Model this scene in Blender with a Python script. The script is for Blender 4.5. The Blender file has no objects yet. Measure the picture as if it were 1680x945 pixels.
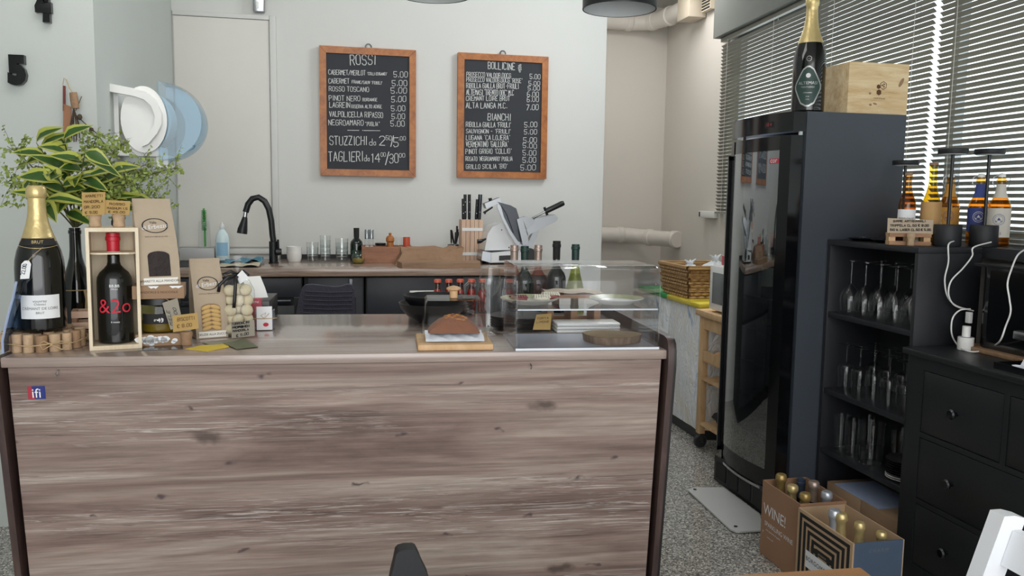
import bpy, bmesh, math, random
from mathutils import Vector, Matrix
random.seed(7)
SC = bpy.context.scene
COL = SC.collection
PI = math.pi
R = math.radians

# ------------------------------------------------------------------ camera, world, lights, exposure
F_PX = 1370.0
CAM = Vector((0, 0, 1.40))
YAW, PITCH, ROLL = R(12.2), R(6.1), R(0.82)
_f = Vector((math.sin(YAW)*math.cos(PITCH), math.cos(YAW)*math.cos(PITCH), -math.sin(PITCH)))
_r = Vector((math.cos(YAW), -math.sin(YAW), 0))
_u = _r.cross(_f)
_r, _u = math.cos(ROLL)*_r + math.sin(ROLL)*_u, -math.sin(ROLL)*_r + math.cos(ROLL)*_u
cd = bpy.data.cameras.new('camera'); co = bpy.data.objects.new('camera', cd); COL.objects.link(co)
cd.sensor_width = 36; cd.lens = 36*F_PX/1680; cd.clip_start = 0.05
m = Matrix((( _r.x, _u.x, -_f.x, CAM.x), (_r.y, _u.y, -_f.y, CAM.y), (_r.z, _u.z, -_f.z, CAM.z), (0, 0, 0, 1)))
co.matrix_world = m
SC.camera = co

def ray(px, py): return _f + _r*((px-840)/F_PX) - _u*((py-472.5)/F_PX)
def gz(px, py, z):
    d = ray(px, py); return CAM + d*((z-CAM.z)/d.z)
def gy(px, py, y):
    d = ray(px, py); return CAM + d*((y-CAM.y)/d.y)
def gx(px, py, x):
    d = ray(px, py); return CAM + d*((x-CAM.x)/d.x)

SC.view_settings.view_transform = 'Standard'
SC.view_settings.look = 'None'
SC.view_settings.gamma = 1
SC.view_settings.use_curve_mapping = False
SC.view_settings.exposure = -0.15
SC.cycles.transparent_max_bounces = 40
SC.cycles.max_bounces = 10
SC.cycles.glossy_bounces = 6
SC.cycles.caustics_reflective = False
SC.cycles.caustics_refractive = False

wd = bpy.data.worlds.new('daylight'); SC.world = wd; wd.use_nodes = True
bg = wd.node_tree.nodes['Background']
bg.inputs[0].default_value = (0.93, 0.96, 1.0, 1); bg.inputs[1].default_value = 2.9

def area(name, loc, target, sx, sy, power, color):
    l = bpy.data.lights.new(name, 'AREA'); l.shape = 'RECTANGLE'; l.size = sx; l.size_y = sy; l.energy = power; l.color = color
    o = bpy.data.objects.new(name, l); COL.objects.link(o); o.location = loc
    o.rotation_euler = (Vector(target)-Vector(loc)).to_track_quat('-Z', 'Y').to_euler()
    return o
# added fill light behind the viewer, for an assumed and unseen shop front
area('front_fill', (-0.2, -1.9, 1.9), (0.4, 5.5, 1.2), 3.6, 2.4, 66, (1.0, 0.98, 0.95))
# added overhead fill lights without fixtures, above the picture
area('bar_fill', (-0.1, 3.1, 3.12), (0.1, 5.3, 0.9), 2.2, 0.9, 29, (1.0, 0.99, 0.96))
area('kitchen_fill', (1.9, 4.1, 3.12), (-0.8, 4.4, 1.0), 0.9, 0.6, 46, (0.93, 0.97, 1.0))  # added unseen fill for the pier side and back wall
area('alcove_fill', (2.35, 6.1, 3.12), (2.3, 6.3, 0.0), 0.7, 0.6, 13, (1.0, 0.99, 0.97))  # added unseen fill to brighten the alcove
sun = bpy.data.lights.new('sun', 'SUN'); sun.energy = 4.0; sun.angle = R(0.6); sun.color = (1, 0.95, 0.86)
so = bpy.data.objects.new('sun', sun); COL.objects.link(so)
so.rotation_euler = Vector((-0.80, -0.30, -0.52)).to_track_quat('-Z', 'Y').to_euler()

# ------------------------------------------------------------------ materials
MATS = {}
def nodes(name):
    mt = bpy.data.materials.new(name); mt.use_nodes = True
    nt = mt.node_tree; b = nt.nodes['Principled BSDF']
    MATS[name] = mt
    return mt, nt, b
def srgb(c):
    if isinstance(c, str):
        c = [int(c[i:i+2], 16)/255 for i in (0, 2, 4)]
    return tuple(((x/12.92) if x <= 0.04045 else ((x+0.055)/1.055)**2.4) for x in c) + (1,)
def P(name, col, rough=0.5, metal=0.0, noise=0.08, nscale=12, spec=0.5, coat=0, bump=0, bscale=60, trans=0, alpha=1, emit=None):
    mt, nt, b = nodes(name)
    c = srgb(col)
    tc = nt.nodes.new('ShaderNodeTexCoord')
    n = nt.nodes.new('ShaderNodeTexNoise'); n.inputs['Scale'].default_value = nscale; n.inputs['Detail'].default_value = 4
    nt.links.new(tc.outputs['Object'], n.inputs['Vector'])
    mr = nt.nodes.new('ShaderNodeMixRGB'); mr.blend_type = 'MIX'
    mr.inputs[1].default_value = tuple(min(1, x*(1-noise)) for x in c[:3])+(1,)
    mr.inputs[2].default_value = tuple(min(1, x*(1+noise)) for x in c[:3])+(1,)
    nt.links.new(n.outputs['Fac'], mr.inputs[0]); nt.links.new(mr.outputs[0], b.inputs['Base Color'])
    b.inputs['Roughness'].default_value = rough; b.inputs['Metallic'].default_value = metal
    b.inputs['Specular IOR Level'].default_value = spec
    b.inputs['Coat Weight'].default_value = coat
    b.inputs['Transmission Weight'].default_value = trans
    b.inputs['Alpha'].default_value = alpha
    if emit:
        b.inputs['Emission Color'].default_value = srgb(emit[0]); b.inputs['Emission Strength'].default_value = emit[1]
    if bump:
        n2 = nt.nodes.new('ShaderNodeTexNoise'); n2.inputs['Scale'].default_value = bscale; n2.inputs['Detail'].default_value = 3
        nt.links.new(tc.outputs['Object'], n2.inputs['Vector'])
        bp = nt.nodes.new('ShaderNodeBump'); bp.inputs['Strength'].default_value = bump; bp.inputs['Distance'].default_value = 0.01
        nt.links.new(n2.outputs['Fac'], bp.inputs['Height']); nt.links.new(bp.outputs[0], b.inputs['Normal'])
    return mt
def G(name, tint='FFFFFF', refl=1.0, rough=0.0, base=0.04):
    """thin clear sheet: see-through with a fresnel shine"""
    mt = bpy.data.materials.new(name); mt.use_nodes = True; nt = mt.node_tree; MATS[name] = mt
    nt.nodes.clear()
    o = nt.nodes.new('ShaderNodeOutputMaterial'); mx = nt.nodes.new('ShaderNodeMixShader')
    t = nt.nodes.new('ShaderNodeBsdfTransparent'); g = nt.nodes.new('ShaderNodeBsdfGlossy')
    t.inputs[0].default_value = srgb(tint); g.inputs['Roughness'].default_value = rough
    fc = nt.nodes.new('ShaderNodeLayerWeight'); fc.inputs[0].default_value = 0.5
    lw = nt.nodes.new('ShaderNodeMath'); lw.operation = 'POWER'; lw.inputs[1].default_value = 4.6
    nt.links.new(fc.outputs['Facing'], lw.inputs[0])
    ma = nt.nodes.new('ShaderNodeMath'); ma.operation = 'MULTIPLY_ADD'
    ma.inputs[1].default_value = refl; ma.inputs[2].default_value = base; ma.use_clamp = True
    nt.links.new(lw.outputs[0], ma.inputs[0]); nt.links.new(ma.outputs[0], mx.inputs[0])
    nt.links.new(t.outputs[0], mx.inputs[1]); nt.links.new(g.outputs[0], mx.inputs[2]); nt.links.new(mx.outputs[0], o.inputs[0])
    return mt
def WOOD(name, cols, scale=(1, 14, 14), rough=0.55, streak=0.5, knots=0.0, nscale=3.0, coat=0.0, bump=0.15):
    """grain along local X by stretched noise; cols dark -> light"""
    mt, nt, b = nodes(name); L = nt.links
    tc = nt.nodes.new('ShaderNodeTexCoord'); mp = nt.nodes.new('ShaderNodeMapping'); mp.inputs['Scale'].default_value = scale
    L.new(tc.outputs['Object'], mp.inputs[0])
    n1 = nt.nodes.new('ShaderNodeTexNoise'); n1.inputs['Scale'].default_value = nscale; n1.inputs['Detail'].default_value = 9; n1.inputs['Roughness'].default_value = 0.68; n1.inputs['Distortion'].default_value = streak
    L.new(mp.outputs[0], n1.inputs['Vector'])
    cr = nt.nodes.new('ShaderNodeValToRGB'); e = cr.color_ramp.elements
    k = len(cols)
    while len(e) < k: e.new(0.5)
    for i, c in enumerate(cols):
        e[i].position = 0.27 + 0.46*i/(k-1); e[i].color = srgb(c)
    L.new(n1.outputs['Fac'], cr.inputs[0])
    out = cr.outputs[0]
    if knots:
        v = nt.nodes.new('ShaderNodeTexVoronoi'); v.inputs['Scale'].default_value = knots
        mp2 = nt.nodes.new('ShaderNodeMapping'); mp2.inputs['Scale'].default_value = (1, 1.7, 1.7); L.new(tc.outputs['Object'], mp2.inputs[0]); L.new(mp2.outputs[0], v.inputs['Vector'])
        c2 = nt.nodes.new('ShaderNodeValToRGB'); c2.color_ramp.elements[0].position = 0.03; c2.color_ramp.elements[0].color = (1, 1, 1, 1); c2.color_ramp.elements[1].position = 0.12; c2.color_ramp.elements[1].color = (0, 0, 0, 1)
        L.new(v.outputs['Distance'], c2.inputs[0])
        mx = nt.nodes.new('ShaderNodeMixRGB'); mx.inputs[2].default_value = srgb(cols[0]); L.new(c2.outputs[0], mx.inputs[0]); L.new(out, mx.inputs[1]); out = mx.outputs[0]
    L.new(out, b.inputs['Base Color'])
    b.inputs['Roughness'].default_value = rough; b.inputs['Coat Weight'].default_value = coat; b.inputs['Coat Roughness'].default_value = 0.15
    if bump:
        bp = nt.nodes.new('ShaderNodeBump'); bp.inputs['Strength'].default_value = bump; bp.inputs['Distance'].default_value = 0.004
        L.new(n1.outputs['Fac'], bp.inputs['Height']); L.new(bp.outputs[0], b.inputs['Normal'])
    return mt
def RUSTIC(name, rough, coat=0.0, scl=1.0, gain=1.0, upright=True):
    """weathered grey-brown oak laminate: long grain along X, pale and dark streaks, knots"""
    mt, nt, b = nodes(name); L = nt.links; N = nt.nodes.new
    tc = N('ShaderNodeTexCoord')
    def noise(sc, s, det, rg, dist, off=(0, 0, 0)):
        mp = N('ShaderNodeMapping'); mp.inputs['Scale'].default_value = sc; mp.inputs['Location'].default_value = off
        L.new(tc.outputs['Object'], mp.inputs[0])
        n = N('ShaderNodeTexNoise'); n.inputs['Scale'].default_value = s; n.inputs['Detail'].default_value = det; n.inputs['Roughness'].default_value = rg; n.inputs['Distortion'].default_value = dist
        L.new(mp.outputs[0], n.inputs['Vector']); return n.outputs['Fac']
    def ramp(fac, stops):
        cr = N('ShaderNodeValToRGB'); e = cr.color_ramp.elements
        while len(e) < len(stops): e.new(0.5)
        for i, (p, c) in enumerate(stops): e[i].position = p; e[i].color = srgb(c) if isinstance(c, str) else (c, c, c, 1)
        L.new(fac, cr.inputs[0]); return cr.outputs[0]
    def mix(fac, a, c, bl='MIX'):
        mx = N('ShaderNodeMixRGB'); mx.blend_type = bl
        L.new(fac, mx.inputs[0]); L.new(a, mx.inputs[1])
        if isinstance(c, str): mx.inputs[2].default_value = srgb(c)
        else: L.new(c, mx.inputs[2])
        return mx.outputs[0]
    broad = noise((0.45, 5.5, 5.5), 1.5*scl, 6, 0.6, 0.8)
    base = ramp(broad, [(0.28, '57463F'), (0.40, '74615A'), (0.50, '8C7A71'), (0.60, 'A2948A'), (0.70, '85746D'), (0.80, 'A99B92')])
    fine = noise((1.3, 48, 48), 2.2*scl, 5, 0.7, 0.4)
    f2 = ramp(fine, [(0.30, 0.34), (0.5, 0.5), (0.70, 0.68)])
    col = N('ShaderNodeMixRGB'); col.blend_type = 'OVERLAY'; col.inputs[0].default_value = 0.9
    L.new(base, col.inputs[1]); L.new(f2, col.inputs[2]); out = col.outputs[0]
    zone = noise((0.22, 3.4, 3.4), 1.6*scl, 3, 0.55, 0.6, (3, 1, 7.4))
    zone_m = ramp(zone, [(0.49, 0.0), (0.60, 1.0)])
    st = noise((2.4, 95, 95), 1.8*scl, 4, 0.65, 1.6, (9, 2, 4))
    stm = ramp(st, [(0.54, 0.0), (0.60, 0.9)])
    ml = N('ShaderNodeMath'); ml.operation = 'MULTIPLY'; L.new(zone_m, ml.inputs[0]); L.new(stm, ml.inputs[1])
    out = mix(ml.outputs[0], out, 'BDB4AD')
    dk = ramp(noise((2.2, 80, 80), 1.6*scl, 4, 0.65, 1.5, (1, 8, 2)), [(0.34, 0.9), (0.43, 0.0)])
    m2 = N('ShaderNodeMath'); m2.operation = 'MULTIPLY'; L.new(zone_m, m2.inputs[0]); L.new(dk, m2.inputs[1])
    out = mix(m2.outputs[0], out, '453836')
    if upright:
        # scattered knots and short cracks
        for sc_, lo_, hi_, c_ in ((2.6, 0.012, 0.048, '43373A'), (1.15, 0.015, 0.060, '4A3C38')):
            v = N('ShaderNodeTexVoronoi'); v.voronoi_dimensions = '2D'; v.inputs['Scale'].default_value = sc_
            mp = N('ShaderNodeMapping'); mp.inputs['Rotation'].default_value = (R(-90), 0, 0); mp.inputs['Scale'].default_value = (1.0, 1.0, 2.6)
            L.new(tc.outputs['Object'], mp.inputs[0])
            wb = N('ShaderNodeTexNoise'); wb.inputs['Scale'].default_value = 22; L.new(tc.outputs['Object'], wb.inputs['Vector'])
            ad = N('ShaderNodeMixRGB'); ad.blend_type = 'LINEAR_LIGHT'; ad.inputs[0].default_value = 0.05; L.new(mp.outputs[0], ad.inputs[1]); L.new(wb.outputs['Color'], ad.inputs[2])
            L.new(ad.outputs[0], v.inputs['Vector'])
            out = mix(ramp(v.outputs['Distance'], [(lo_, 0.85), (hi_, 0.0)]), out, c_)
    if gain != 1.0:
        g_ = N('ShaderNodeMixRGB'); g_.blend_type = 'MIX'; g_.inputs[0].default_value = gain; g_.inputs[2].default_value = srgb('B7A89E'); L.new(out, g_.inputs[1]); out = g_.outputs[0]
    L.new(out, b.inputs['Base Color'])
    b.inputs['Roughness'].default_value = rough; b.inputs['Coat Weight'].default_value = coat; b.inputs['Coat Roughness'].default_value = 0.12
    bp = N('ShaderNodeBump'); bp.inputs['Strength'].default_value = 0.12; bp.inputs['Distance'].default_value = 0.003
    L.new(fine, bp.inputs['Height']); L.new(bp.outputs[0], b.inputs['Normal'])
    return mt
def TERRAZZO(name):
    mt, nt, b = nodes(name); L = nt.links; N = nt.nodes.new
    tc = N('ShaderNodeTexCoord'); v = N('ShaderNodeTexVoronoi'); v.inputs['Scale'].default_value = 170
    L.new(tc.outputs['Object'], v.inputs['Vector'])
    sp = N('ShaderNodeSeparateColor'); L.new(v.outputs['Color'], sp.inputs[0])
    cr = N('ShaderNodeValToRGB'); e = cr.color_ramp.elements; cr.color_ramp.interpolation = 'CONSTANT'
    st = [(0, '5A5855'), (0.18, '86847F'), (0.42, 'A09D97'), (0.66, '73706B'), (0.8, 'BDBAB2'), (0.93, 'D6D3CA')]
    while len(e) < len(st): e.new(0.5)
    for i, (p, c) in enumerate(st): e[i].position = p; e[i].color = srgb(c)
    L.new(sp.outputs[0], cr.inputs[0]); L.new(cr.outputs[0], b.inputs['Base Color'])
    b.inputs['Roughness'].default_value = 0.17; b.inputs['Specular IOR Level'].default_value = 0.6
    return mt
def WICKER(name, c1, c2):
    mt, nt, b = nodes(name); L = nt.links; N = nt.nodes.new
    tc = N('ShaderNodeTexCoord'); w = N('ShaderNodeTexWave'); w.inputs['Scale'].default_value = 18; w.bands_direction = 'Z'; w.inputs['Distortion'].default_value = 1.2
    w2 = N('ShaderNodeTexWave'); w2.inputs['Scale'].default_value = 14; w2.bands_direction = 'Y'
    L.new(tc.outputs['Object'], w.inputs[0]); L.new(tc.outputs['Object'], w2.inputs[0])
    ml = N('ShaderNodeMath'); ml.operation = 'MULTIPLY'; L.new(w.outputs['Fac'], ml.inputs[0]); L.new(w2.outputs['Fac'], ml.inputs[1])
    mx = N('ShaderNodeMixRGB'); mx.inputs[1].default_value = srgb(c1); mx.inputs[2].default_value = srgb(c2); L.new(ml.outputs[0], mx.inputs[0]); L.new(mx.outputs[0], b.inputs['Base Color'])
    b.inputs['Roughness'].default_value = 0.6
    return mt

P('wall_paint', 'D2D2CE', 0.85, noise=0.025, nscale=2.5, bump=0.03, bscale=80)
P('wall_shaded', 'BFC4C0', 0.85, noise=0.03, nscale=2.5, bump=0.03, bscale=80)  # same white wall paint, with the pier's shade put into the colour
P('wall_warm', 'D8D2CA', 0.85, noise=0.03, nscale=2.0)
P('ceiling_paint', 'DCDCD8', 0.9, noise=0.02)
P('door_white', 'D8D5CE', 0.55, noise=0.02)
P('soffit_grey', '70736F', 0.7, noise=0.03)
P('sill_black', '2B2C2F', 0.45)
TERRAZZO('terrazzo')
RUSTIC('counter_oak', 0.42)
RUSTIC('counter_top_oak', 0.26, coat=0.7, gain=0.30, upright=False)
WOOD('back_top_oak', ['5B4A40', '80695B', '9C8574', 'B09B8A'], (0.8, 9, 9), 0.25, coat=0.5)
WOOD('dark_edge', ['2B2120', '43332F', '5A4640'], (8, 8, 1.2), 0.5)
P('black_edge', '161314', 0.5)
P('frame_wood_core', 'A8662F', 0.45)
WOOD('frame_wood', ['7E441B', 'A4622C', 'B9763A'], (6, 6, 6), 0.4)
P('slate', '34363B', 0.85, noise=0.12, nscale=6)
P('chalk', 'D9DAD8', 0.95, noise=0.15, nscale=60)
P('black_satin', '101114', 0.38)
P('black_matt', '1C1D20', 0.6)
P('black_gloss', '0C0D0F', 0.12)
P('black_plastic', '141517', 0.35)
P('black_furniture', '212226', 0.42, bump=0.02, bscale=200)
P('fridge_black', '40464E', 0.42, bump=0.015, bscale=250)
P('dresser_black', '1E2022', 0.4, bump=0.05, bscale=120)
P('cabinet_dark', '2A2C33', 0.45)
P('chrome', 'C9CBCD', 0.15, metal=1.0)
P('steel', '9DA0A3', 0.25, metal=1.0, noise=0.03)
P('alu', 'A6A9AC', 0.32, metal=0.85, noise=0.03)
P('dark_steel', '4E5054', 0.28, metal=1.0)
P('white_plastic', 'E6E6E3', 0.4, noise=0.02)
P('white_enamel', 'E4E4E2', 0.25, noise=0.02)
P('porcelain', 'E9E8E4', 0.2, noise=0.02)
P('paper', 'E9E6DE', 0.85, noise=0.03)
P('kraft', 'B0A08B', 0.85, noise=0.07, nscale=30, bump=0.06, bscale=90)
P('bag_kraft', '94745A', 0.8, noise=0.10, nscale=14, bump=0.9, bscale=18)
P('kraft_dark', '95795F', 0.85, noise=0.08, nscale=30)
P('carton', '9A755A', 0.85, noise=0.05)
P('carton_inside', 'B99C7C', 0.85, noise=0.05)
P('cork', 'B59A7C', 0.85, noise=0.25, nscale=90, bump=0.2, bscale=160)
P('cork_dark', '96785C', 0.85, noise=0.3, nscale=90, bump=0.2, bscale=160)
P('twine', 'B79E76', 0.9)
P('bottle_black', '0A0C0B', 0.08, coat=0.3)
P('bottle_darkgreen', '0E1A12', 0.08, coat=0.3)
P('gold_foil', 'D2BC84', 0.33, metal=0.5, noise=0.15, nscale=60, bump=0.15, bscale=70)
P('gold_dark', 'A98F58', 0.33, metal=0.5, noise=0.2, nscale=60, bump=0.2, bscale=70)
P('silver_foil', 'BFC3CA', 0.3, metal=0.5, noise=0.1, nscale=60, bump=0.15, bscale=70)
P('bronze_foil', 'A8958A', 0.33, metal=0.5, noise=0.15, nscale=60, bump=0.15, bscale=70)
P('blue_cap', '4C5A72', 0.35, metal=0.6)
P('red_wax', 'B5162B', 0.35)
P('label_white', 'E4E6E8', 0.75, noise=0.02)
P('label_green', '1E3A34', 0.5)
P('label_silver', 'A9ABA8', 0.35, metal=0.6)
P('ink', '1D1C1C', 0.8)
P('ink_grey', '6B6B6B', 0.8)
P('ink_red', 'C2253A', 0.6)
P('ink_brown', '5B3B20', 0.8)
P('ink_white', 'E8E8E8', 0.6)
WOOD('pine', ['B08E62', 'CDB083', 'DCC59C', 'E3D0AC'], (1.2, 9, 9), 0.6, knots=0, coat=0.0)
WOOD('pine_pale', ['C9B596', 'DCCDB2', 'E6DAC3'], (9, 9, 1.2), 0.65)
WOOD('birch', ['B38C62', 'C9A57B', 'D7B78F'], (6, 6, 1.5), 0.6)
WOOD('beech', ['BD9A82', 'CFAE95', 'DCC1AA'], (7, 7, 1.2), 0.55)
WOOD('walnut_board', ['75563F', '927256', 'A8886A'], (1.2, 9, 9), 0.5)
WOOD('box_oak', ['7C523B', '9A6A50', 'AE7F65'], (1.5, 10, 10), 0.55)
WOOD('crate_wood', ['7F5A40', '9D7556', 'B68F6E'], (1.5, 9, 9), 0.65)
WOOD('table_wood', ['9A6B41', 'B48356', 'C19166'], (1.0, 7, 7), 0.4)
WOOD('bark', ['4A3B30', '76604E', '97806A'], (14, 14, 2), 0.85, bump=0.5)
WOOD('slab_top', ['7D6442', '957B55', 'A68C66'], (3, 3, 3), 0.75)
P('leaf_green', '35551F', 0.45, noise=0.3, nscale=25)
P('leaf_yellow', 'A9AE4C', 0.45, noise=0.18, nscale=25)
P('leaf_fine', '8A9B4E', 0.6, noise=0.35, nscale=30)
P('stem_brown', '4C4A2C', 0.7)
P('leather', '9B6C4C', 0.6)
P('leather_red', '6A2A22', 0.6)
P('twig', '45382C', 0.8)
P('duct_white', 'DAD3CB', 0.5, noise=0.03)
P('duct_beige', 'CFC3B0', 0.5)
P('blind_slat', '8B8A81', 0.42, noise=0.03, spec=0.4)
P('blind_cord', 'D9D8D2', 0.7)
P('lamp_inner', 'D4D8D9', 0.6)
P('lid_green', '1F8B45', 0.4)
P('lid_yellow', 'D2BE3C', 0.4)
P('bin_dark', '2C2D30', 0.5)
P('bag_white', 'E6EBEF', 0.25, noise=0.06, nscale=9, bump=0.6, bscale=14, trans=0.0)
mt_, nt_, b_ = nodes('bag_mixed'); L_ = nt_.links
tc_ = nt_.nodes.new('ShaderNodeTexCoord'); mp_ = nt_.nodes.new('ShaderNodeMapping'); mp_.inputs['Scale'].default_value = (1, 1.6, 0.8); L_.new(tc_.outputs['Object'], mp_.inputs[0])
nz_ = nt_.nodes.new('ShaderNodeTexNoise'); nz_.inputs['Scale'].default_value = 5; nz_.inputs['Detail'].default_value = 2; nz_.inputs['Distortion'].default_value = 0.4; L_.new(mp_.outputs[0], nz_.inputs['Vector'])
cr_ = nt_.nodes.new('ShaderNodeValToRGB'); e_ = cr_.color_ramp.elements
for _ in range(5): e_.new(0.5)
for i_, (p_, c_) in enumerate(((0.22, 'E2C3A2'), (0.36, 'F3F0EB'), (0.50, 'F1F4F7'), (0.62, 'F0F4F7'), (0.68, 'A9C0E2'), (0.74, 'B9CCE6'), (0.82, 'EAF0F4'))): e_[i_].position = p_; e_[i_].color = srgb(c_)
L_.new(nz_.outputs['Fac'], cr_.inputs[0]); L_.new(cr_.outputs[0], b_.inputs['Base Color']); b_.inputs['Roughness'].default_value = 0.22
bp_ = nt_.nodes.new('ShaderNodeBump'); bp_.inputs['Strength'].default_value = 0.7; bp_.inputs['Distance'].default_value = 0.02; n2_ = nt_.nodes.new('ShaderNodeTexNoise'); n2_.inputs['Scale'].default_value = 16; n2_.inputs['Distortion'].default_value = 2; L_.new(mp_.outputs[0], n2_.inputs['Vector']); L_.new(n2_.outputs['Fac'], bp_.inputs['Height']); L_.new(bp_.outputs[0], b_.inputs['Normal'])
P('bag_blue', '5C84C6', 0.35)
P('bag_orange', 'D9A877', 0.5)
WICKER('wicker', '8E6A42', 'D6B27C')
P('mw_window', '5E6468', 0.2)
P('cake', '74401C', 0.9, noise=0.3, nscale=40, bump=0.5, bscale=60)
P('cake_sugar', 'B9772F', 0.9, noise=0.25, nscale=60)
P('napkin', 'DDE0EA', 0.6, noise=0.12, nscale=25, bump=0.5, bscale=30)
P('pastry_white', 'E9E2CF', 0.8, noise=0.12, nscale=50, bump=0.3, bscale=60)
P('pastry_red', '94484A', 0.7)
P('plate_grey', 'B7B2A6', 0.35, noise=0.1, nscale=20)
P('plate_green', '9A9A72', 0.35, noise=0.25, nscale=22)
P('red_cap', 'C5553C', 0.4)
P('red_drink', 'B5291C', 0.15, trans=0.3)
P('amber_oil', '8B7A2E', 0.3)
P('almond', 'CFC3A6', 0.8, noise=0.12, nscale=20, bump=0.2, bscale=50)
P('biscuit', 'C9A86E', 0.8, noise=0.15, nscale=30, bump=0.25, bscale=60)
P('chocolate', '241A18', 0.7, noise=0.35, nscale=30, bump=0.6, bscale=40)
P('ribbon_black', '141416', 0.45)
P('red_box', 'B43A4C', 0.5)
P('card_yellow', 'D3B73F', 0.6)
P('card_green', '63684F', 0.5, noise=0.4, nscale=25)
P('card_grey', '8F897B', 0.7)
P('chair_fabric', '3B3A45', 0.9, noise=0.15, nscale=40, bump=0.3, bscale=120)
P('cloth_blue', '5E93A9', 0.9, noise=0.15)
P('cloth_cream', 'C9BFA6', 0.9)
P('green_brush', '4DA64F', 0.4)
P('soap_blue', 'D5E6E8', 0.25)
P('label_blue', '93BDD6', 0.4)
P('sticker_blue', '29357C', 0.4)
P('sticker_red', 'A53545', 0.4)
P('pink_red', 'C25C68', 0.4)
P('slicer_white', 'DDE0E2', 0.25, noise=0.02)
P('white_chair', 'E4E7EC', 0.45, noise=0.02)
P('metal_sheet', 'B6B6B4', 0.45, metal=0.0, noise=0.03)
P('beer_orange', 'C9923F', 0.75)
P('beer_blue', '3E4C8B', 0.75)
P('beer_cream', 'CBC6BB', 0.75)
P('beer_kraft', 'B9925F', 0.75)
P('apple_green', '8DA34B', 0.7)
G('clear_glass', 'FDFEFE', 1.3, base=0.05)
P('acrylic_reflection', 'D3D6E2', 0.12, noise=0.02, alpha=0.6)  # clear acrylic with a bright reflection put into its colour
G('acrylic', 'FBFCFD', 1.0, base=0.03)
G('dome_glass', 'FDFEFE', 0.7, base=0.012)
G('fridge_glass', 'C4CCCC', 1.1, base=0.27)
G('window_glass', 'F2F6F5', 0.8)
G('blue_shell', 'BCD8E8', 1.0, base=0.05)
G('cello', 'FCFDFD', 0.8, rough=0.05, base=0.03)
G('amber_glass', 'F6D48E', 1.0)
G('yellow_glass', 'EFDD86', 1.0)
G('brown_glass', 'DDB87C', 1.0)
G('green_glass', 'D8DC86', 1.0)
G('jar_glass', 'D8D2A8', 1.0)
G('sleeve_blue', 'AFC3DE', 1.0, base=0.10)
G('rose_glass', 'E8B9B0', 1.0)

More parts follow.
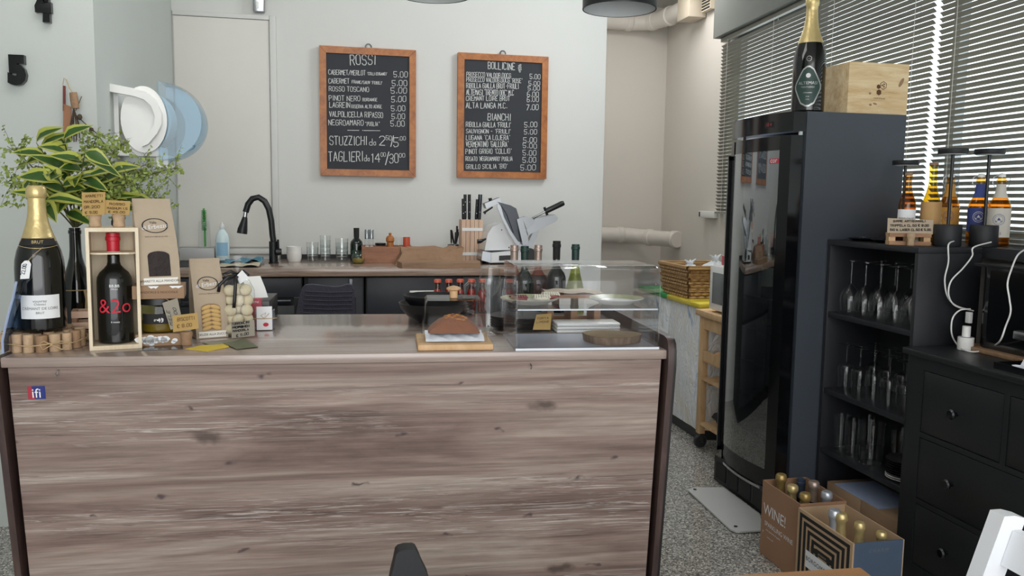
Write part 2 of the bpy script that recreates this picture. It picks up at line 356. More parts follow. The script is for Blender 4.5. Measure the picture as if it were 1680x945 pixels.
# ------------------------------------------------------------------ mesh building
class MB:
    def __init__(s): s.bm = bmesh.new(); s.M = Matrix.Identity(4); s.mi = 0
    def _v(s, p): return s.bm.verts.new(s.M @ Vector(p))
    def _f(s, vs, smooth=False):
        try:
            f = s.bm.faces.new(vs); f.smooth = smooth; f.material_index = s.mi; return f
        except ValueError: return None
    def at(s, loc=(0, 0, 0), rot=(0, 0, 0)):
        s.M = Matrix.Translation(loc) @ Matrix.Rotation(rot[2], 4, 'Z') @ Matrix.Rotation(rot[1], 4, 'Y') @ Matrix.Rotation(rot[0], 4, 'X'); return s
    def box(s, x0, x1, y0, y1, z0, z1, bev=0.0):
        if bev <= 0:
            v = [s._v(p) for p in ((x0, y0, z0), (x1, y0, z0), (x1, y1, z0), (x0, y1, z0), (x0, y0, z1), (x1, y0, z1), (x1, y1, z1), (x0, y1, z1))]
            for q in ((0, 3, 2, 1), (4, 5, 6, 7), (0, 1, 5, 4), (1, 2, 6, 5), (2, 3, 7, 6), (3, 0, 4, 7)): s._f([v[i] for i in q])
            return s
        t = bmesh.new(); bmesh.ops.create_cube(t, size=1)
        for v in t.verts: v.co = Vector(((x0+x1)/2+v.co.x*(x1-x0), (y0+y1)/2+v.co.y*(y1-y0), (z0+z1)/2+v.co.z*(z1-z0)))
        bmesh.ops.bevel(t, geom=t.edges[:], offset=bev, segments=2, affect='EDGES', profile=0.5)
        s._merge(t); return s
    def _merge(s, t, smooth=False):
        mp = {v: s._v(v.co) for v in t.verts}
        for f in t.faces: s._f([mp[v] for v in f.verts], smooth or f.smooth)
        t.free()
    def lathe(s, prof, n=24, smooth=True, c=(0, 0), sx=1, sy=1):
        """prof: list of (r, z)"""
        rings = []
        for r, z in prof:
            if r < 1e-5: rings.append([s._v((c[0], c[1], z))])
            else: rings.append([s._v((c[0]+r*sx*math.cos(2*PI*i/n), c[1]+r*sy*math.sin(2*PI*i/n), z)) for i in range(n)])
        for a, b in zip(rings, rings[1:]):
            for i in range(n):
                j = (i+1) % n
                if len(a) == 1 and len(b) == 1: continue
                if len(a) == 1: s._f([a[0], b[j], b[i]], smooth)
                elif len(b) == 1: s._f([a[i], a[j], b[0]], smooth)
                else: s._f([a[i], a[j], b[j], b[i]], smooth)
        return s
    def cyl(s, r, z0, z1, n=24, r2=None, c=(0, 0)):
        r2 = r if r2 is None else r2
        return s.lathe([(0, z0), (r, z0), (r, z0), (r2, z1), (r2, z1), (0, z1)], n, False, c)
    def patch(s, r, z0, z1, half, n=14, a0=-PI/2, rfun=None):
        """curved label on a bottle, centred on local -Y"""
        pr = []
        for i in range(n+1):
            a = a0 - half + 2*half*i/n
            pr.append([s._v((r*math.cos(a), r*math.sin(a), z)) for z in (z0, z1)])
        for a, b in zip(pr, pr[1:]): s._f([a[0], b[0], b[1], a[1]], True)
        return s
    def tube(s, pts, rad, n=8, cap=True, smooth=True):
        pts = [Vector(p) for p in pts]; rings = []
        rr = rad if isinstance(rad, (list, tuple)) else [rad]*len(pts)
        prev = None
        for i, p in enumerate(pts):
            t = (pts[min(i+1, len(pts)-1)] - pts[max(i-1, 0)])
            if t.length < 1e-9: t = Vector((0, 0, 1))
            t.normalize()
            if prev is None:
                a = t.orthogonal().normalized()
            else:
                a = prev - t*prev.dot(t)
                a = a.normalized() if a.length > 1e-6 else t.orthogonal().normalized()
            prev = a; b = t.cross(a)
            rings.append([s._v(p + (a*math.cos(2*PI*k/n) + b*math.sin(2*PI*k/n))*rr[i]) for k in range(n)])
        for a, b in zip(rings, rings[1:]):
            for k in range(n): s._f([a[k], a[(k+1) % n], b[(k+1) % n], b[k]], smooth)
        if cap: s._f(rings[0][::-1]); s._f(rings[-1])
        return s
    def prism(s, poly, d):
        """poly: 3-D points of a planar outline, pushed along vector d"""
        d = Vector(d); a = [s._v(p) for p in poly]; b = [s._v(Vector(p)+d) for p in poly]
        s._f(a); s._f(b[::-1])
        for i in range(len(a)): s._f([a[i], b[i], b[(i+1) % len(a)], a[(i+1) % len(a)]])
        return s
    def pxprism(s, pts, y, dy): return s.prism([gy(a, b, y) for a, b in pts], (0, dy, 0))
    def ball(s, c, rx, ry=None, rz=None, n=12, smooth=True):
        ry = ry or rx; rz = rz or rx
        pr = []
        for i in range(n//2+1):
            a = -PI/2 + PI*i/(n//2); pr.append((math.cos(a), math.sin(a)))
        old = s.M.copy(); s.M = s.M @ Matrix.Translation(c) @ Matrix.Diagonal((rx, ry, rz, 1))
        s.lathe([(max(0, r) if r > 1e-4 else 0, z) for r, z in pr], n, smooth); s.M = old; return s
    def quad(s, a, b, c, d): s._f([s._v(a), s._v(b), s._v(c), s._v(d)]); return s
    def build(s, name, mat, parent=None, world=True, label=None, mats=None):
        me = bpy.data.meshes.new(name)
        bmesh.ops.remove_doubles(s.bm, verts=s.bm.verts[:], dist=1e-6)
        bmesh.ops.recalc_face_normals(s.bm, faces=s.bm.faces[:])
        if parent is not None and world:
            mt = Matrix.Identity(4); q = parent
            while q is not None: mt = q.matrix_basis @ mt; q = q.parent
            s.bm.transform(mt.inverted())
        s.bm.to_mesh(me); s.bm.free()
        for x in (mats or [mat]): me.materials.append(MATS[x])
        me.set_sharp_from_angle(angle=R(38))
        o = bpy.data.objects.new(name, me); COL.objects.link(o)
        if parent is not None: o.parent = parent
        if label: o['label'] = label
        return o
def thing(name, label, cat, loc=(0, 0, 0), rz=0, group=None):
    o = bpy.data.objects.new(name, None); COL.objects.link(o); o.empty_display_size = 0.05
    o.location = loc; o.rotation_euler = (0, 0, rz); o['label'] = label; o['category'] = cat
    if group: o['group'] = group
    o.matrix_basis = Matrix.Translation(loc) @ Matrix.Rotation(rz, 4, 'Z')
    return o
def tag(o, label, cat, group=None, kind=None):
    o['label'] = label; o['category'] = cat
    if group: o['group'] = group
    if kind: o['kind'] = kind
    return o
def rebase(o, loc):
    """give a single-mesh thing its own origin"""
    o.data.transform(Matrix.Translation(-Vector(loc))); o.location = loc; return o
def struct(o, label=None):
    o['kind'] = 'structure'
    if label: o['label'] = label
    return o
def dup(root, loc, rz, label, group=None):
    def cp(o, par):
        c = o.copy(); COL.objects.link(c)
        if par is not None: c.parent = par
        for ch in [q for q in bpy.data.objects if q.parent == o]: cp(ch, c)
        return c
    r = cp(root, None); r.location = loc; r.rotation_euler = (0, 0, rz); r['label'] = label
    if group: r['group'] = group
    return r

# ------------------------------------------------------------------ writing
GL = {'A': '00 26 40|12 32', 'B': '00 06 36 45 44 33 03|33 42 41 30 00', 'C': '45 36 16 05 01 10 30 41', 'D': '00 06 26 45 41 20 00',
 'E': '46 06 00 40|03 33', 'F': '46 06 00|03 33', 'G': '45 36 16 05 01 10 30 41 43 23', 'H': '06 00|46 40|03 43', 'I': '26 20', 'J': '46 41 30 10 01',
 'K': '06 00|46 03 40', 'L': '06 00 40', 'M': '00 06 23 46 40', 'N': '00 06 40 46', 'O': '16 05 01 10 30 41 45 36 16', 'P': '00 06 36 45 44 33 03',
 'Q': '16 05 01 10 30 41 45 36 16|22 40', 'R': '00 06 36 45 44 33 03|23 40', 'S': '45 36 16 05 04 13 33 42 41 30 10 01', 'T': '06 46|26 20',
 'U': '06 01 10 30 41 46', 'V': '06 20 46', 'W': '06 10 23 30 46', 'X': '06 40|46 00', 'Y': '06 23 46|23 20', 'Z': '06 46 00 40',
 '0': '16 05 01 10 30 41 45 36 16', '1': '15 26 20', '2': '05 16 36 45 44 00 40', '3': '05 16 36 45 44 33 13|33 42 41 30 10 01', '4': '30 36 02 42',
 '5': '46 06 03 33 42 41 30 10 01', '6': '36 16 05 01 10 30 41 42 33 03', '7': '06 46 10', '8': '16 05 04 13 33 42 41 30 10 01 02 13|33 44 45 36 16',
 '9': '10 30 41 45 36 16 05 04 13 43', '.': '20 21', '/': '00 46', "'": '26 25', '"': '16 15|36 35', '-': '13 33', '!': '26 22|20 21', '\u20ac': '45 36 16 05 01 10 30 41|04 24|02 22',
 'd': '46 40 10 01 02 13 43', 'a': '33 13 02 01 10 30|33 30', '~': '03 43', '*': '06 46 43 13 03|01 41 40', '#': '04 15 04|24 35|12 23|31 42|10 21', '`': '04 25|24 45'}
NARROW = "I.'!1"
def strokes(mb, text, o, xd, yd, h, length=None, hw=0.0012, jit=0.12, off=None):
    """hand-lettered line from o along xd; h = letter height; length = total width"""
    o = Vector(o); xd = Vector(xd).normalized(); yd = Vector(yd).normalized()
    adv = []
    for c in text: adv.append(3.0 if c in NARROW else (3.2 if c == ' ' else 5.6))
    tot = sum(adv)-1.4; ux = (length/tot) if length else h/6*0.8; uy = h/6
    x = 0
    for c, a in zip(text, adv):
        if c in GL:
            ox = -1 if c in NARROW else 0
            jy = random.uniform(-jit, jit)*2; sl = random.uniform(-jit, jit)*0.5
            for pl in GL[c].split('|'):
                pts = []
                for q in pl.split():
                    gxx, gyy = int(q[0])+ox+random.uniform(-jit, jit), int(q[1])+random.uniform(-jit, jit)+jy
                    pts.append(o + xd*((x+gxx+gyy*sl)*ux) + yd*(gyy*uy))
                for p, q in zip(pts, pts[1:]):
                    t = (q-p)
                    if t.length < 1e-7: continue
                    t.normalize(); nn = t.cross(xd.cross(yd)).normalized()
                    e = t*hw*0.6
                    mb.quad(p-e-nn*hw, q+e-nn*hw, q+e+nn*hw, p-e+nn*hw)
        x += a
    return mb
_fc = {}
def font(text, size, ls=1.0, bold=0.0):
    k = (text, size, ls, bold)
    if k in _fc: return _fc[k]
    cu = bpy.data.curves.new('t', 'FONT'); cu.body = text; cu.size = size; cu.align_x = 'CENTER'; cu.align_y = 'CENTER'; cu.space_character = ls; cu.resolution_u = 3; cu.offset = bold
    ob = bpy.data.objects.new('t', cu); me = bpy.data.meshes.new_from_object(ob)
    r = ([v.co.copy() for v in me.vertices], [list(p.vertices) for p in me.polygons])
    bpy.data.objects.remove(ob); bpy.data.meshes.remove(me); bpy.data.curves.remove(cu)
    _fc[k] = r; return r
def letters(mb, text, size, mapf, ls=1.0):
    vs, fs = font(text, size, ls)
    nv = [mb._v(mapf(v.x, v.y)) for v in vs]
    for f in fs: mb._f([nv[i] for i in f])
    return mb
def on_cyl(r, zc): return lambda x, y: (r*math.cos(-PI/2+x/r), r*math.sin(-PI/2+x/r), zc+y)
def on_plane(o, xd, yd):
    o = Vector(o); xd = Vector(xd).normalized(); yd = Vector(yd).normalized()
    return lambda x, y: o+xd*x+yd*y

# ------------------------------------------------------------------ the room
def rwx(y): return 2.72 + 0.0654*(y-2.8)
WY = 5.5
b = MB(); b.box(-3.2, 4.2, -2.2, 7.6, -0.05, 0.0); struct(b.build('floor', 'terrazzo'))
b = MB(); b.box(-3.2, 4.2, -2.2, 7.6, 3.15, 3.25); struct(b.build('ceiling', 'ceiling_paint'))
b = MB(); b.box(-0.935, 1.815, WY, 7.45, 0.0, 3.15); struct(b.build('wall_back', 'wall_paint'))
b = MB(); b.prism([(-2.05, -2.2, 0), (-1.9, -2.2, 0), (-1.9, 3.75, 0), (-0.935, 3.75, 0), (-0.935, 5.6, 0), (-2.05, 5.6, 0)], (0, 0, 3.15)); struct(b.build('wall_left', 'wall_shaded'))
b = MB(); b.box(1.815, 3.2, 7.38, 7.5, 0, 3.15); struct(b.build('wall_alcove', 'wall_warm'))
def rw(b, y0, y1, z0, z1, d0=0.0, d1=0.14):
    b.prism([(rwx(y0)+d0, y0, z0), (rwx(y1)+d0, y1, z0), (rwx(y1)+d1, y1, z0), (rwx(y0)+d1, y0, z0)], (0, 0, z1-z0))
WY0, WY1, WZ0, WZ1 = 0.25, 5.92, 1.245, 2.66
b = MB(); rw(b, WY1, 7.5, 0, 3.15); rw(b, WY0, WY1, 0, WZ0); rw(b, WY0, WY1, WZ1, 3.15); rw(b, -2.2, WY0, 0, 3.15)
struct(b.build('wall_right', 'wall_warm'))
# window frame with mullions and panes
wn = thing('window_1', 'wide shop window along the right wall behind the blinds', 'window', (rwx(3), 3.0, WZ0)); wn['kind'] = 'structure'
b = MB(); rw(b, WY0, WY1, WZ0, WZ0+0.05, 0.06, 0.11); rw(b, WY0, WY1, WZ1-0.05, WZ1, 0.06, 0.11)
for yy in (WY0, 1.60, 3.41, 4.70, WY1-0.06): rw(b, yy, yy+0.05, WZ0+0.05, WZ1-0.05, 0.06, 0.11)
b.build('frame', 'alu', wn)
b = MB(); rw(b, WY0+0.05, WY1-0.06, WZ0+0.05, WZ1-0.05, 0.082, 0.086); b.build('pane', 'window_glass', wn)
# boxed soffit above the window, window sill
b = MB(); rw(b, 0.0, 6.02, 2.625, 3.15, -0.10, -0.001); struct(b.build('trim_1', 'soffit_grey'))
b = MB(); b.prism([(2.375, 0.3, 1.205), (rwx(0.3)-0.002, 0.3, 1.205), (rwx(3.2)-0.002, 3.2, 1.205), (2.375, 3.2, 1.205)], (0, 0, 0.04)); struct(b.build('trim_2', 'sill_black'))
# white flush panel door in the back wall with its casing
dr = thing('door_1', 'white flush panel in the back wall above the sink', 'door', (-0.645, WY, 1.06)); dr['kind'] = 'structure'
b = MB(); b.box(-0.925, -0.372, WY-0.012, WY-0.001, 1.075, 2.468); b.build('panel', 'door_white', dr)
b = MB(); b.box(-0.366, -0.328, WY-0.022, WY-0.001, 1.0, 2.50, 0.004); b.box(-0.93, -0.366, WY-0.018, WY-0.001, 2.472, 2.50, 0.004); b.box(-0.93, -0.366, WY-0.018, WY-0.001, 1.03, 1.062, 0.004); b.build('casing', 'wall_paint', dr)
dc = thing('door_closer', 'small grey metal box fixed above the white panel', 'door closer', (-0.43, WY-0.03, 2.51))
b = MB(); b.box(-0.458, -0.392, WY-0.05, WY-0.002, 2.512, 2.70, 0.006); b.build('case', 'steel', dc)
b = MB(); b.box(-0.438, -0.425, WY-0.056, WY-0.05, 2.53, 2.57); b.build('cover_plate', 'white_plastic', dc)

# ------------------------------------------------------------------ venetian blinds on the window
def blind(label, y0, y1, zb):
    t = thing('venetian_blind', label, 'blind', (rwx((y0+y1)/2)-0.03, (y0+y1)/2, zb), 0, 'venetian blinds on the shop window')
    off = -0.035; n = int((2.60-zb-0.02)/0.0265); th = R(42)
    sl = MB()
    for i in range(n):
        z = zb+0.03+i*0.0265
        for k in range(2):
            a0, a1 = (-0.0125, 0.0) if k == 0 else (0.0, 0.0125)
            def pt(a, y):
                bow = 0.0015*(1-(a/0.0125)**2)
                return (rwx(y)+off+a*math.cos(th)+bow*math.sin(th), y, z-a*math.sin(th)+bow*math.cos(th))
            sl.quad(pt(a0, y0), pt(a0, y1), pt(a1, y1), pt(a1, y0))
    sl.build('slats', 'blind_slat', t)
    b = MB(); rw(b, y0, y1, 2.595, 2.622, -0.05, -0.02); b.build('headrail', 'blind_slat', t)
    b = MB(); rw(b, y0, y1, zb, zb+0.014, -0.046, -0.024); b.build('bottom_rail', 'blind_slat', t)
    nn = max(3, int((y1-y0)/0.62))
    for i in range(nn):
        y = y0+0.13+(y1-y0-0.26)*i/(nn-1)
        b = MB()
        b.tube([(rwx(y)-0.05, y, zb), (rwx(y)-0.05, y, 2.6)], 0.0012, 5); b.tube([(rwx(y)-0.02, y, zb), (rwx(y)-0.02, y, 2.6)], 0.0012, 5)
        b.build('cord', 'blind_cord', t)
blind('grey venetian blind nearest the viewer, behind the beer bottles', 0.3, 3.425, 1.252)
blind('grey venetian blind at the far end, behind the wine fridge', 3.47, 5.99, 1.31)

# wall bits at the far end of the window
t = thing('cable_cover', 'white plastic cable cover on the wall beside the fridge door', 'cable cover', (2.93, 6.05, 1.3))
b = MB(); b.box(rwx(6.2)-0.05, rwx(6.2)-0.012, 6.02, 6.30, 1.272, 1.325, 0.004); b.build('cover', 'white_plastic', t)
b = MB(); b.box(rwx(6.2)-0.053, rwx(6.2)-0.05, 6.27, 6.285, 1.28, 1.318); b.build('slot', 'ink', t)

# ------------------------------------------------------------------ ducts in the alcove
def elbow(name, label, pts, rad, collars):
    t = thing(name, label, 'pipe', pts[0], 0)
    b = MB(); b.tube(pts, rad, 20); b.build('pipe', 'duct_white', t)
    for p, d in collars:
        b = MB(); p = Vector(p); d = Vector(d).normalized(); b.tube([p-d*0.03, p-d*0.02, p+d*0.02, p+d*0.03], [rad+0.001, rad+0.009, rad+0.009, rad+0.001], 20); b.build('collar', 'duct_white', t)
zl = 1.085
elbow('ventilation_pipe', 'white duct low on the alcove wall bending into the right wall', [(1.82, 7.28, zl), (2.5, 7.28, zl), (2.66, 7.28, zl), (2.74, 7.25, zl-.01), (2.80, 7.19, zl-.015), (2.86, 7.08, zl-.02), (2.905, 6.97, zl-.02), (2.945, 6.82, zl-.02)], 0.068, [((2.58, 7.28, zl), (1, 0, 0)), ((2.82, 7.16, zl-.017), (.5, -.8, 0)), ((2.935, 6.86, zl-.02), (.25, -1, 0))])
zu = 2.985
elbow('ventilation_pipe', 'white duct high on the alcove wall running to a beige boxed fan', [(1.82, 7.27, zu), (2.5, 7.27, zu), (2.66, 7.27, zu), (2.78, 7.22, zu), (2.84, 7.10, zu), (2.87, 6.9, zu), (2.885, 6.66, zu)], 0.075, [((2.6, 7.27, zu), (1, 0, 0)), ((2.80, 7.19, zu), (.5, -.8, 0)), ((2.865, 6.95, zu), (.1, -1, 0))])
elbow('riser_pipe', 'thin white pipe rising to the ceiling beside the alcove corner', [(2.72, 7.33, 3.07), (2.72, 7.33, 3.14)], 0.03, [])
t = thing('extractor_fan', 'beige boxed extractor fan with a black grille high on the right wall', 'fan', (2.90, 6.5, 2.8))
b = MB(); b.box(2.80, rwx(6.5)-0.012, 6.42, 6.655, 2.87, 3.14, 0.006); b.build('housing', 'duct_beige', t)
b = MB(); b.box(rwx(6.3)-0.05, rwx(6.3)-0.012, 6.24, 6.40, 2.90, 3.12); b.build('grille_frame', 'duct_beige', t)
b = MB()
for i in range(9): b.box(rwx(6.3)-0.054, rwx(6.3)-0.05, 6.25, 6.39, 2.91+i*0.0225, 2.922+i*0.0225)
b.build('grille', 'black_matt', t)

# ------------------------------------------------------------------ bar counter
CL = Vector((-0.788, 2.204, 0)); CA = R(-4.0)
ct = thing('bar_counter', 'long rustic grey brown wooden bar counter across the room', 'counter', CL, CA)
LN = 1.675; DP = 0.735
def cw(x, y, z=1.0):
    return CL + Vector((x*math.cos(CA)-y*math.sin(CA), x*math.sin(CA)+y*math.cos(CA), z))
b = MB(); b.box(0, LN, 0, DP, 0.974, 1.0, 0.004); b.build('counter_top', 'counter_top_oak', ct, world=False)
lean = 0.11
b = MB(); b.prism([(0.012, 0.012, 0.972), (0.012, 0.035, 0.972), (0.012, 0.035+lean, 0.0), (0.012, 0.012+lean, 0.0)], (LN-0.024, 0, 0)); b.build('front_panel', 'counter_oak', ct, world=False)
def endp(x0, x1, rim):
    b = MB(); o = -0.012
    pr = [(x0, lean+0.0, 0.0), (x0, o, 0.95), (x0, o, rim-0.035), (x0, o+0.008, rim-0.015), (x0, o+0.02, rim-0.004), (x0, o+0.04, rim), (x0, DP, rim), (x0, DP, 0)]
    b.prism(pr, (x1-x0, 0, 0)); return b
endp(LN, LN+0.016, 1.034).build('side_panel', 'dark_edge', ct, world=False, label='dark brown end panel with raised rim')
b = endp(LN+0.016, LN+0.023, 1.033); b.build('side_edging', 'black_edge', ct, world=False)
endp(-0.016, 0.0, 1.0).build('side_panel', 'dark_edge', ct, world=False)
b = MB(); b.box(0.0, LN, DP+0.001, DP+0.34, 0.885, 0.915); b.build('inner_worktop', 'black_furniture', ct, world=False)
b = MB(); b.box(0.0, LN, DP-0.03, DP, 0.0, 0.974); b.build('back_panel', 'black_furniture', ct, world=False)
# sticker
st = MB(); p0, p1 = gz(26, 634, 0), gz(51, 652, 0)
t = thing('sticker', 'small square red and blue sticker at the left of the counter front', 'sticker', cw(0.055, 0.02, 0.9), CA)
def frp(x, z): return (x, 0.012 + (0.972-z)/0.972*lean - 0.0012, z)
b = MB(); b.prism([frp(0.052, 0.892), frp(0.092, 0.892), frp(0.092, 0.925), frp(0.052, 0.925)], (0, 0.0008, 0)); 
def cloc(b, name, mat, par, label=None):
    b.bm.transform(Matrix.Translation(CL) @ Matrix.Rotation(CA, 4, 'Z')); return b.build(name, mat, par, label=label)
cloc(b, 'backing', 'sticker_blue', t)
b = MB(); b.prism([(x, y-0.0006, z) for x, y, z in (frp(0.052, 0.892), frp(0.068, 0.892), frp(0.062, 0.925), frp(0.052, 0.925))], (0, 0.0005, 0)); cloc(b, 'red_field', 'sticker_red', t)
b = MB(); letters(b, 'ifi', 0.034, lambda x, y: Vector(frp(0.072+x, 0.906+y))+Vector((0, -0.0012, 0))); cloc(b, 'lettering', 'ink_white', t)
for i, x in enumerate((0.128, 1.303)):
    t = thing('hook_screw', ['tiny metal screw hook under the counter lip at the left', 'tiny metal screw hook under the counter lip at the right'][i], 'screw', cw(x, 0.0, 0.965), CA)
    b = MB(); b.tube([(x, 0.014, 0.966), (x, 0.002, 0.964), (x, -0.003, 0.958), (x, 0.002, 0.953)], 0.0018, 6); cloc(b, 'hook', 'chrome', t)

# ------------------------------------------------------------------ back worktop and base cabinets
BX0, BX1 = -0.925, 1.30
o = MB().box(BX0, BX1, 4.715, WY-0.03, 0.957, 1.0, 0.004).build('worktop', 'back_top_oak'); tag(rebase(o, (0.2, 5.1, 0.957)), 'long glossy wooden worktop along the back wall', 'worktop')
o = MB().box(-0.32, BX1, WY-0.028, WY-0.003, 1.0, 1.028).build('black_strip', 'black_matt'); tag(rebase(o, (0.2, WY-0.015, 1.0)), 'thin black strip where back worktop meets wall', 'black_strip')  # plain black strip along the back of the worktop
def cabinet(label, x0, x1, kind):
    t = thing('base_cabinet', label, 'cabinet', ((x0+x1)/2, 5.1, 0), 0, 'dark base cabinets under the back worktop')
    MB().box(x0, x1, 4.80, WY-0.04, 0.0, 0.95).build('body', 'black_matt', t)
    if kind == 'wide':
        for a, c in ((x0+0.006, (x0+x1)/2-0.002), ((x0+x1)/2+0.002, x1-0.004)):
            MB().box(a, c, 4.778, 4.798, 0.66, 0.945, 0.002).build('drawer_front', 'cabinet_dark', t)
            MB().box(a, c, 4.778, 4.798, 0.10, 0.635, 0.002).build('door', 'cabinet_dark', t)
    elif kind == 'door':
        d = MB().box(x0+0.02, x1-0.006, 4.778, 4.798, 0.10, 0.945, 0.002).build('door', 'cabinet_dark', t)
        MB().box(x1-0.085, x1-0.062, 4.762, 4.777, 0.80, 0.94, 0.002).build('handle', 'dark_steel', d, label='brushed vertical handle strip')
    else:
        MB().box(x0+0.004, x1-0.004, 4.778, 4.798, 0.835, 0.945, 0.002).build('control_panel', 'cabinet_dark', t)
        d = MB().box(x0+0.004, x1-0.004, 4.778, 4.798, 0.10, 0.79, 0.002).build('door', 'black_satin', t)
        MB().box(x0+0.12, x1-0.06, 4.755, 4.777, 0.800, 0.826, 0.004).build('handle', 'dark_steel', d, label='bright steel bar handle')
cabinet('dark dishwasher front with steel bar handle left of the fabric chair', -0.92, -0.165, 'appliance')
cabinet('narrow dark cabinet door behind the fabric chair', -0.155, 0.175, 'door')
cabinet('wide dark blue grey cabinet to the right of the fabric chair', 0.185, 1.29, 'wide')

# ------------------------------------------------------------------ blackboards
def chalk_tools(yb):
    def pxl(x, y): return gy(510+x/3.9375, 60+y/3.9375, yb)
    return pxl
def board(label, c, lines, extra, hookpx):
    """c: crop-pixel corners tl, tr, br, bl of the frame"""
    yb = WY-0.034; pxl = chalk_tools(yb)
    P4 = [pxl(*q) for q in c]
    x0 = (P4[0].x+P4[3].x)/2; x1 = (P4[1].x+P4[2].x)/2; z1 = (P4[0].z+P4[1].z)/2; z0 = (P4[2].z+P4[3].z)/2
    t = thing('chalkboard', label, 'blackboard', ((x0+x1)/2, WY-0.02, z0), 0, 'wooden framed chalkboard menus')
    w = 0.042; fb = MB()
    for poly in ([(x0, z0), (x1, z0), (x1-w, z0+w), (x0+w, z0+w)], [(x0, z1), (x0+w, z1-w), (x1-w, z1-w), (x1, z1)], [(x0, z0), (x0+w, z0+w), (x0+w, z1-w), (x0, z1)], [(x1, z0), (x1, z1), (x1-w, z1-w), (x1-w, z0+w)]):
        cx = sum(p[0] for p in poly)/4; cz = sum(p[1] for p in poly)/4
        q = [(cx+(p[0]-cx)*0.998, yb-0.008, cz+(p[1]-cz)*0.998) for p in poly]
        fb.prism(q, (0, 0.036, 0))
    fb.build('frame', 'frame_wood', t)
    MB().box(x0+w, x1-w, yb+0.002, yb+0.02, z0+w, z1-w).build('slate', 'slate', t)
    cb = MB()
    for (s, xa, ya, xb, yb2, h) in lines:
        a = gy(510+xa/3.9375, 60+ya/3.9375, yb); e = gy(510+xb/3.9375, 60+yb2/3.9375, yb)
        hh = (h/3.9375)*(yb/F_PX)*1.02
        a.y = e.y = yb
        strokes(cb, s, a, e-a, (0, 0, 1), hh, (e-a).length, hw=0.0009+hh*0.022)
    for (pts, hw) in extra:
        pp = [gy(510+x/3.9375, 60+y/3.9375, yb) for x, y in pts]
        for p, q in zip(pp, pp[1:]):
            n = Vector((-(q-p).z, 0, (q-p).x)).normalized()*hw
            cb.quad(p-n, q-n, q+n, p+n)
    cb.build('chalk_writing', 'chalk', t)
    hp = gy(510+hookpx[0]/3.9375, 60+hookpx[1]/3.9375, yb)
    b = MB(); pts = [(hp.x+0.018*math.cos(a), yb+0.01, z1+0.008+0.018*math.sin(a)) for a in [PI*i/8-0.2 for i in range(11)]]
    b.tube(pts, 0.004, 6); b.build('hanging_ring', 'dark_steel', t)
L1 = [('ROSSI', 255, 183, 418, 183, 60), ('CABERMET/MERLOT', 115, 245, 352, 250, 28), ("'COLLI EUGANEI'", 365, 248, 492, 250, 16), ('5.00', 535, 262, 625, 262, 34),
 ('CABERMET', 115, 301, 248, 302, 28), ("FRANK/SAUV 'FRIULI'", 265, 302, 462, 310, 18), ('5.00', 525, 318, 622, 318, 34),
 ('ROSSO TOSCANO', 118, 352, 375, 357, 28), ('5.00', 518, 368, 620, 366, 34),
 ('PINOT NERO', 118, 412, 318, 417, 30), ('BORDANGE', 335, 417, 428, 417, 18), ('5.00', 520, 425, 615, 420, 34),
 ('LAGREIN', 120, 458, 252, 459, 32), ('RISERVA ALTO ADIGE', 262, 462, 458, 463, 20), ('5.00', 520, 482, 610, 480, 32),
 ('VALPOLICELLA RIPASSO', 120, 517, 466, 524, 32), ('5.00', 522, 532, 608, 532, 32),
 ('NEGROAMARO', 115, 572, 340, 574, 32), ('"PUGLIA"', 350, 577, 446, 577, 24), ('5.00', 515, 580, 606, 580, 34),
 ('STUZZICHI', 122, 700, 362, 700, 52), ('da', 378, 700, 425, 700, 38), ('2', 442, 700, 480, 700, 56), ('50', 484, 668, 522, 668, 26), ('/', 516, 712, 536, 712, 66), ('5', 534, 712, 566, 712, 56), ('.00', 566, 670, 612, 670, 24),
 ('TAGLIERI', 115, 806, 336, 804, 58), ('da', 345, 803, 382, 803, 36), ('14', 392, 812, 448, 812, 54), ('00', 452, 775, 484, 775, 24), ('/', 482, 828, 506, 828, 80), ('30', 508, 816, 566, 816, 56), ('00', 570, 780, 608, 780, 24)]
board('left wooden framed blackboard headed ROSSI on the back wall', [(55, 52), (682, 95), (674, 912), (60, 893)], L1, [([(236, 605), (312, 606)], 0.0016), ([(333, 606), (339, 606)], 0.0022), ([(343, 607), (448, 608)], 0.0016)], (372, 60))
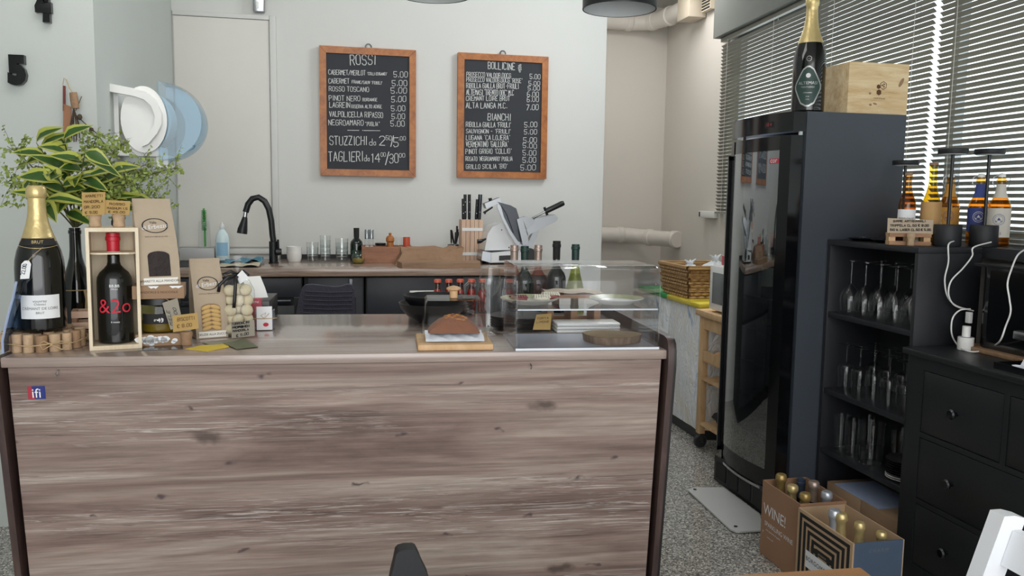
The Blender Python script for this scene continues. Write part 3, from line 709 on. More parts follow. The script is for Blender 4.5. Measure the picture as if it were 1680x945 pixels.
L2 = [('BOLLICINE', 1145, 207, 1318, 217, 42), ('PROSECCO VALDOB.DOCG', 1005, 258, 1292, 268, 28), ('5.00', 1415, 273, 1482, 275, 30), ("PROSECCO VALDOB.DOCG 'ROSE'", 1005, 290, 1366, 299, 26), ('5.00', 1408, 314, 1480, 316, 26),
 ('RIBOLLA GIALLA BRUT-FRIULI', 1005, 332, 1342, 336, 30), ('5.00', 1402, 346, 1478, 348, 26), ("ALTEMASI 'TRENTO DOC' M.C", 1005, 376, 1310, 381, 34), ('6.00', 1398, 388, 1472, 388, 30), ('CREMANT LOIRE BRUT', 1003, 413, 1285, 415, 28), ('6.00', 1396, 422, 1472, 420, 30),
 ('ALTA LANGA M.C.', 1003, 462, 1268, 464, 34), ('7.00', 1393, 475, 1470, 472, 34), ('BIANCHI', 1143, 540, 1290, 543, 42),
 ("RIBOLLA GIALLA 'FRIULI'", 1003, 583, 1292, 586, 30), ('5.00', 1380, 586, 1462, 584, 32), ("SAUVIGNON - 'FRIULI'", 1003, 625, 1290, 626, 26), ('5.00', 1378, 632, 1460, 630, 30), ("LUGANA 'CA LOJERA'", 1003, 668, 1286, 668, 30), ('5.00', 1373, 684, 1460, 684, 32),
 ("VERMENTINO 'GALLURA'", 1003, 713, 1275, 712, 34), ('5.00', 1370, 718, 1460, 723, 30), ("PINOT GRIGIO 'COLLIO'", 1000, 757, 1296, 755, 30), ('5.00', 1370, 767, 1455, 767, 32), ("ROSATO 'NEGROAMARO' PUGLIA", 1000, 803, 1302, 802, 26), ('5.00', 1368, 814, 1455, 813, 34), ("GRILLO SICILIA 'BIO'", 1003, 855, 1270, 851, 28), ('5.00', 1355, 863, 1452, 862, 34)]
bub = []
for cx, cy in ((1345, 190), (1354, 183), (1343, 203), (1355, 198), (1346, 215), (1356, 212), (1350, 226)): bub.append(([(cx+5*math.cos(a), cy+5*math.sin(a)) for a in [PI*i/3 for i in range(7)]], 0.0011))
board('right wooden framed blackboard headed BOLLICINE and BIANCHI on the back wall', [(950, 103), (1532, 131), (1522, 920), (945, 910)], L2, bub, (1242, 110))

# ------------------------------------------------------------------ pendant lamps
def pendant(label, x, y, z, r):
    t = thing('pendant_lamp', label, 'lamp', (x, y, z), 0, 'black drum pendant lamps over the bar')
    MB().lathe([(r, 0), (r*1.0, 0.20), (r-0.003, 0.20), (r-0.003, 0)], 48).build('lamp_shade', 'black_satin', t, world=False)
    MB().lathe([(r-0.004, 0.001), (r-0.004, 0.194), (0, 0.194)], 48).build('shade_lining', 'lamp_inner', t, world=False, label='pale grey inside of the shade')
    MB().lathe([(0, 0.115), (0.024, 0.12), (0.03, 0.145), (0.02, 0.175), (0.016, 0.193)], 20).build('bulb', 'white_plastic', t, world=False)
    MB().tube([(0, 0, 0.2), (0, 0, 3.148-z)], 0.0035, 8).build('cord', 'black_matt', t, world=False)
pendant('black drum pendant lamp at the top, right of the blackboards', 1.036, 3.0, 2.095, 0.135)
pendant('black drum pendant lamp at the top above the gap between blackboards', 0.355, 3.0, 2.103, 0.132)

# ------------------------------------------------------------------ numerals, ornament, dispenser on the left pier
def numeral(label, ch, cx, cy, w, h):
    p = gy(cx, cy, 3.745); b = MB()
    vs, fs = font(ch, 0.1, 1.0, 0.006)
    xs = [v.x for v in vs]; ys = [v.y for v in vs]
    sx = w/(max(xs)-min(xs)); sy = h/(max(ys)-min(ys)); mx = (max(xs)+min(xs))/2; my = (max(ys)+min(ys))/2
    f = [b._v((p.x+(v.x-mx)*sx, 3.728, p.z+(v.y-my)*sy)) for v in vs]
    fc = [b._f([f[i] for i in q]) for q in fs]
    fc = [q for q in fc if q]
    r = bmesh.ops.extrude_face_region(b.bm, geom=fc)
    for e in r['geom']:
        if isinstance(e, bmesh.types.BMVert): e.co.y = 3.749
    o = b.build('wall_numeral', 'black_gloss'); tag(rebase(o, (p.x, 3.74, p.z)), label, 'number', 'black wall clock numerals')
    sol = o.modifiers.new('fat', 'SOLIDIFY'); sol.thickness = 0.012; sol.offset = 0
numeral('black numeral 5 on the left wall', '5', 30, 116, 0.060, 0.112)
numeral('black numeral 4 on the left wall at the top edge', '4', 73, 8, 0.052, 0.135)

t = thing('hanging_ornament', 'hanging leather strip with cork and dried twigs on left wall', 'ornament', gy(112, 180, 3.73))
y = 3.735
MB().pxprism([(104, 170), (116, 175), (116, 228), (103, 228)], y-0.012, 0.006).build('leather_strip', 'leather', t)
MB().pxprism([(103, 140), (107, 141), (107, 182), (103, 182)], y-0.012, 0.006).build('red_strap', 'leather_red', t)
a, c = gy(120, 152, y-0.03), gy(124, 178, y-0.03); MB().tube([a, a*0.5+c*0.5, c], [0.014, 0.0155, 0.014], 14).build('cork', 'cork_dark', t)
b = MB(); b.tube([gy(103, 139, y-0.01), gy(105, 128, y-0.01), gy(109, 131, y-0.01), gy(113, 143, y-0.015), gy(120, 153, y-0.03)], 0.0018, 6); b.build('cord_loop', 'twine', t)
b = MB()
for i in range(9):
    x = 116+i*1.7; b.tube([gy(121, 178, y-0.03), gy(x+random.uniform(-2, 3), 203, y-0.03-0.01*random.random()), gy(x+random.uniform(-5, 6), 225+random.uniform(-6, 10), y-0.035)], 0.0022, 5)
b.tube([gy(126, 190, y-.03), gy(140, 203, y-.04), gy(160, 220, y-.05), gy(172, 238, y-.05)], 0.0022, 5)
b.tube([gy(124, 182, y-.03), gy(130, 168, y-.03), gy(134, 158, y-.03)], 0.0015, 5)
for q in ((131, 192), (128, 212), (150, 214), (122, 218)): b.ball(gy(q[0], q[1], y-0.035), 0.010, 0.006, 0.013, 8)
b.build('twig_bundle', 'twig', t)

# jumbo paper-roll dispenser on the pier side wall
DX = -0.935; t = thing('paper_roll_dispenser', 'white and translucent blue paper roll dispenser on left wall', 'dispenser', (DX, 4.1, 1.45))
yd = 3.98
def discpx(cx, cy, r, y0, y1, b, n=40, kx=0.66):
    c = gy(cx, cy, y0)
    b.prism([(c.x+r*kx*math.cos(2*PI*i/n), y0, c.z+r*math.sin(2*PI*i/n)) for i in range(n)], (0, y1-y0, 0)); return c
b = MB(); c = discpx(236, 196, 0.145, yd+0.02, yd+0.03, b)
b.build('end_plate', 'white_plastic', t)
b = MB(); b.pxprism([(180, 137), (216, 144), (240, 151), (255, 164), (265, 186), (265, 203), (258, 218), (243, 236), (232, 241), (240, 226), (252, 206), (254, 190), (248, 174), (236, 163), (218, 157), (179, 150)], yd-0.012, 0.045)
b.build('bracket', 'white_plastic', t)
b = MB(); b.box(DX+0.001, gy(262, 250, yd).x, yd+0.05, yd+0.19, gy(250, 256, yd).z, gy(250, 240, yd).z, 0.004); b.box(DX+0.001, DX+0.02, yd+0.04, yd+0.20, gy(250, 240, yd).z, gy(250, 150, yd).z); b.build('back_housing', 'white_plastic', t)
b = MB(); discpx(248, 197, 0.12, yd+0.05, yd+0.20, b, kx=0.7); b.build('paper_roll', 'paper', t)
b = MB(); bx = gy(258, 197, yd)
sh = []
N = 22
for k, (yy, sc) in enumerate(((yd+0.035, 1.0), (yd+0.035, 1.0), (yd+0.14, 1.05), (yd+0.24, 1.0))):
    row = []
    for i in range(N+1):
        a = PI/2 - PI*i/N
        row.append(b._v((bx.x-0.005+0.185*sc*math.cos(a), yy, bx.z+0.172*sc*math.sin(a))))
    sh.append(row)
for r0, r1 in zip(sh[1:], sh[2:]):
    for i in range(N): b._f([r0[i], r0[i+1], r1[i+1], r1[i]], True)
b._f(sh[0]); b._f(list(reversed(sh[-1])))
b.build('cover', 'blue_shell', t, label='translucent blue curved cover')
b = MB(); b.box(bx.x-0.02, bx.x+0.03, yd+0.06, yd+0.22, bx.z-0.205, bx.z-0.15); b.build('paper_end', 'paper', t)

# ------------------------------------------------------------------ bottles
CH = [(0.0, 0.012), (0.55, 0.004), (0.90, 0.0), (0.985, 0.012), (1, 0.03), (1, 0.43), (0.975, 0.49), (0.88, 0.555), (0.72, 0.62), (0.56, 0.68), (0.44, 0.74), (0.37, 0.80), (0.335, 0.87), (0.335, 0.915), (0.39, 0.925), (0.40, 0.95), (0.38, 0.985), (0.30, 1.0), (0, 1.0)]
BD = [(0, 0.01), (0.8, 0.0), (0.97, 0.01), (1, 0.03), (1, 0.56), (0.97, 0.60), (0.82, 0.645), (0.58, 0.68), (0.42, 0.71), (0.36, 0.74), (0.35, 0.93), (0.40, 0.935), (0.40, 0.965), (0.36, 0.97), (0.36, 1.0), (0, 1.0)]
BE = [(0, 0.01), (0.8, 0.0), (0.97, 0.012), (1, 0.03), (1, 0.53), (0.95, 0.59), (0.80, 0.65), (0.60, 0.71), (0.45, 0.78), (0.385, 0.86), (0.37, 0.94), (0.43, 0.945), (0.43, 0.965), (0.37, 0.97), (0.37, 1.0), (0, 1.0)]
BG = [(0, 0.01), (0.8, 0.0), (0.97, 0.01), (1, 0.03), (1, 0.40), (0.93, 0.48), (0.76, 0.56), (0.56, 0.64), (0.42, 0.72), (0.37, 0.79), (0.36, 0.94), (0.41, 0.945), (0.41, 0.975), (0.36, 0.98), (0.36, 1.0), (0, 1.0)]
CH2 = [(r if z < 0.6 else r*1.0 if z < 0.9 else r*1.18, z) for r, z in CH]
def prof_r(pr, t):
    for (r0, z0), (r1, z1) in zip(pr, pr[1:]):
        if z0 <= t <= z1 and z1 > z0: return r0+(r1-r0)*(t-z0)/(z1-z0)
    return pr[-2][0]
def bottle(name, label, cat, loc, H, RR, pr, glass, foil=None, foil_from=0.8, group=None, rz=None, liquid=None, n=28):
    if rz is None: rz = math.atan2(-loc[0], loc[1])
    t = thing(name, label, cat, loc, rz, group)
    MB().lathe([(r*RR, z*H) for r, z in pr], n).build('bottle_glass', glass, t, world=False)
    if foil:
        zs = [foil_from]+[z for r, z in pr if z > foil_from]
        fp = [(prof_r(pr, foil_from)*RR+0.0002, foil_from*H)]+[(r*RR+0.0012 if r > 0 else 0, z*H+(0.001 if z == 1.0 else 0)) for r, z in pr if z > foil_from]
        MB().lathe(fp, n).build('foil', foil, t, world=False)
    if liquid:
        lt = liquid[1]
        lp = [(r*RR*0.93, z*H*0.98+0.003) for r, z in pr if z <= lt]; lp.append((prof_r(pr, lt)*RR*0.93, lt*H)); lp.append((0, lt*H))
        MB().lathe(lp, n).build('drink', liquid[0], t, world=False)
    return t
def blabel(t, RR, z0, z1, half, mat, name='label'):
    return MB().patch(RR+0.0008, z0, z1, half).build(name, mat, t, world=False)
def btext(t, lab, RR, rows, mat):
    b = MB()
    for s, size, z in rows: letters(b, s, size, on_cyl(RR+0.0016, z))
    b.build('lettering', mat, lab, world=False)

# ------------------------------------------------------------------ wine fridge
fr = thing('wine_fridge', 'tall black glass door wine fridge standing against the right wall', 'fridge', (2.18, 3.52, 0))
FY0, FY1 = 3.24, 3.80; FZ = 1.785
b = MB(); b.box(1.965, 2.44, FY0, FY0+0.03, 0.06, FZ); b.box(1.965, 2.44, FY1-0.03, FY1, 0.06, FZ); b.box(2.41, 2.44, FY0+0.03, FY1-0.03, 0.06, FZ); b.box(1.965, 2.41, FY0+0.03, FY1-0.03, FZ-0.035, FZ); b.box(1.965, 2.41, FY0+0.03, FY1-0.03, 0.06, 0.15)
b.build('cabinet_body', 'fridge_black', fr)
b = MB(); b.box(1.885, 2.43, FY0+0.008, FY1-0.008, 0.0, 0.058); b.build('base', 'black_plastic', fr)
b = MB(); b.box(1.879, 1.886, FY0+0.008, FY1-0.008, 0.005, 0.13); b.box(1.886, 1.96, FY0+0.008, FY1-0.008, 0.061, 0.12)
pl = b.build('plinth', 'black_plastic', fr)
b = MB()
for i in range(4): b.box(1.875, 1.879, FY0+0.05+i*0.125, FY0+0.15+i*0.125, 0.025, 0.105)
b.build('vent_grille', 'ink', pl)
# bowed door: plan curve x(y)
def dx(y, k=0.0): 
    u = (y-(FY0+FY1)/2)/((FY1-FY0)/2); return 1.905+k - 0.040*(1-u*u)
NS = 16
def bowed(b, y0, y1, z0, z1, k0, k1, n=NS):
    a = []
    for i in range(n+1):
        y = y0+(y1-y0)*i/n
        a.append([b._v((dx(y, k0), y, z0)), b._v((dx(y, k1), y, z0)), b._v((dx(y, k0), y, z1)), b._v((dx(y, k1), y, z1))])
    for p, q in zip(a, a[1:]):
        b._f([p[0], q[0], q[2], p[2]], True); b._f([p[1], p[3], q[3], q[1]], True); b._f([p[2], q[2], q[3], p[3]]); b._f([p[0], p[1], q[1], q[0]])
    for e in (a[0], a[-1]): b._f([e[0], e[2], e[3], e[1]])
    return b
d = bowed(MB(), FY0+0.004, FY1-0.004, 1.70, FZ-0.002, 0, 0.058).build('top_fascia', 'black_gloss', fr)
b = MB(); bowed(b, 3.36, 3.42, 1.725, 1.75, -0.0015, 0.001, 4); b.build('display', 'ink', d)
b = MB(); letters(b, '18 4', 0.022, lambda x, y: (dx(3.39-x, -0.0025), 3.39-x, 1.737+y)); b.build('digits', 'red_box', d)
door = bowed(MB(), FY0+0.012, FY0+0.075, 0.125, 1.685, 0, 0.055, 4).build('door', 'black_gloss', fr)
b = MB(); bowed(b, FY1-0.06, FY1-0.006, 0.125, 1.685, 0, 0.055, 4); bowed(b, FY0+0.075, FY1-0.06, 1.625, 1.685, 0.004, 0.05, 10); bowed(b, FY0+0.075, FY1-0.06, 0.125, 0.21, 0.004, 0.05, 10)
b.build('door_rail', 'black_gloss', door)
b = MB(); bowed(b, FY0+0.075, FY1-0.06, 0.21, 1.625, 0.002, 0.006); b.build('glass_pane', 'fridge_glass', door)
b = MB(); bowed(b, FY0+0.012, FY1-0.006, 0.112, 0.124, -0.003, 0.04); b.build('bottom_trim', 'chrome', door)
b = MB(); bowed(b, FY1-0.022, FY1-0.004, 0.16, 1.62, -0.016, -0.001, 2); bowed(b, FY1-0.022, FY1-0.004, 1.60, 1.62, -0.016, -0.001, 2); bowed(b, FY1-0.022, FY1-0.004, 0.16, 0.18, -0.016, -0.001, 2); b.build('handle', 'black_plastic', door)
b = MB(); b.box(1.93, 1.945, FY0-0.003, FY0+0.004, 1.685, 1.70); b.build('hinge', 'chrome', fr)
b = MB(); bowed(b, 3.315, 3.375, 1.568, 1.59, -0.0015, 0.0005, 3); lo = b.build('brand_sticker', 'red_box', door, label='small red sticker with white letters')
b = MB(); letters(b, 'cor', 0.032, lambda x, y: (dx(3.345-x, -0.003), 3.345-x, 1.581+y)); b.build('lettering', 'ink_white', lo)
SHZ = [0.30, 0.46, 0.62, 0.78, 0.94]
for z in SHZ:
    b = MB(); b.box(1.985, 2.40, FY0+0.032, FY1-0.032, z-0.004, z)
    for i in range(9): b.box(1.978, 1.984, FY0+0.035+i*0.055, FY0+0.085+i*0.055, z-0.014, z+0.010)
    b.build('shelf', 'dark_steel', fr)
fl = bpy.data.lights.new('fridge_fill', 'AREA'); fl.shape = 'RECTANGLE'; fl.size = 0.3; fl.size_y = 0.06; fl.energy = 3.5; fo = bpy.data.objects.new('fridge_fill', fl); COL.objects.link(fo); fo.location = (2.05, 3.52, 1.735); fo.rotation_euler = (0, 0, R(90))  # added fill light inside the fridge so the bottles show
i = 0
for y, x, lab in ((3.32, 2.06, 'red wine bottle on the fridge top shelf nearest the hinge'), (3.40, 2.10, 'second wine bottle from the hinge on the fridge top shelf'), (3.48, 2.04, 'third wine bottle from the hinge on the fridge top shelf'), (3.56, 2.10, 'fourth wine bottle from the hinge on the fridge top shelf'), (3.64, 2.05, 'fifth wine bottle from the hinge on the fridge top shelf'), (3.72, 2.10, 'wine bottle farthest from the hinge on the fridge top shelf')):
    t = bottle('wine_bottle', lab, 'bottle', (x, y, 0.9405), 0.31, 0.037, BD, 'bottle_black', ['red_wax', 'bottle_black', 'gold_dark', 'blue_cap', 'red_wax', 'ink'][i], 0.80, 'bottles standing inside the wine fridge', rz=R(-62))
    blabel(t, 0.037, 0.06, 0.15, 1.0, ['paper', 'beer_cream', 'label_white', 'paper', 'beer_cream', 'label_white'][i])
    i += 1
for z, ys in ((0.7805, (3.34, 3.45, 3.56, 3.68)), (0.6205, (3.34, 3.46, 3.58)), (0.4605, (3.35, 3.48, 3.61)), (0.3005, (3.36, 3.52))):
    for k, y in enumerate(ys):
        o = bottle('wine_bottle', 'wine bottle lying on fridge shelf %s, %s from the hinge' % ({0.7805: 'just below the top', 0.6205: 'in the middle', 0.4605: 'second from the bottom', 0.3005: 'at the bottom'}[z], ['first', 'second', 'third', 'fourth'][k]), 'bottle', (2.36, y, z+0.039), 0.31, 0.037, BD, 'bottle_darkgreen', ['red_wax', 'gold_dark', 'ink', 'bronze_foil'][k], 0.8, 'bottles lying inside the wine fridge')
        o.rotation_euler = (0, R(-90), 0)

# big bottle and pine box on top of the fridge
t = bottle('champagne_bottle', 'huge dark green sparkling wine bottle standing on the wine fridge', 'bottle', (2.035, 3.36, FZ+0.0005), 0.50, 0.069, CH, 'bottle_black', 'gold_foil', 0.60, rz=R(-33))
dm = MB()
def dia(sx, sz, rr, zc, n=10):
    pts = [(0, sz), (sx*0.35, sz*0.86), (sx, 0.06*sz), (sx, -0.1*sz), (sx*0.45, -sz*0.9), (0, -sz), (-sx*0.45, -sz*0.9), (-sx, -0.1*sz), (-sx, 0.06*sz), (-sx*0.35, sz*0.86)]
    f = on_cyl(rr, zc); return f, pts
def diamond(b, sx, sz, rr, zc):
    rows = 14; f = on_cyl(rr, zc); prev = None
    def hw(v):
        pr = [(-1, 0.12), (-0.9, 0.45), (-0.1, 1), (0.06, 1), (0.86, 0.38), (1, 0.1)]
        for (a, x), (c, y) in zip(pr, pr[1:]):
            if a <= v <= c: return x+(y-x)*(v-a)/(c-a)
        return 0.1
    for i in range(rows+1):
        v = -1+2*i/rows; w = hw(v)*sx
        row = [b._v(f(w*u, v*sz)) for u in (-1, -0.6, -0.2, 0.2, 0.6, 1)]
        if prev:
            for k in range(5): b._f([prev[k], prev[k+1], row[k+1], row[k]], True)
        prev = row
b = MB(); diamond(b, 0.060, 0.086, 0.0698, 0.112); l1 = b.build('label', 'label_silver', t, world=False, label='silver edged diamond label')
b = MB(); diamond(b, 0.054, 0.079, 0.0704, 0.112); l2 = b.build('label_field', 'label_green', l1, world=False)
b = MB(); f = on_cyl(0.071, 0.157); ring = [b._v(f(0.010*math.cos(2*PI*k/16), 0.010*math.sin(2*PI*k/16))) for k in range(16)]; b._f(ring)
for s, size, z in (('ALTEMASI', 0.0185, 0.125), ('TRENTODOC', 0.0095, 0.108), ('millesimato', 0.008, 0.085), ('brut', 0.008, 0.069), ('trento', 0.006, 0.057)): letters(b, s, size, on_cyl(0.071, z))
b.build('lettering', 'label_silver', l1, world=False)
b = MB(); f = on_cyl(0.0695, 0.228)
for k in range(20):
    a0, a1 = 2*PI*k/20, 2*PI*(k+1)/20
    b._f([b._v(f(0.011*math.cos(a), 0.011*math.sin(a))) for a in (a0, a1)]+[b._v(f(0.0095*math.cos(a), 0.0095*math.sin(a))) for a in (a1, a0)])
letters(b, '---', 0.012, f); b.build('seal', 'label_silver', t, world=False)
bx = thing('wooden_box', 'pale pine wine box with dark knots on top of the wine fridge', 'box', (2.25, 3.42, FZ), R(-2))
x0, x1, y0, y1 = 2.165, 2.455, 3.262, 3.62; zt = FZ+0.218
b = MB(); b.box(x0, x1, y0, y0+0.012, FZ+0.001, zt-0.012); b.build('front_board', 'pine', bx)
b = MB(); b.box(x0, x0+0.012, y0+0.0125, y1-0.0125, FZ+0.001, zt-0.012); b.build('side_board', 'pine', bx)
b = MB(); b.box(x1-0.012, x1, y0+0.0125, y1-0.0125, FZ+0.001, zt-0.012); b.build('side_board', 'pine', bx)
b = MB(); b.box(x0, x1, y1-0.012, y1, FZ+0.001, zt-0.012); b.build('back_board', 'pine', bx)
b = MB(); b.box(x0, x1, y0, y1, zt-0.0115, zt); b.build('lid', 'pine', bx)
b = MB()
def hexa(b, cx, cz, r, y): b._f([b._v((cx+r*math.cos(PI/6+k*PI/3), y, cz+r*math.sin(PI/6+k*PI/3))) for k in range(6)])
yy = y0-0.0008
hexa(b, 2.310, FZ+0.118, 0.010, yy); hexa(b, 2.313, FZ+0.094, 0.013, yy)
for r0, r1 in ((0.018, 0.015), (0.010, 0.0)):
    for k in range(6):
        a0, a1 = PI/6+k*PI/3, PI/6+(k+1)*PI/3
        if r0 < 0.012 and k % 2: continue
        b._f([b._v((2.333+r*math.cos(a), yy, FZ+0.124+r*math.sin(a))) for r, a in ((r0, a0), (r0, a1), (max(r1, 0.0005), a1), (max(r1, 0.0005), a0))])
letters(b, 'MAMI STILLAR', 0.009, on_plane((2.317, yy, FZ+0.068), (1, 0, 0), (0, 0, 1))); b.build('burnt_mark', 'ink_brown', bx)
b = MB()
for cx, cz, rx, rz_, rot in ((2.42, FZ+0.14, 0.008, 0.022, 0.5), (2.27, FZ+0.088, 0.006, 0.005, 0), (2.297, FZ+0.045, 0.010, 0.004, 0.2), (2.275, FZ+0.040, 0.007, 0.005, 0)):
    pts = []
    for k in range(14):
        a = 2*PI*k/14; u, v = rx*math.cos(a), rz_*math.sin(a); pts.append(b._v((cx+u*math.cos(rot)-v*math.sin(rot)*-1, yy, cz+v*math.cos(rot)-u*math.sin(rot))))
    b._f(pts)
for cy, cz, r_ in ((3.45, FZ+0.15, 0.010), (3.52, FZ+0.075, 0.014)):
    b._f([b._v((x0-0.0008, cy+r_*1.5*math.cos(2*PI*k/12), cz+r_*math.sin(2*PI*k/12))) for k in range(12)])
b.build('knots', 'cork_dark', bx)

# ------------------------------------------------------------------ tin sheet on the floor
c4 = [gz(*q, 0.0) for q in ((1128, 807), (1138, 803), (1188, 803), (1254, 846), (1254, 874), (1208, 876), (1198, 872))]
t = thing('floor_sheet', 'white metal sheet lying on the terrazzo floor before the wine fridge', 'sheet', (1.75, 3.4, 0))
c4 = [Vector((min(p.x, 1.865), p.y, 0.004)) for p in c4]
MB().prism(c4, (0, 0, 0.007)).build('sheet', 'metal_sheet', t)
for i, k in enumerate((0, 6)):
    p = c4[k]; b = MB(); b.at((p.x+0.035, p.y-0.005 if k == 0 else p.y+0.02, 0.0112)).cyl(0.008, 0, 0.003, 12); b.build('screw_head', 'dark_steel', t)

# ------------------------------------------------------------------ cartons of sparkling wine
def carton(name, label, x0, x1, y0, y1, h, mat):
    t = thing(name, label, 'carton', ((x0+x1)/2, (y0+y1)/2, 0), 0, 'open wine cartons on the floor')
    MB().box(x0, x1, y0, y1, 0.001, 0.006).build('carton_base', mat[0], t)
    w = 0.004
    for a in ((x0, x0+w, y0, y1, 1), (x1-w, x1, y0, y1, 2), (x0+w, x1-w, y0, y0+w, 0), (x0+w, x1-w, y1-w, y1, 1)):
        MB().box(a[0], a[1], a[2], a[3], 0.006, h).build('carton_side', mat[a[4]], t)
    b = MB()
    for i in (1, 2): b.box(x0+w, x1-w, y0+(y1-y0)*i/3-0.0015, y0+(y1-y0)*i/3+0.0015, 0.006, h*0.6)
    b.box((x0+x1)/2-0.0015, (x0+x1)/2+0.0015, y0+w, y1-w, 0.006, h*0.6); b.build('divider', mat[2], t)
    return t
P('carton_grey', '47566B', 0.6)
c1 = carton('wine_carton', 'brown open carton printed WINE! beside the fridge foot', 1.672, 1.862, 2.672, 2.945, 0.300, ('carton', 'carton', 'carton'))
b = MB()
def onl(y, z): return on_plane((1.6713, y, z), (0, -1, 0), (0, 0, 1))
letters(b, 'WINE!', 0.062, onl(2.845, 0.19), 0.95); letters(b, 'SPARKLING WINE', 0.026, onl(2.812, 0.135)); letters(b, 'vino spumante di qualita', 0.011, onl(2.85, 0.112)); letters(b, 'Y', 0.016, onl(2.925, 0.095)); letters(b, 'contiene solfiti', 0.008, onl(2.87, 0.085))
b.build('lettering', 'ink_white', c1)
c2 = carton('wine_carton', 'black and kraft striped open carton in front of the WINE! carton', 1.662, 1.852, 2.335, 2.664, 0.292, ('carton_grey', 'carton_inside', 'carton_inside'))
b = MB(); b.box(1.6600, 1.6615, 2.335, 2.664, 0.004, 0.292); sp = b.build('striped_panel', 'carton_inside', c2)
b = MB()
for k in range(5):
    o_ = 0.014+k*0.027; wd_ = 0.015
    ya, yb, zt_ = 2.335+o_, 2.664-o_, 0.292-o_*0.85
    b.box(1.6592, 1.6599, ya, yb, zt_-wd_*0.85, zt_); b.box(1.6592, 1.6599, ya, ya+wd_, 0.01, zt_-wd_*0.85); b.box(1.6592, 1.6599, yb-wd_, yb, 0.01, zt_-wd_*0.85)
b.build('stripes', 'ink', sp)
b = MB(); b.box(1.6580, 1.6586, 2.40, 2.60, 0.098, 0.160); lb = b.build('label', 'label_white', sp)
b = MB(); letters(b, 'BORGOMOLINO', 0.023, on_plane((1.6576, 2.505, 0.131), (0, -1, 0), (0, 0, 1)), 1.1); b.build('lettering', 'ink', lb)
b = MB(); b.box(1.6588, 1.6591, 2.43, 2.57, 0.166, 0.186); b.build('black_band', 'ink', sp)
b = MB(); letters(b, 'prosecco', 0.013, on_plane((1.6584, 2.50, 0.176), (0, -1, 0), (0, 0, 1))); b.build('band_lettering', 'carton_inside', sp)
b = MB(); letters(b, 'C H A R M', 0.016, on_plane((1.757, 2.3344, 0.262), (1, 0, 0), (0, 0, 1))); b.build('lettering', 'ink_grey', c2)
SB = [(1.722, 2.895, 'gold_dark', 'bottle_darkgreen', 0.33, 'dark gold capped bottle at the back left of the WINE! carton'),
 (1.722, 2.81, 'gold_foil', 'bottle_darkgreen', 0.315, 'gold capped bottle in the middle left of the WINE! carton'),
 (1.810, 2.895, 'blue_cap', 'bottle_black', 0.305, 'blue capped bottle at the back right of the WINE! carton'),
 (1.722, 2.722, 'gold_dark', 'bottle_black', 0.315, 'short dark gold capped bottle at the front left of the WINE! carton'),
 (1.812, 2.81, 'bronze_foil', 'bottle_black', 0.325, 'bronze capped bottle in the middle right of the WINE! carton'),
 (1.812, 2.722, 'silver_foil', 'bottle_black', 0.315, 'silver capped bottle at the front right of the WINE! carton'),
 (1.712, 2.61, 'silver_foil', 'bottle_black', 0.33, 'silver foiled bottle at the back of the striped carton'),
 (1.765, 2.50, 'gold_foil', 'bottle_black', 0.325, 'gold foiled bottle in the middle of the striped carton'),
 (1.735, 2.415, 'gold_foil', 'bottle_black', 0.315, 'gold foiled bottle near the front of the striped carton'),
 (1.808, 2.378, 'gold_foil', 'bottle_black', 0.295, 'gold foiled bottle in the front right corner of the striped carton')]
for k, (x, y, f, g, h, lab) in enumerate(SB):
    if k >= 6:
        q_ = gz(*((1347, 838), (1381, 842), (1411, 857), (1449, 872))[k-6], 0.0065+h); x, y = min(max(q_.x, 1.708), 1.804), min(max(q_.y, 2.382), 2.618)
    bottle('sparkling_wine_bottle', lab, 'bottle', (x, y, 0.0065), h, 0.0435 if (k not in (8, 9)) else 0.037, CH2 if k != 2 else BD, g, f, 0.66 if k > 5 else 0.76, 'bottles in the cartons')

# ------------------------------------------------------------------ bookcase with glassware
BXa, BXb, BYa, BYb, BZ = 2.09, 2.36, 2.66, 3.232, 1.245
bk = thing('bookcase', 'black open bookcase full of glasses between fridge and dresser', 'bookcase', ((BXa+BXb)/2, (BYa+BYb)/2, 0))
for y in (BYa, BYb-0.02): MB().box(BXa, BXb, y, y+0.02, 0.0, BZ-0.0225, 0.001).build('side_panel', 'black_furniture', bk)
MB().box(BXa-0.002, BXb, BYa, BYb, BZ-0.022, BZ, 0.001).build('top_panel', 'black_furniture', bk)
MB().box(BXb-0.006, BXb, BYa+0.0205, BYb-0.0205, 0.0, BZ-0.0225).build('back_panel', 'black_matt', bk)
SH = [0.055, 0.335, 0.60, 0.935]
for z in SH: MB().box(BXa+0.004, BXb-0.0065, BYa+0.0205, BYb-0.0205, z-0.022, z, 0.001).build('shelf', 'black_furniture', bk)
WGP = [(0.036, 0.0), (0.036, 0.002), (0.010, 0.006), (0.0045, 0.012), (0.0042, 0.095), (0.010, 0.102), (0.030, 0.122), (0.041, 0.150), (0.042, 0.172), (0.036, 0.210), (0.031, 0.225)]
def flip(pr, H): return [(r, H-z) for r, z in pr][::-1]
def glass_at(name, label, loc, prof, grp, cat='glass', mat='clear_glass', n=20):
    o = MB().lathe(prof, n).build(name, mat); o.location = loc; return tag(o, label, cat, grp)
first = None
def rowed(pr, name, spots, z, labf, grp, cat='glass'):
    f = None
    for k, (x, y) in enumerate(spots):
        if f is None:
            f = MB().lathe(pr, 22).build(name, 'clear_glass'); o = f
        else:
            o = f.copy(); COL.objects.link(o)
        o.location = (x, y, z); tag(o, labf(k), cat, grp)
O5 = ['first', 'second', 'third', 'fourth', 'fifth', 'sixth']
rowed(flip(WGP, 0.225), 'wine_glass', [(2.145, 3.135-i*0.098) for i in range(5)]+[(2.262, 3.105-i*0.096) for i in range(5)], 0.936, lambda k: 'upturned wine glass, upper shelf, %s row, %s from the fridge' % (('front' if k < 5 else 'rear'), O5[k % 5]), 'upturned wine glasses on the top shelf')
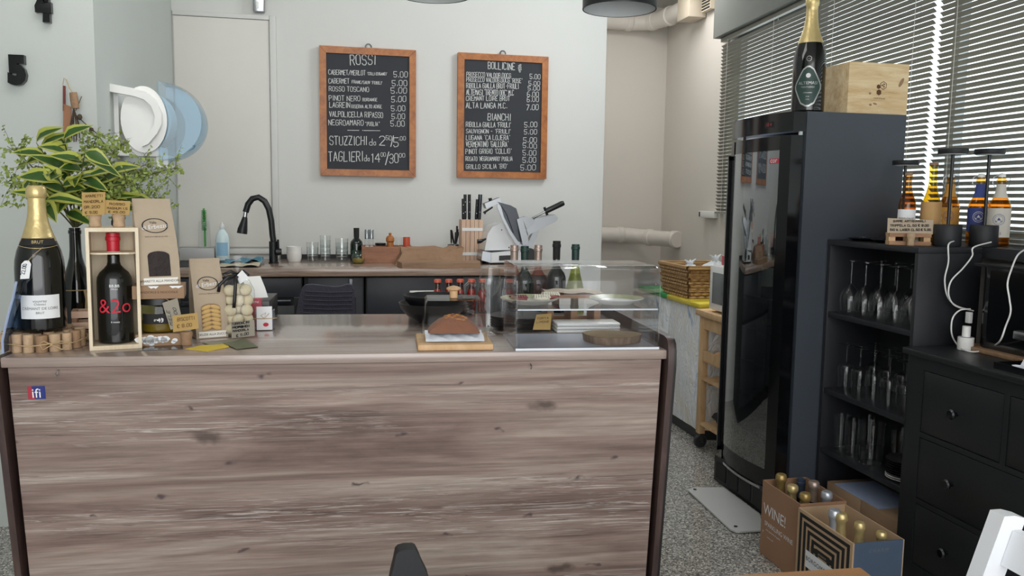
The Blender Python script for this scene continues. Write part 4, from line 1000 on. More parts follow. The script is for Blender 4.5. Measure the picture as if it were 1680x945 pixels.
FLP = [(0.033, 0.0), (0.033, 0.002), (0.009, 0.005), (0.004, 0.010), (0.004, 0.078), (0.012, 0.083), (0.029, 0.092), (0.034, 0.105), (0.033, 0.14), (0.029, 0.205)]
rowed(flip(FLP, 0.205), 'stem_glass', [(2.145, 3.135-i*0.095) for i in range(5)]+[(2.262, 3.11-i*0.093) for i in range(5)], 0.601, lambda k: 'upturned stem glass, middle shelf, %s row, %s from the fridge' % (('front' if k < 5 else 'rear'), O5[k % 5]), 'upturned stem glasses on the middle shelf')
TP = [(0, 0.004), (0.027, 0.004), (0.029, 0.0), (0.030, 0.004), (0.038, 0.155)]
rowed(TP, 'tumbler', [(2.15, 3.15), (2.15, 3.065), (2.255, 3.11), (2.255, 2.905)], 0.336, lambda k: ['tall tumbler on the lower shelf nearest the fridge', 'tall tumbler on the lower shelf left of the glass jug', 'tall tumbler on the lower shelf behind the left pair', 'tall tumbler on the lower shelf behind the plates'][k], 'tumblers on the lower bookcase shelf')
JP = [(0, 0.004), (0.040, 0.004), (0.044, 0.0), (0.046, 0.01), (0.050, 0.09), (0.052, 0.092), (0.052, 0.17)]
glass_at('glass_jug', 'stacked wide clear glasses in the middle of the lower shelf', (2.165, 2.965, 0.336), JP, None, 'glass', n=28)
glass_at('carafe', 'tapered clear glass between wide glasses and plates on lower shelf', (2.215, 2.845, 0.336), [(0, 0.004), (0.034, 0.004), (0.036, 0.0), (0.034, 0.06), (0.042, 0.16)], None, 'glass')
for k in range(9):
    pr = [(0, 0), (0.045, 0), (0.072, 0.010), (0.0735, 0.0105), (0.0735, 0.0122), (0.046, 0.003), (0, 0.003)]
    o = MB().lathe(pr, 36).build('plate', 'porcelain' if k < 2 else 'black_satin'); o.location = (2.172, 2.757, 0.336+k*0.0088)
    tag(o, 'white plate at the bottom of the stack on the lower shelf' if k == 0 else ('white plate second from the bottom of the lower shelf stack' if k == 1 else 'black plate, number %s up from the white plates on lower shelf' % ['one', 'two', 'three', 'four', 'five', 'six', 'seven'][k-2]), 'plate', 'plates stacked on the lower shelf')
for k, (ya, yb) in enumerate(((2.93, 3.165), (2.69, 2.925))):
    t = thing('cardboard_box', ['closed brown cardboard box on the bottom shelf, fridge side', 'closed brown cardboard box on the bottom shelf, dresser side'][k], 'box', (2.23, (ya+yb)/2, 0.056), 0, 'cardboard boxes on the bottom shelf')
    MB().box(2.105, 2.34, ya, yb, 0.0565, 0.195, 0.002).build('carton', 'kraft_dark', t); MB().box(2.1035, 2.105, ya+0.08, ya+0.16, 0.12, 0.15).build('hand_slot', 'carton', t)
b = MB(); b.box(2.11, 2.30, 2.82, 3.12, 0.1955, 0.1985); b.build('magazine', 'sleeve_blue'); o = bpy.data.objects['magazine']; MATS['paper_blue'] = P('paper_blue', '9AA7C4', 0.5); o.data.materials[0] = MATS['paper_blue']; tag(rebase(o, (2.2, 2.97, 0.1955)), 'pale blue folder lying on the cardboard boxes in the bookcase', 'folder')

# ------------------------------------------------------------------ things on the bookcase and the sill
for k, (x, y, s) in enumerate(((2.185, 3.12, 1.0), (2.195, 2.98, 0.92))):
    t = thing('serving_dish', ['black oval dish on the bookcase near the fridge', 'black oval dish on the bookcase near the kraft price card'][k], 'dish', (x, y, BZ+0.0005), R(8), 'black dishes on the bookcase')
    MB().lathe([(0, 0), (0.045, 0), (0.068, 0.010), (0.070, 0.011), (0.066, 0.012), (0.044, 0.003), (0, 0.003)], 36, sx=0.95*s, sy=1.0*s).build('dish', 'black_gloss', t, world=False)
    MB().lathe([(0.069*s, 0.0112), (0.071*s, 0.012), (0.069*s, 0.0128)], 36, sx=0.95, sy=1.0).build('rim', 'chrome', t, world=False)
def beer(label, x, y, H, RR, glass, liq, lab, lh, swing, text, capmat, z=BZ, pr=BE, neck=None):
    t = bottle('beer_bottle', label, 'bottle', (x, y, z+0.0005), H, RR, pr, glass, None, group='beer bottles on the bookcase and window sill', liquid=(liq, 0.72))
    l = blabel(t, RR, lh[0], lh[1], 1.25, lab)
    if text:
        b = MB()
        if text[0] == 'round':
            f = on_cyl(RR+0.0015, (lh[0]+lh[1])/2+0.012)
            for r0, r1 in ((0.021, 0.0195), (0.015, 0.014)):
                for k in range(24):
                    a0, a1 = 2*PI*k/24, 2*PI*(k+1)/24
                    b._f([b._v(f(r*math.cos(a), r*math.sin(a))) for r, a in ((r0, a0), (r0, a1), (r1, a1), (r1, a0))])
            b._f([b._v(f(u, v)) for u, v in ((-0.012, -0.004), (0.012, -0.004), (0.009, -0.009), (-0.009, -0.009))]); b._f([b._v(f(u, v)) for u, v in ((-0.006, -0.003), (0.0, 0.008), (0.007, -0.003))])
            b.build('emblem', text[2], l, world=False); b = MB()
            if text[1]: letters(b, text[1], 0.013, on_cyl(RR+0.0015, lh[0]+0.014)); b.build('lettering', text[2], l, world=False)
        else:
            letters(b, text[1], 0.014, on_cyl(RR+0.0015, (lh[0]+lh[1])/2+0.015)); b.build('lettering', text[2], l, world=False)
    rn = 0.43*RR
    if swing:
        MB().lathe([(0, H+0.016), (0.010, H+0.014), (0.013, H+0.008), (0.013, H+0.001), (0, H+0.001)], 16).build('stopper', 'porcelain', t, world=False)
        b = MB()
        for s in (-1, 1):
            b.tube([(s*0.010, 0, H+0.010), (s*(rn+0.010), 0, H), (s*(rn+0.012), 0, H-0.022), (s*(rn+0.001), 0, H-0.040)], 0.0011, 5); b.tube([(s*(rn+0.001), -0.004, H-0.040), (s*(rn+0.008), -0.008, H-0.030), (s*(rn+0.008), -0.010, H-0.016)], 0.001, 5)
        b.build('wire_clip', 'steel', t, world=False)
        MB().lathe([(prof_r(pr, 0.70)*RR+0.001, 0.70*H), (prof_r(pr, 0.78)*RR+0.001, 0.78*H), (prof_r(pr, 0.9)*RR+0.001, 0.9*H)], 24).build('neck_label', lab, t, world=False)
    else:
        MB().lathe([(0, H+0.003), (rn*0.95, H+0.002), (rn*1.02, H-0.004), (rn*1.0, H-0.008)], 20).build('cap', capmat, t, world=False)
beer('brown beer bottle with white label behind the kraft price card', 2.20, 2.885, 0.275, 0.0325, 'brown_glass', 'brown_glass', 'label_white', (0.03, 0.135), False, ('plain', "'BIRRONE'", 'ink'), 'cork_dark')
beer('tall yellow beer bottle with kraft label right of the white labelled bottle', 2.285, 2.855, 0.315, 0.0385, 'yellow_glass', 'yellow_glass', 'beer_kraft', (0.04, 0.165), False, ('plain', 'M', 'apple_green'), 'cork_dark', pr=BG)
beer('swing top beer bottle with orange label behind the first cordless lamp', 2.51, 3.03, 0.268, 0.0405, 'amber_glass', 'amber_glass', 'beer_orange', (0.05, 0.145), True, ('round', None, 'beer_blue'), None)
beer('swing top beer bottle with blue label behind the second cordless lamp', 2.515, 2.87, 0.265, 0.0405, 'amber_glass', 'amber_glass', 'beer_blue', (0.05, 0.145), True, ('round', None, 'label_white'), None)
beer('swing top beer bottle with cream label at the right end of the row', 2.497, 2.745, 0.262, 0.0405, 'amber_glass', 'amber_glass', 'beer_cream', (0.035, 0.145), True, ('round', 'PILS', 'beer_blue'), None)
# wooden stand with kraft price card
t = thing('card_stand', 'small slatted wooden pallet standing before the white labelled beer', 'stand', (2.155, 2.80, BZ), R(-22))
b = MB()
for z in (0.0005, 0.032): b.at().box(-0.075, 0.075, -0.010, -0.001, z, z+0.014)
b.box(-0.075, 0.075, 0.040, 0.049, 0.0325, 0.0465); b.box(-0.075, 0.075, 0.040, 0.049, 0.0005, 0.0145); b.build('slats', 'crate_wood', t, world=False)
b = MB()
for x in (-0.075, -0.012, 0.051): b.box(x, x+0.024, -0.0005, 0.0395, 0.0005, 0.0465)
b.build('blocks', 'birch', t, world=False)
t2 = thing('price_card', 'kraft price card with handwritten beer prices on the wooden pallet', 'card', (2.155, 2.80, BZ+0.047), R(-22))
MB().prism([(-0.083, -0.006, -0.0015), (0.080, -0.006, -0.0035), (0.084, 0.010, 0.050), (-0.080, 0.010, 0.055)], (0, 0.0012, 0)).build('card', 'kraft', t2, world=False)
b = MB(); nrm = Vector((0, 0.016, 0.053)).normalized()
for s, x, z, L_, h in (('BIRRE ARTIGIANALI', -0.060, 0.040, 0.115, 0.007), ('TRIPPELA CL.50 \u20ac 8.00', -0.072, 0.023, 0.138, 0.008), ('BIO W. LAGER CL.50 \u20ac 5.00', -0.072, 0.007, 0.145, 0.008)):
    strokes(b, s, (x, -0.0068+z*0.3, z), (1, 0, 0.02), nrm, h, L_, 0.0010)
b.build('handwriting', 'ink', t2, world=False)
t3 = thing('cork', 'champagne cork leaning against the wooden pallet on the bookcase', 'cork', (2.148, 2.783, BZ), R(-22))
MB().lathe([(0, 0.0005), (0.013, 0.0005), (0.014, 0.004), (0.012, 0.02), (0.0145, 0.03), (0.0165, 0.036), (0.015, 0.046), (0, 0.047)], 18).build('cork_body', 'cork', t3, world=False)
t3.location = (2.140, 2.772, BZ)
def desk_lamp(label, x, y, z, h, s=1.0):
    t = thing('table_lamp', label, 'lamp', (x, y, z+0.0005), 0, 'black cordless table lamps')
    MB().lathe([(0, 0), (0.047*s, 0), (0.049*s, 0.003), (0.049*s, 0.078), (0.047*s, 0.081), (0, 0.081)], 32).build('base', 'black_matt', t, world=False)
    MB().cyl(0.0062*s, 0.081, h-0.008, 14).build('pole', 'black_satin', t, world=False)
    hd = MB().lathe([(0, h-0.008), (0.05*s, h-0.007), (0.052*s, h-0.003), (0.052*s, h+0.010), (0.050*s, h+0.012), (0, h+0.012)], 36).build('lamp_head', 'black_matt', t, world=False)
    MB().lathe([(0.010, h-0.0095), (0.047*s, h-0.0095), (0.047*s, h-0.0082), (0.010, h-0.0082)], 36).build('diffuser', 'lamp_inner', hd, world=False, label='pale underside disc')
    return t
desk_lamp('black cordless table lamp on the bookcase, left of the front pair', 2.275, 2.745, BZ, 0.352)
desk_lamp('black cordless table lamp at the bookcase edge, right of the front pair', 2.405, 2.712, BZ, 0.352)
desk_lamp('black cordless table lamp half hidden behind the white labelled beer', 2.345, 3.10, BZ, 0.325)
t = thing('acrylic_box', 'clear acrylic open box standing on the sill before the blinds', 'box', (2.55, 3.0, BZ), 0)
for (a, c) in (((2.50, 3.095), (2.62, 3.10)), ):
    pass
def sheet(b, p, q, z0, z1, th=0.004):
    p, q = Vector((*p, 0)), Vector((*q, 0)); n = (q-p).cross(Vector((0, 0, 1))).normalized()*th
    b.prism([p+Vector((0, 0, z0)), q+Vector((0, 0, z0)), q+n+Vector((0, 0, z0)), p+n+Vector((0, 0, z0))], (0, 0, z1-z0))
b = MB(); sheet(b, (2.44, 3.13), (2.58, 3.17), BZ+0.001, BZ+0.40); sheet(b, (2.60, 3.17), (2.66, 2.80), BZ+0.001, BZ+0.39); b.build('sides', 'acrylic', t)

# ------------------------------------------------------------------ dresser
DXf = 2.045
ds = thing('dresser', 'wide black chest of drawers with metal knobs along the right wall', 'dresser', (2.30, 1.83, 0))
DY0, DY1 = 1.02, 2.612; DZ = 0.885
MB().box(DXf-0.018, 2.565, DY0-0.015, DY1+0.022, DZ-0.022, DZ, 0.003).build('top', 'dresser_black', ds)
b = MB(); b.box(DXf+0.012, 2.55, DY0, DY0+0.03, 0.0, DZ-0.0225); b.box(DXf+0.012, 2.55, DY1-0.03, DY1, 0.0, DZ-0.0225); b.box(2.53, 2.55, DY0+0.03, DY1-0.03, 0.05, DZ-0.0225); b.build('carcass', 'dresser_black', ds)
b = MB(); b.box(DXf-0.001, DXf+0.012, DY1-0.075, DY1, 0.0, DZ-0.0225); b.box(DXf-0.001, DXf+0.012, DY0, DY0+0.075, 0.0, DZ-0.0225)
ym = (DY0+DY1)/2
rows = [(0.594, 0.818), (0.352, 0.576), (0.110, 0.334)]
for za, zb in ((0.818, DZ-0.0225), (0.576, 0.594), (0.334, 0.352), (0.05, 0.110)): b.box(DXf-0.001, DXf+0.012, DY0+0.075, DY1-0.075, za, zb)
b.box(DXf-0.001, DXf+0.012, ym-0.011, ym+0.011, 0.110, 0.818); b.box(DXf-0.001, DXf+0.012, 2.150, 2.170, 0.594, 0.818); b.box(DXf-0.001, DXf+0.012, 2*ym-2.170, 2*ym-2.150, 0.594, 0.818)
b.build('face_frame', 'dresser_black', ds)
def drawer(y0, y1, z0, z1, ks):
    d = MB().box(DXf+0.001, DXf+0.02, y0+0.003, y1-0.003, z0+0.003, z1-0.003, 0.001).build('drawer', 'dresser_black', ds)
    for ky in ks:
        b = MB(); b.at((DXf+0.001, ky, (z0+z1)/2-0.004), (0, R(-90), 0)); b.lathe([(0, 0), (0.007, 0), (0.006, 0.012), (0.008, 0.016), (0.017, 0.020), (0.018, 0.025), (0.013, 0.030), (0, 0.031)], 22)
        b.build('knob', 'dark_steel', d)
for a, c in ((2.170, DY1-0.075), (ym+0.011, 2.150), (2*ym-2.150, ym-0.011), (DY0+0.075, 2*ym-2.170)): drawer(a, c, *rows[0], [(a+c)/2+0.012])
for z in rows[1:]:
    drawer(ym+0.011, DY1-0.075, *z, [2.365, 2.0]); drawer(DY0+0.075, ym-0.011, *z, [1.66, 1.27])
# wooden board, black machine, tray, candle, cords on the dresser
o = MB().box(2.215, 2.50, 1.55, 2.585, DZ+0.0005, DZ+0.016, 0.002).build('wooden_board', 'walnut_board'); tag(rebase(o, (2.36, 2.0, DZ)), 'long brown wooden board under the black machine on dresser', 'board')
mc = thing('coffee_machine', 'glossy black box shaped machine on the dresser under the sill', 'appliance', (2.45, 2.2, DZ+0.017))
b = MB(); b.prism([(2.245, 1.60, DZ+0.017), (2.245, 2.50, DZ+0.017), (2.27, 2.54, DZ+0.017), (2.52, 2.54, DZ+0.017), (2.52, 1.60, DZ+0.017)], (0, 0, 0.285)); b.build('casing', 'black_gloss', mc)
b = MB(); b.box(2.225, 2.53, 1.60, 2.545, DZ+0.3025, DZ+0.312, 0.002); b.build('lid', 'black_satin', mc)
b = MB(); b.prism([(2.2445, 2.48, DZ+0.29), (2.2445, 2.48, DZ+0.04), (2.2445, 1.7, DZ+0.04), (2.2445, 1.7, DZ+0.29)], (-0.006, 0, 0)); b.build('front_panel', 'black_gloss', mc)
hb = MB().box(2.205, 2.237, 2.10, 2.33, DZ+0.075, DZ+0.105, 0.006).build('drip_tray_handle', 'steel', mc, label='small metal lever handle')
o = thing('candle_holder', 'white candle in clear glass beside the black machine on dresser', 'candle', (2.215, 2.545, DZ+0.0005))
MB().lathe([(0, 0), (0.026, 0), (0.027, 0.002), (0.027, 0.045), (0.024, 0.046), (0, 0.044)], 24).build('holder', 'porcelain', o, world=False)
MB().lathe([(0, 0.047), (0.014, 0.047), (0.014, 0.085), (0, 0.086)], 20).build('candle', 'white_plastic', o, world=False)
t = thing('metal_tray', 'small mesh tray with a white cloth at the right end of dresser', 'tray', (2.13, 2.12, DZ))
b = MB(); b.box(2.055, 2.20, 1.95, 2.235, DZ+0.0005, DZ+0.003); b.build('tray_floor', 'dark_steel', t)
b = MB()
for a in ((2.055, 2.058, 1.95, 2.235), (2.197, 2.20, 1.95, 2.235), (2.058, 2.197, 1.95, 1.953), (2.058, 2.197, 2.232, 2.235)): b.box(a[0], a[1], a[2], a[3], DZ+0.003, DZ+0.022)
b.build('rim', 'dark_steel', t)
b = MB()
rowsn = []
for i in range(9):
    rowsn.append([b._v((2.07+0.115*i/8, 1.96+0.22*j/8, DZ+0.006+0.02*abs(math.sin(i*1.3+j*0.9))+(0.012 if 2 < i < 6 else 0))) for j in range(9)])
for i in range(8):
    for j in range(8): b._f([rowsn[i][j], rowsn[i+1][j], rowsn[i+1][j+1], rowsn[i][j+1]], True)
o = b.build('white_cloth', 'napkin'); tag(rebase(o, (2.12, 2.05, DZ)), 'crumpled white cloth lying in the small mesh tray', 'cloth')
def cord(label, pts, rad=0.0028, nm='charging_cord', cat='cord'):
    # smooth through points
    P_ = [Vector(p) for p in pts]; out = []
    for i in range(len(P_)-1):
        p0, p1, p2, p3 = P_[max(i-1, 0)], P_[i], P_[i+1], P_[min(i+2, len(P_)-1)]
        for k in range(6):
            u = k/6; out.append(0.5*((2*p1)+(p2-p0)*u+(2*p0-5*p1+4*p2-p3)*u*u+(3*p1-p0-3*p2+p3)*u**3))
    out.append(P_[-1])
    o = MB().tube(out, rad, 7).build(nm, 'white_plastic'); return tag(rebase(o, pts[0]), label, cat, 'white charging cords')
ys = 2.635
c1p = [(2.262, 2.6945, BZ+0.021)] + [tuple(gy(*q, ys)) for q in ((1556, 402), (1556, 430), (1550, 458), (1554, 485), (1566, 500), (1585, 507), (1597, 510))]
cord('white cord hanging from the left cordless lamp', c1p)
c2p = [(2.395, 2.6615, BZ+0.020)] + [tuple(gy(*q, ys-0.01)) for q in ((1597, 406), (1595, 420), (1580, 440), (1561, 460), (1556, 480), (1562, 497), (1575, 505), (1590, 508))]
cord('white cord looping down from the right cordless lamp', c2p)
c3p = [tuple(gy(*q, 2.60)) for q in ((1592, 507), (1575, 509), (1563, 522), (1561, 545), (1568, 562))]+[tuple(gz(*q, DZ+0.006)) for q in ((1582, 574), (1602, 577), (1622, 571))]+[tuple(gx(*q, 2.20)) for q in ((1640, 560), (1650, 535), (1658, 512), (1656, 490), (1653, 465), (1660, 440), (1670, 418), (1685, 408))]
cord('white cord snaking across the dresser and up past the black machine', c3p)
t = thing('power_adapter', 'small white power adapter hanging beside the candle on dresser', 'adapter', gy(1591, 522, 2.60))
b = MB(); p = gy(1591, 512, 2.60); q = gy(1591, 530, 2.60); b.box(p.x-0.008, p.x+0.008, 2.592, 2.612, q.z, p.z, 0.002); b.build('adapter', 'white_plastic', t)

# ------------------------------------------------------------------ bins, basket, trolley, microwave in the alcove
def bin_(label, y0, y1, lid):
    t = thing('waste_bin', label, 'bin', (2.3, (y0+y1)/2, 0), 0, 'lidded bins with white bags')
    b = MB(); b.prism([(2.10, y0+0.03, 0.002), (2.45, y0+0.03, 0.002), (2.45, y1-0.03, 0.002), (2.10, y1-0.03, 0.002)], (0, 0, 0.06)); b.build('base', 'bin_dark', t)
    b = MB(); rng = random.Random(int(y0*100)); nu, nv = 26, 12; grid = []
    per = []
    for k in range(nu):
        u = k/nu*4; e = int(u); f = u-e
        x, y = [(2.09, y1-0.02-(y1-y0-0.04)*f), (2.09+0.38*f, y0+0.02), (2.47, y0+0.02+(y1-y0-0.04)*f), (2.47-0.38*f, y1-0.02)][e]
        per.append((x, y))
    for v in range(nv+1):
        z = 0.063+0.715*v/nv; row = []
        for (x, y) in per:
            bulge = 0.018*math.sin(PI*v/nv); dx_, dy_ = x-2.28, y-(y0+y1)/2; L_ = math.hypot(dx_, dy_); w = rng.uniform(-0.006, 0.006)
            row.append(b._v((x+dx_/L_*(bulge+w), y+dy_/L_*min(bulge+w, 0.010), z)))
        grid.append(row)
    for r0, r1 in zip(grid, grid[1:]):
        for k in range(nu): b._f([r0[k], r0[(k+1) % nu], r1[(k+1) % nu], r1[k]], True)
    bag = b.build('bag', 'bag_mixed', t)
    b = MB(); b.box(2.06, 2.50, y0+0.004, y1-0.004, 0.785, 0.815, 0.008); b.build('lid', lid, t)
bin_('green lidded bin with a white plastic bag near the alcove wall', 4.93, 5.42, 'lid_green')
bin_('yellow lidded bin with a white plastic bag behind the wooden trolley', 4.42, 4.92, 'lid_yellow')
bs = thing('wicker_basket', 'square brown wicker basket holding white bags on the bin lids', 'basket', (2.28, 4.86, 0.816))
yb0, yb1 = 4.66, 5.06
b = MB(); n = 8
def ringz(z, ex): return [(2.10-ex, yb0-ex), (2.46+ex, yb0-ex), (2.46+ex, yb1+ex), (2.10-ex, yb1+ex)]
for i in range(n):
    z = 0.822+i*0.0225; ex = 0.002*i; c = ringz(z, ex); pts = []
    for (xa, ya), (xc, yc) in zip(c, c[1:]+c[:1]):
        m_ = 14
        for k in range(m_):
            u = k/m_; wv = 0.005*(1 if (k+i) % 2 else -1); nx, ny = (yc-ya), -(xc-xa); L_ = math.hypot(nx, ny)
            pts.append((xa+(xc-xa)*u+nx/L_*wv, ya+(yc-ya)*u+ny/L_*wv, z))
    pts.append(pts[0]); b.tube(pts, 0.012, 6, cap=False)
b.build('weave', 'wicker', bs)
b = MB(); b.box(2.105, 2.455, yb0+0.005, yb1-0.005, 0.8165, 0.824); b.build('base', 'wicker', bs)
b = MB(); c = ringz(0, 0.022); c3 = [(x, y, 0.822+n*0.0225) for x, y in c]; c3.append(c3[0]); b.tube(c3, 0.014, 8, cap=False); b.build('rim', 'wicker', bs)
for i, (x, y, z, r_) in enumerate(((2.30, 4.74, 1.03, 0.085), (2.22, 4.93, 1.005, 0.07))):
    b = MB(); b.ball((0, 0, 0), r_, r_*1.1, r_*0.8, 14)
    for v in b.bm.verts: v.co *= 1+random.uniform(-0.16, 0.16)
    for k in range(3): b.tube([(0, 0, r_*0.6), (0.02*(k-1), 0.02*k-0.02, r_*1.0), (0.05*(k-1), 0.03*k-0.03, r_*1.25)], [0.02, 0.012, 0.004], 6)
    o = b.build('plastic_bag', 'bag_white'); o.location = (x, y, z-0.06); tag(o, ['crumpled white plastic bag at the right in the wicker basket', 'crumpled white plastic bag at the left in the wicker basket'][i], 'bag', 'white bags in the basket')
tr = thing('kitchen_trolley', 'light wood kitchen trolley on castors left of the wine fridge', 'trolley', (2.25, 4.15, 0))
TX0, TX1, TY0, TY1 = 2.03, 2.45, 3.90, 4.36
MB().box(TX0-0.02, TX1+0.01, TY0, TY1+0.01, 0.762, 0.795, 0.003).build('top', 'birch', tr)
for x in (TX0, TX1-0.035):
    for y in (TY0, TY1-0.06):
        lg = MB().box(x, x+0.035, y, y+0.05, 0.085, 0.7615, 0.002).build('leg', 'birch', tr)
        b = MB(); b.at((x+0.018, y+0.025, 0.038), (R(90), 0, 0)); b.lathe([(0, -0.014), (0.034, -0.014), (0.0375, -0.008), (0.0375, 0.008), (0.034, 0.014), (0, 0.014)], 24); b.build('wheel', 'bin_dark', lg)
        b = MB(); b.box(x+0.006, x+0.03, y+0.005, y+0.009, 0.03, 0.084); b.box(x+0.006, x+0.03, y+0.041, y+0.045, 0.03, 0.084); b.box(x+0.006, x+0.03, y+0.005, y+0.045, 0.079, 0.0845); b.build('castor_fork', 'steel', lg)
MB().box(TX0+0.003, TX0+0.022, TY0+0.051, TY1-0.061, 0.69, 0.7615).build('apron', 'birch', tr)
for z in (0.40, 0.14):
    b = MB()
    for i in range(6): b.box(TX0+0.002+i*0.067, TX0+0.05+i*0.067, TY0+0.051, TY1-0.061, z, z+0.016)
    for y in (TY0+0.06, TY1-0.09): b.box(TX0+0.036, TX1-0.036, y, y+0.02, z-0.03, z-0.0005)
    b.build('shelf', 'birch', tr)
bt = thing('wooden_tray', 'light wood tray with paper goods hung under the trolley top', 'tray', (2.2, 4.1, 0.52))
b = MB(); b.box(2.035, 2.40, 3.96, 4.30, 0.505, 0.512); b.box(2.03, 2.042, 3.96, 4.30, 0.512, 0.57); b.box(2.39, 2.40, 3.96, 4.30, 0.512, 0.57); b.build('tray_body', 'birch', bt)
for k in range(5):
    b = MB(); b.ball((0, 0, 0), 0.05, 0.05, 0.03, 10)
    for v in b.bm.verts: v.co *= 1+random.uniform(-0.2, 0.2)
    o = b.build('bread_roll', 'bag_orange'); o.location = (2.10+0.06*(k % 3), 4.02+0.055*k, 0.545); tag(o, 'crusty bread roll on trolley tray, %s from the fridge' % O5[k], 'bread', 'rolls on the trolley tray')
b = MB(); b.ball((0, 0, 0), 0.07, 0.09, 0.045, 12)
for v in b.bm.verts: v.co *= 1+random.uniform(-0.15, 0.15)
o = b.build('cloth_bundle', 'black_matt'); o.location = (2.13, 4.17, 0.205); tag(o, 'dark crumpled cloth bundle on the bottom trolley shelf', 'cloth')
mw = thing('microwave', 'white microwave oven on the wooden trolley beside the wine fridge', 'microwave', (2.2, 4.13, 0.796))
MB().box(2.06, 2.42, 3.90, 4.275, 0.803, 1.055, 0.006).build('body', 'white_enamel', mw)
dd = MB().box(2.045, 2.0595, 3.94, 4.272, 0.81, 1.05, 0.003).build('door', 'white_enamel', mw)
MB().box(2.042, 2.0449, 3.96, 4.235, 0.845, 1.015, 0.001).build('window', 'mw_window', dd)
b = MB()
for x in (2.10, 2.38):
    for y in (3.94, 4.24): b.box(x-0.012, x+0.012, y-0.012, y+0.012, 0.7955, 0.803)
b.build('feet', 'black_matt', mw)
for i, (x, y, m_, h) in enumerate(((2.12, 4.22, 'pink_red', 0.07), (2.17, 4.15, 'black_satin', 0.21), (2.11, 4.08, 'pink_red', 0.15))):
    t = thing('condiment_bottle', ['low pink jar at the left on top of the microwave', 'black bottle at the back on top of the microwave', 'pink bottle at the front on top of the microwave'][i], 'bottle', (x, y, 1.0555), 0, 'jars on the microwave')
    MB().lathe([(0, 0), (0.03, 0), (0.032, 0.004), (0.032, h*0.7), (0.018, h*0.82), (0, h*0.82)], 20).build('body', m_, t, world=False); MB().cyl(0.018, h*0.821, h, 16).build('cap', 'black_matt' if i != 1 else 'pink_red', t, world=False)

# ------------------------------------------------------------------ table and chairs in the foreground
tb = thing('dining_table', 'light brown wooden table top at the bottom edge of the picture', 'table', (0.5, 0.95, 0), R(-3))
MB().box(-0.25, 0.41, -0.35, 0.352, 0.72, 0.748, 0.003).build('table_top', 'table_wood', tb, world=False)
MB().cyl(0.035, 0.0305, 0.7195, 20, c=(0.0, 0.0)).build('pedestal', 'black_matt', tb, world=False); MB().lathe([(0, 0), (0.19, 0), (0.19, 0.01), (0.05, 0.03), (0, 0.03)], 36).build('foot_plate', 'black_matt', tb, world=False)
wc = thing('dining_chair', 'white wooden slat back chair at the lower right corner', 'chair', (1.1, 1.05, 0))
xa = 1.145; y0, y1 = 0.83, 1.235
for y in (y0, y1):
    b = MB(); b.prism([(xa-0.118, y, 0.0), (xa-0.072, y, 0.0), (xa-0.053, y, 0.43), (xa+0.085, y, 0.835), (xa+0.060, y, 0.842), (xa+0.038, y, 0.842), (xa-0.098, y, 0.43)], (0, 0.034, 0)); b.build('rear_leg', 'white_chair', wc)
for za, zb in ((0.752, 0.815), (0.64, 0.70), (0.53, 0.59)):
    xo = lambda z: xa-0.072+(z-0.43)*0.325
    b = MB(); b.prism([(xo(za)+0.004, y0+0.035, za), (xo(za)+0.022, y0+0.035, za), (xo(zb)+0.022, y0+0.035, zb), (xo(zb)+0.004, y0+0.035, zb)], (0, y1-y0-0.036, 0)); b.build('back_slat', 'white_chair', wc)
MB().box(xa-0.42, xa-0.10, y0+0.001, y1+0.033, 0.432, 0.452, 0.004).build('seat', 'white_chair', wc)
for y in (y0, y1): MB().box(xa-0.40, xa-0.365, y, y+0.034, 0.0, 0.431).build('front_leg', 'white_chair', wc)
MB().box(xa-0.364, xa-0.10, y0+0.005, y0+0.025, 0.36, 0.431).build('apron', 'white_chair', wc); MB().box(xa-0.364, xa-0.10, y1+0.009, y1+0.029, 0.36, 0.431).build('apron', 'white_chair', wc)
bc = thing('side_chair', 'black chair with narrow rounded back at the bottom edge centre', 'chair', (0.15, 1.62, 0))
yb_ = 1.56
prof = [(642, 946), (647, 925), (650, 910), (655, 905), (664, 902.5), (678, 902), (683, 904), (687, 911), (694, 928), (703, 946)]
pts = [gy(a, c, yb_) for a, c in prof]
pl_ = [Vector((pts[0].x-0.012, yb_, 0.60)), Vector((pts[0].x-0.016, yb_, 0.44))]
pr_ = [Vector((pts[-1].x+0.016, yb_, 0.44)), Vector((pts[-1].x+0.012, yb_, 0.60))]
b = MB(); b.prism(pl_[::-1]+pts+pr_[::-1], (0, 0.035, 0)); b.build('backrest', 'black_matt', bc)
MB().box(pts[0].x-0.34, pts[-1].x+0.02, yb_-0.03, yb_+0.36, 0.39, 0.438, 0.012).build('seat', 'black_matt', bc)
for x in (pts[0].x-0.31, pts[-1].x-0.02):
    for y in (yb_, yb_+0.31): MB().cyl(0.014, 0, 0.39, 12, c=(x, y)).build('leg', 'black_satin', bc)

# ================================================================== things on the bar counter (left end)
CZ = 1.0005
O12 = O5 + ['seventh', 'eighth', 'ninth', 'tenth', 'eleventh', 'twelfth']
CORKP = [(0, 0), (0.0125, 0), (0.0135, 0.004), (0.0115, 0.020), (0.0135, 0.028), (0.0145, 0.034), (0.0135, 0.043), (0, 0.044)]
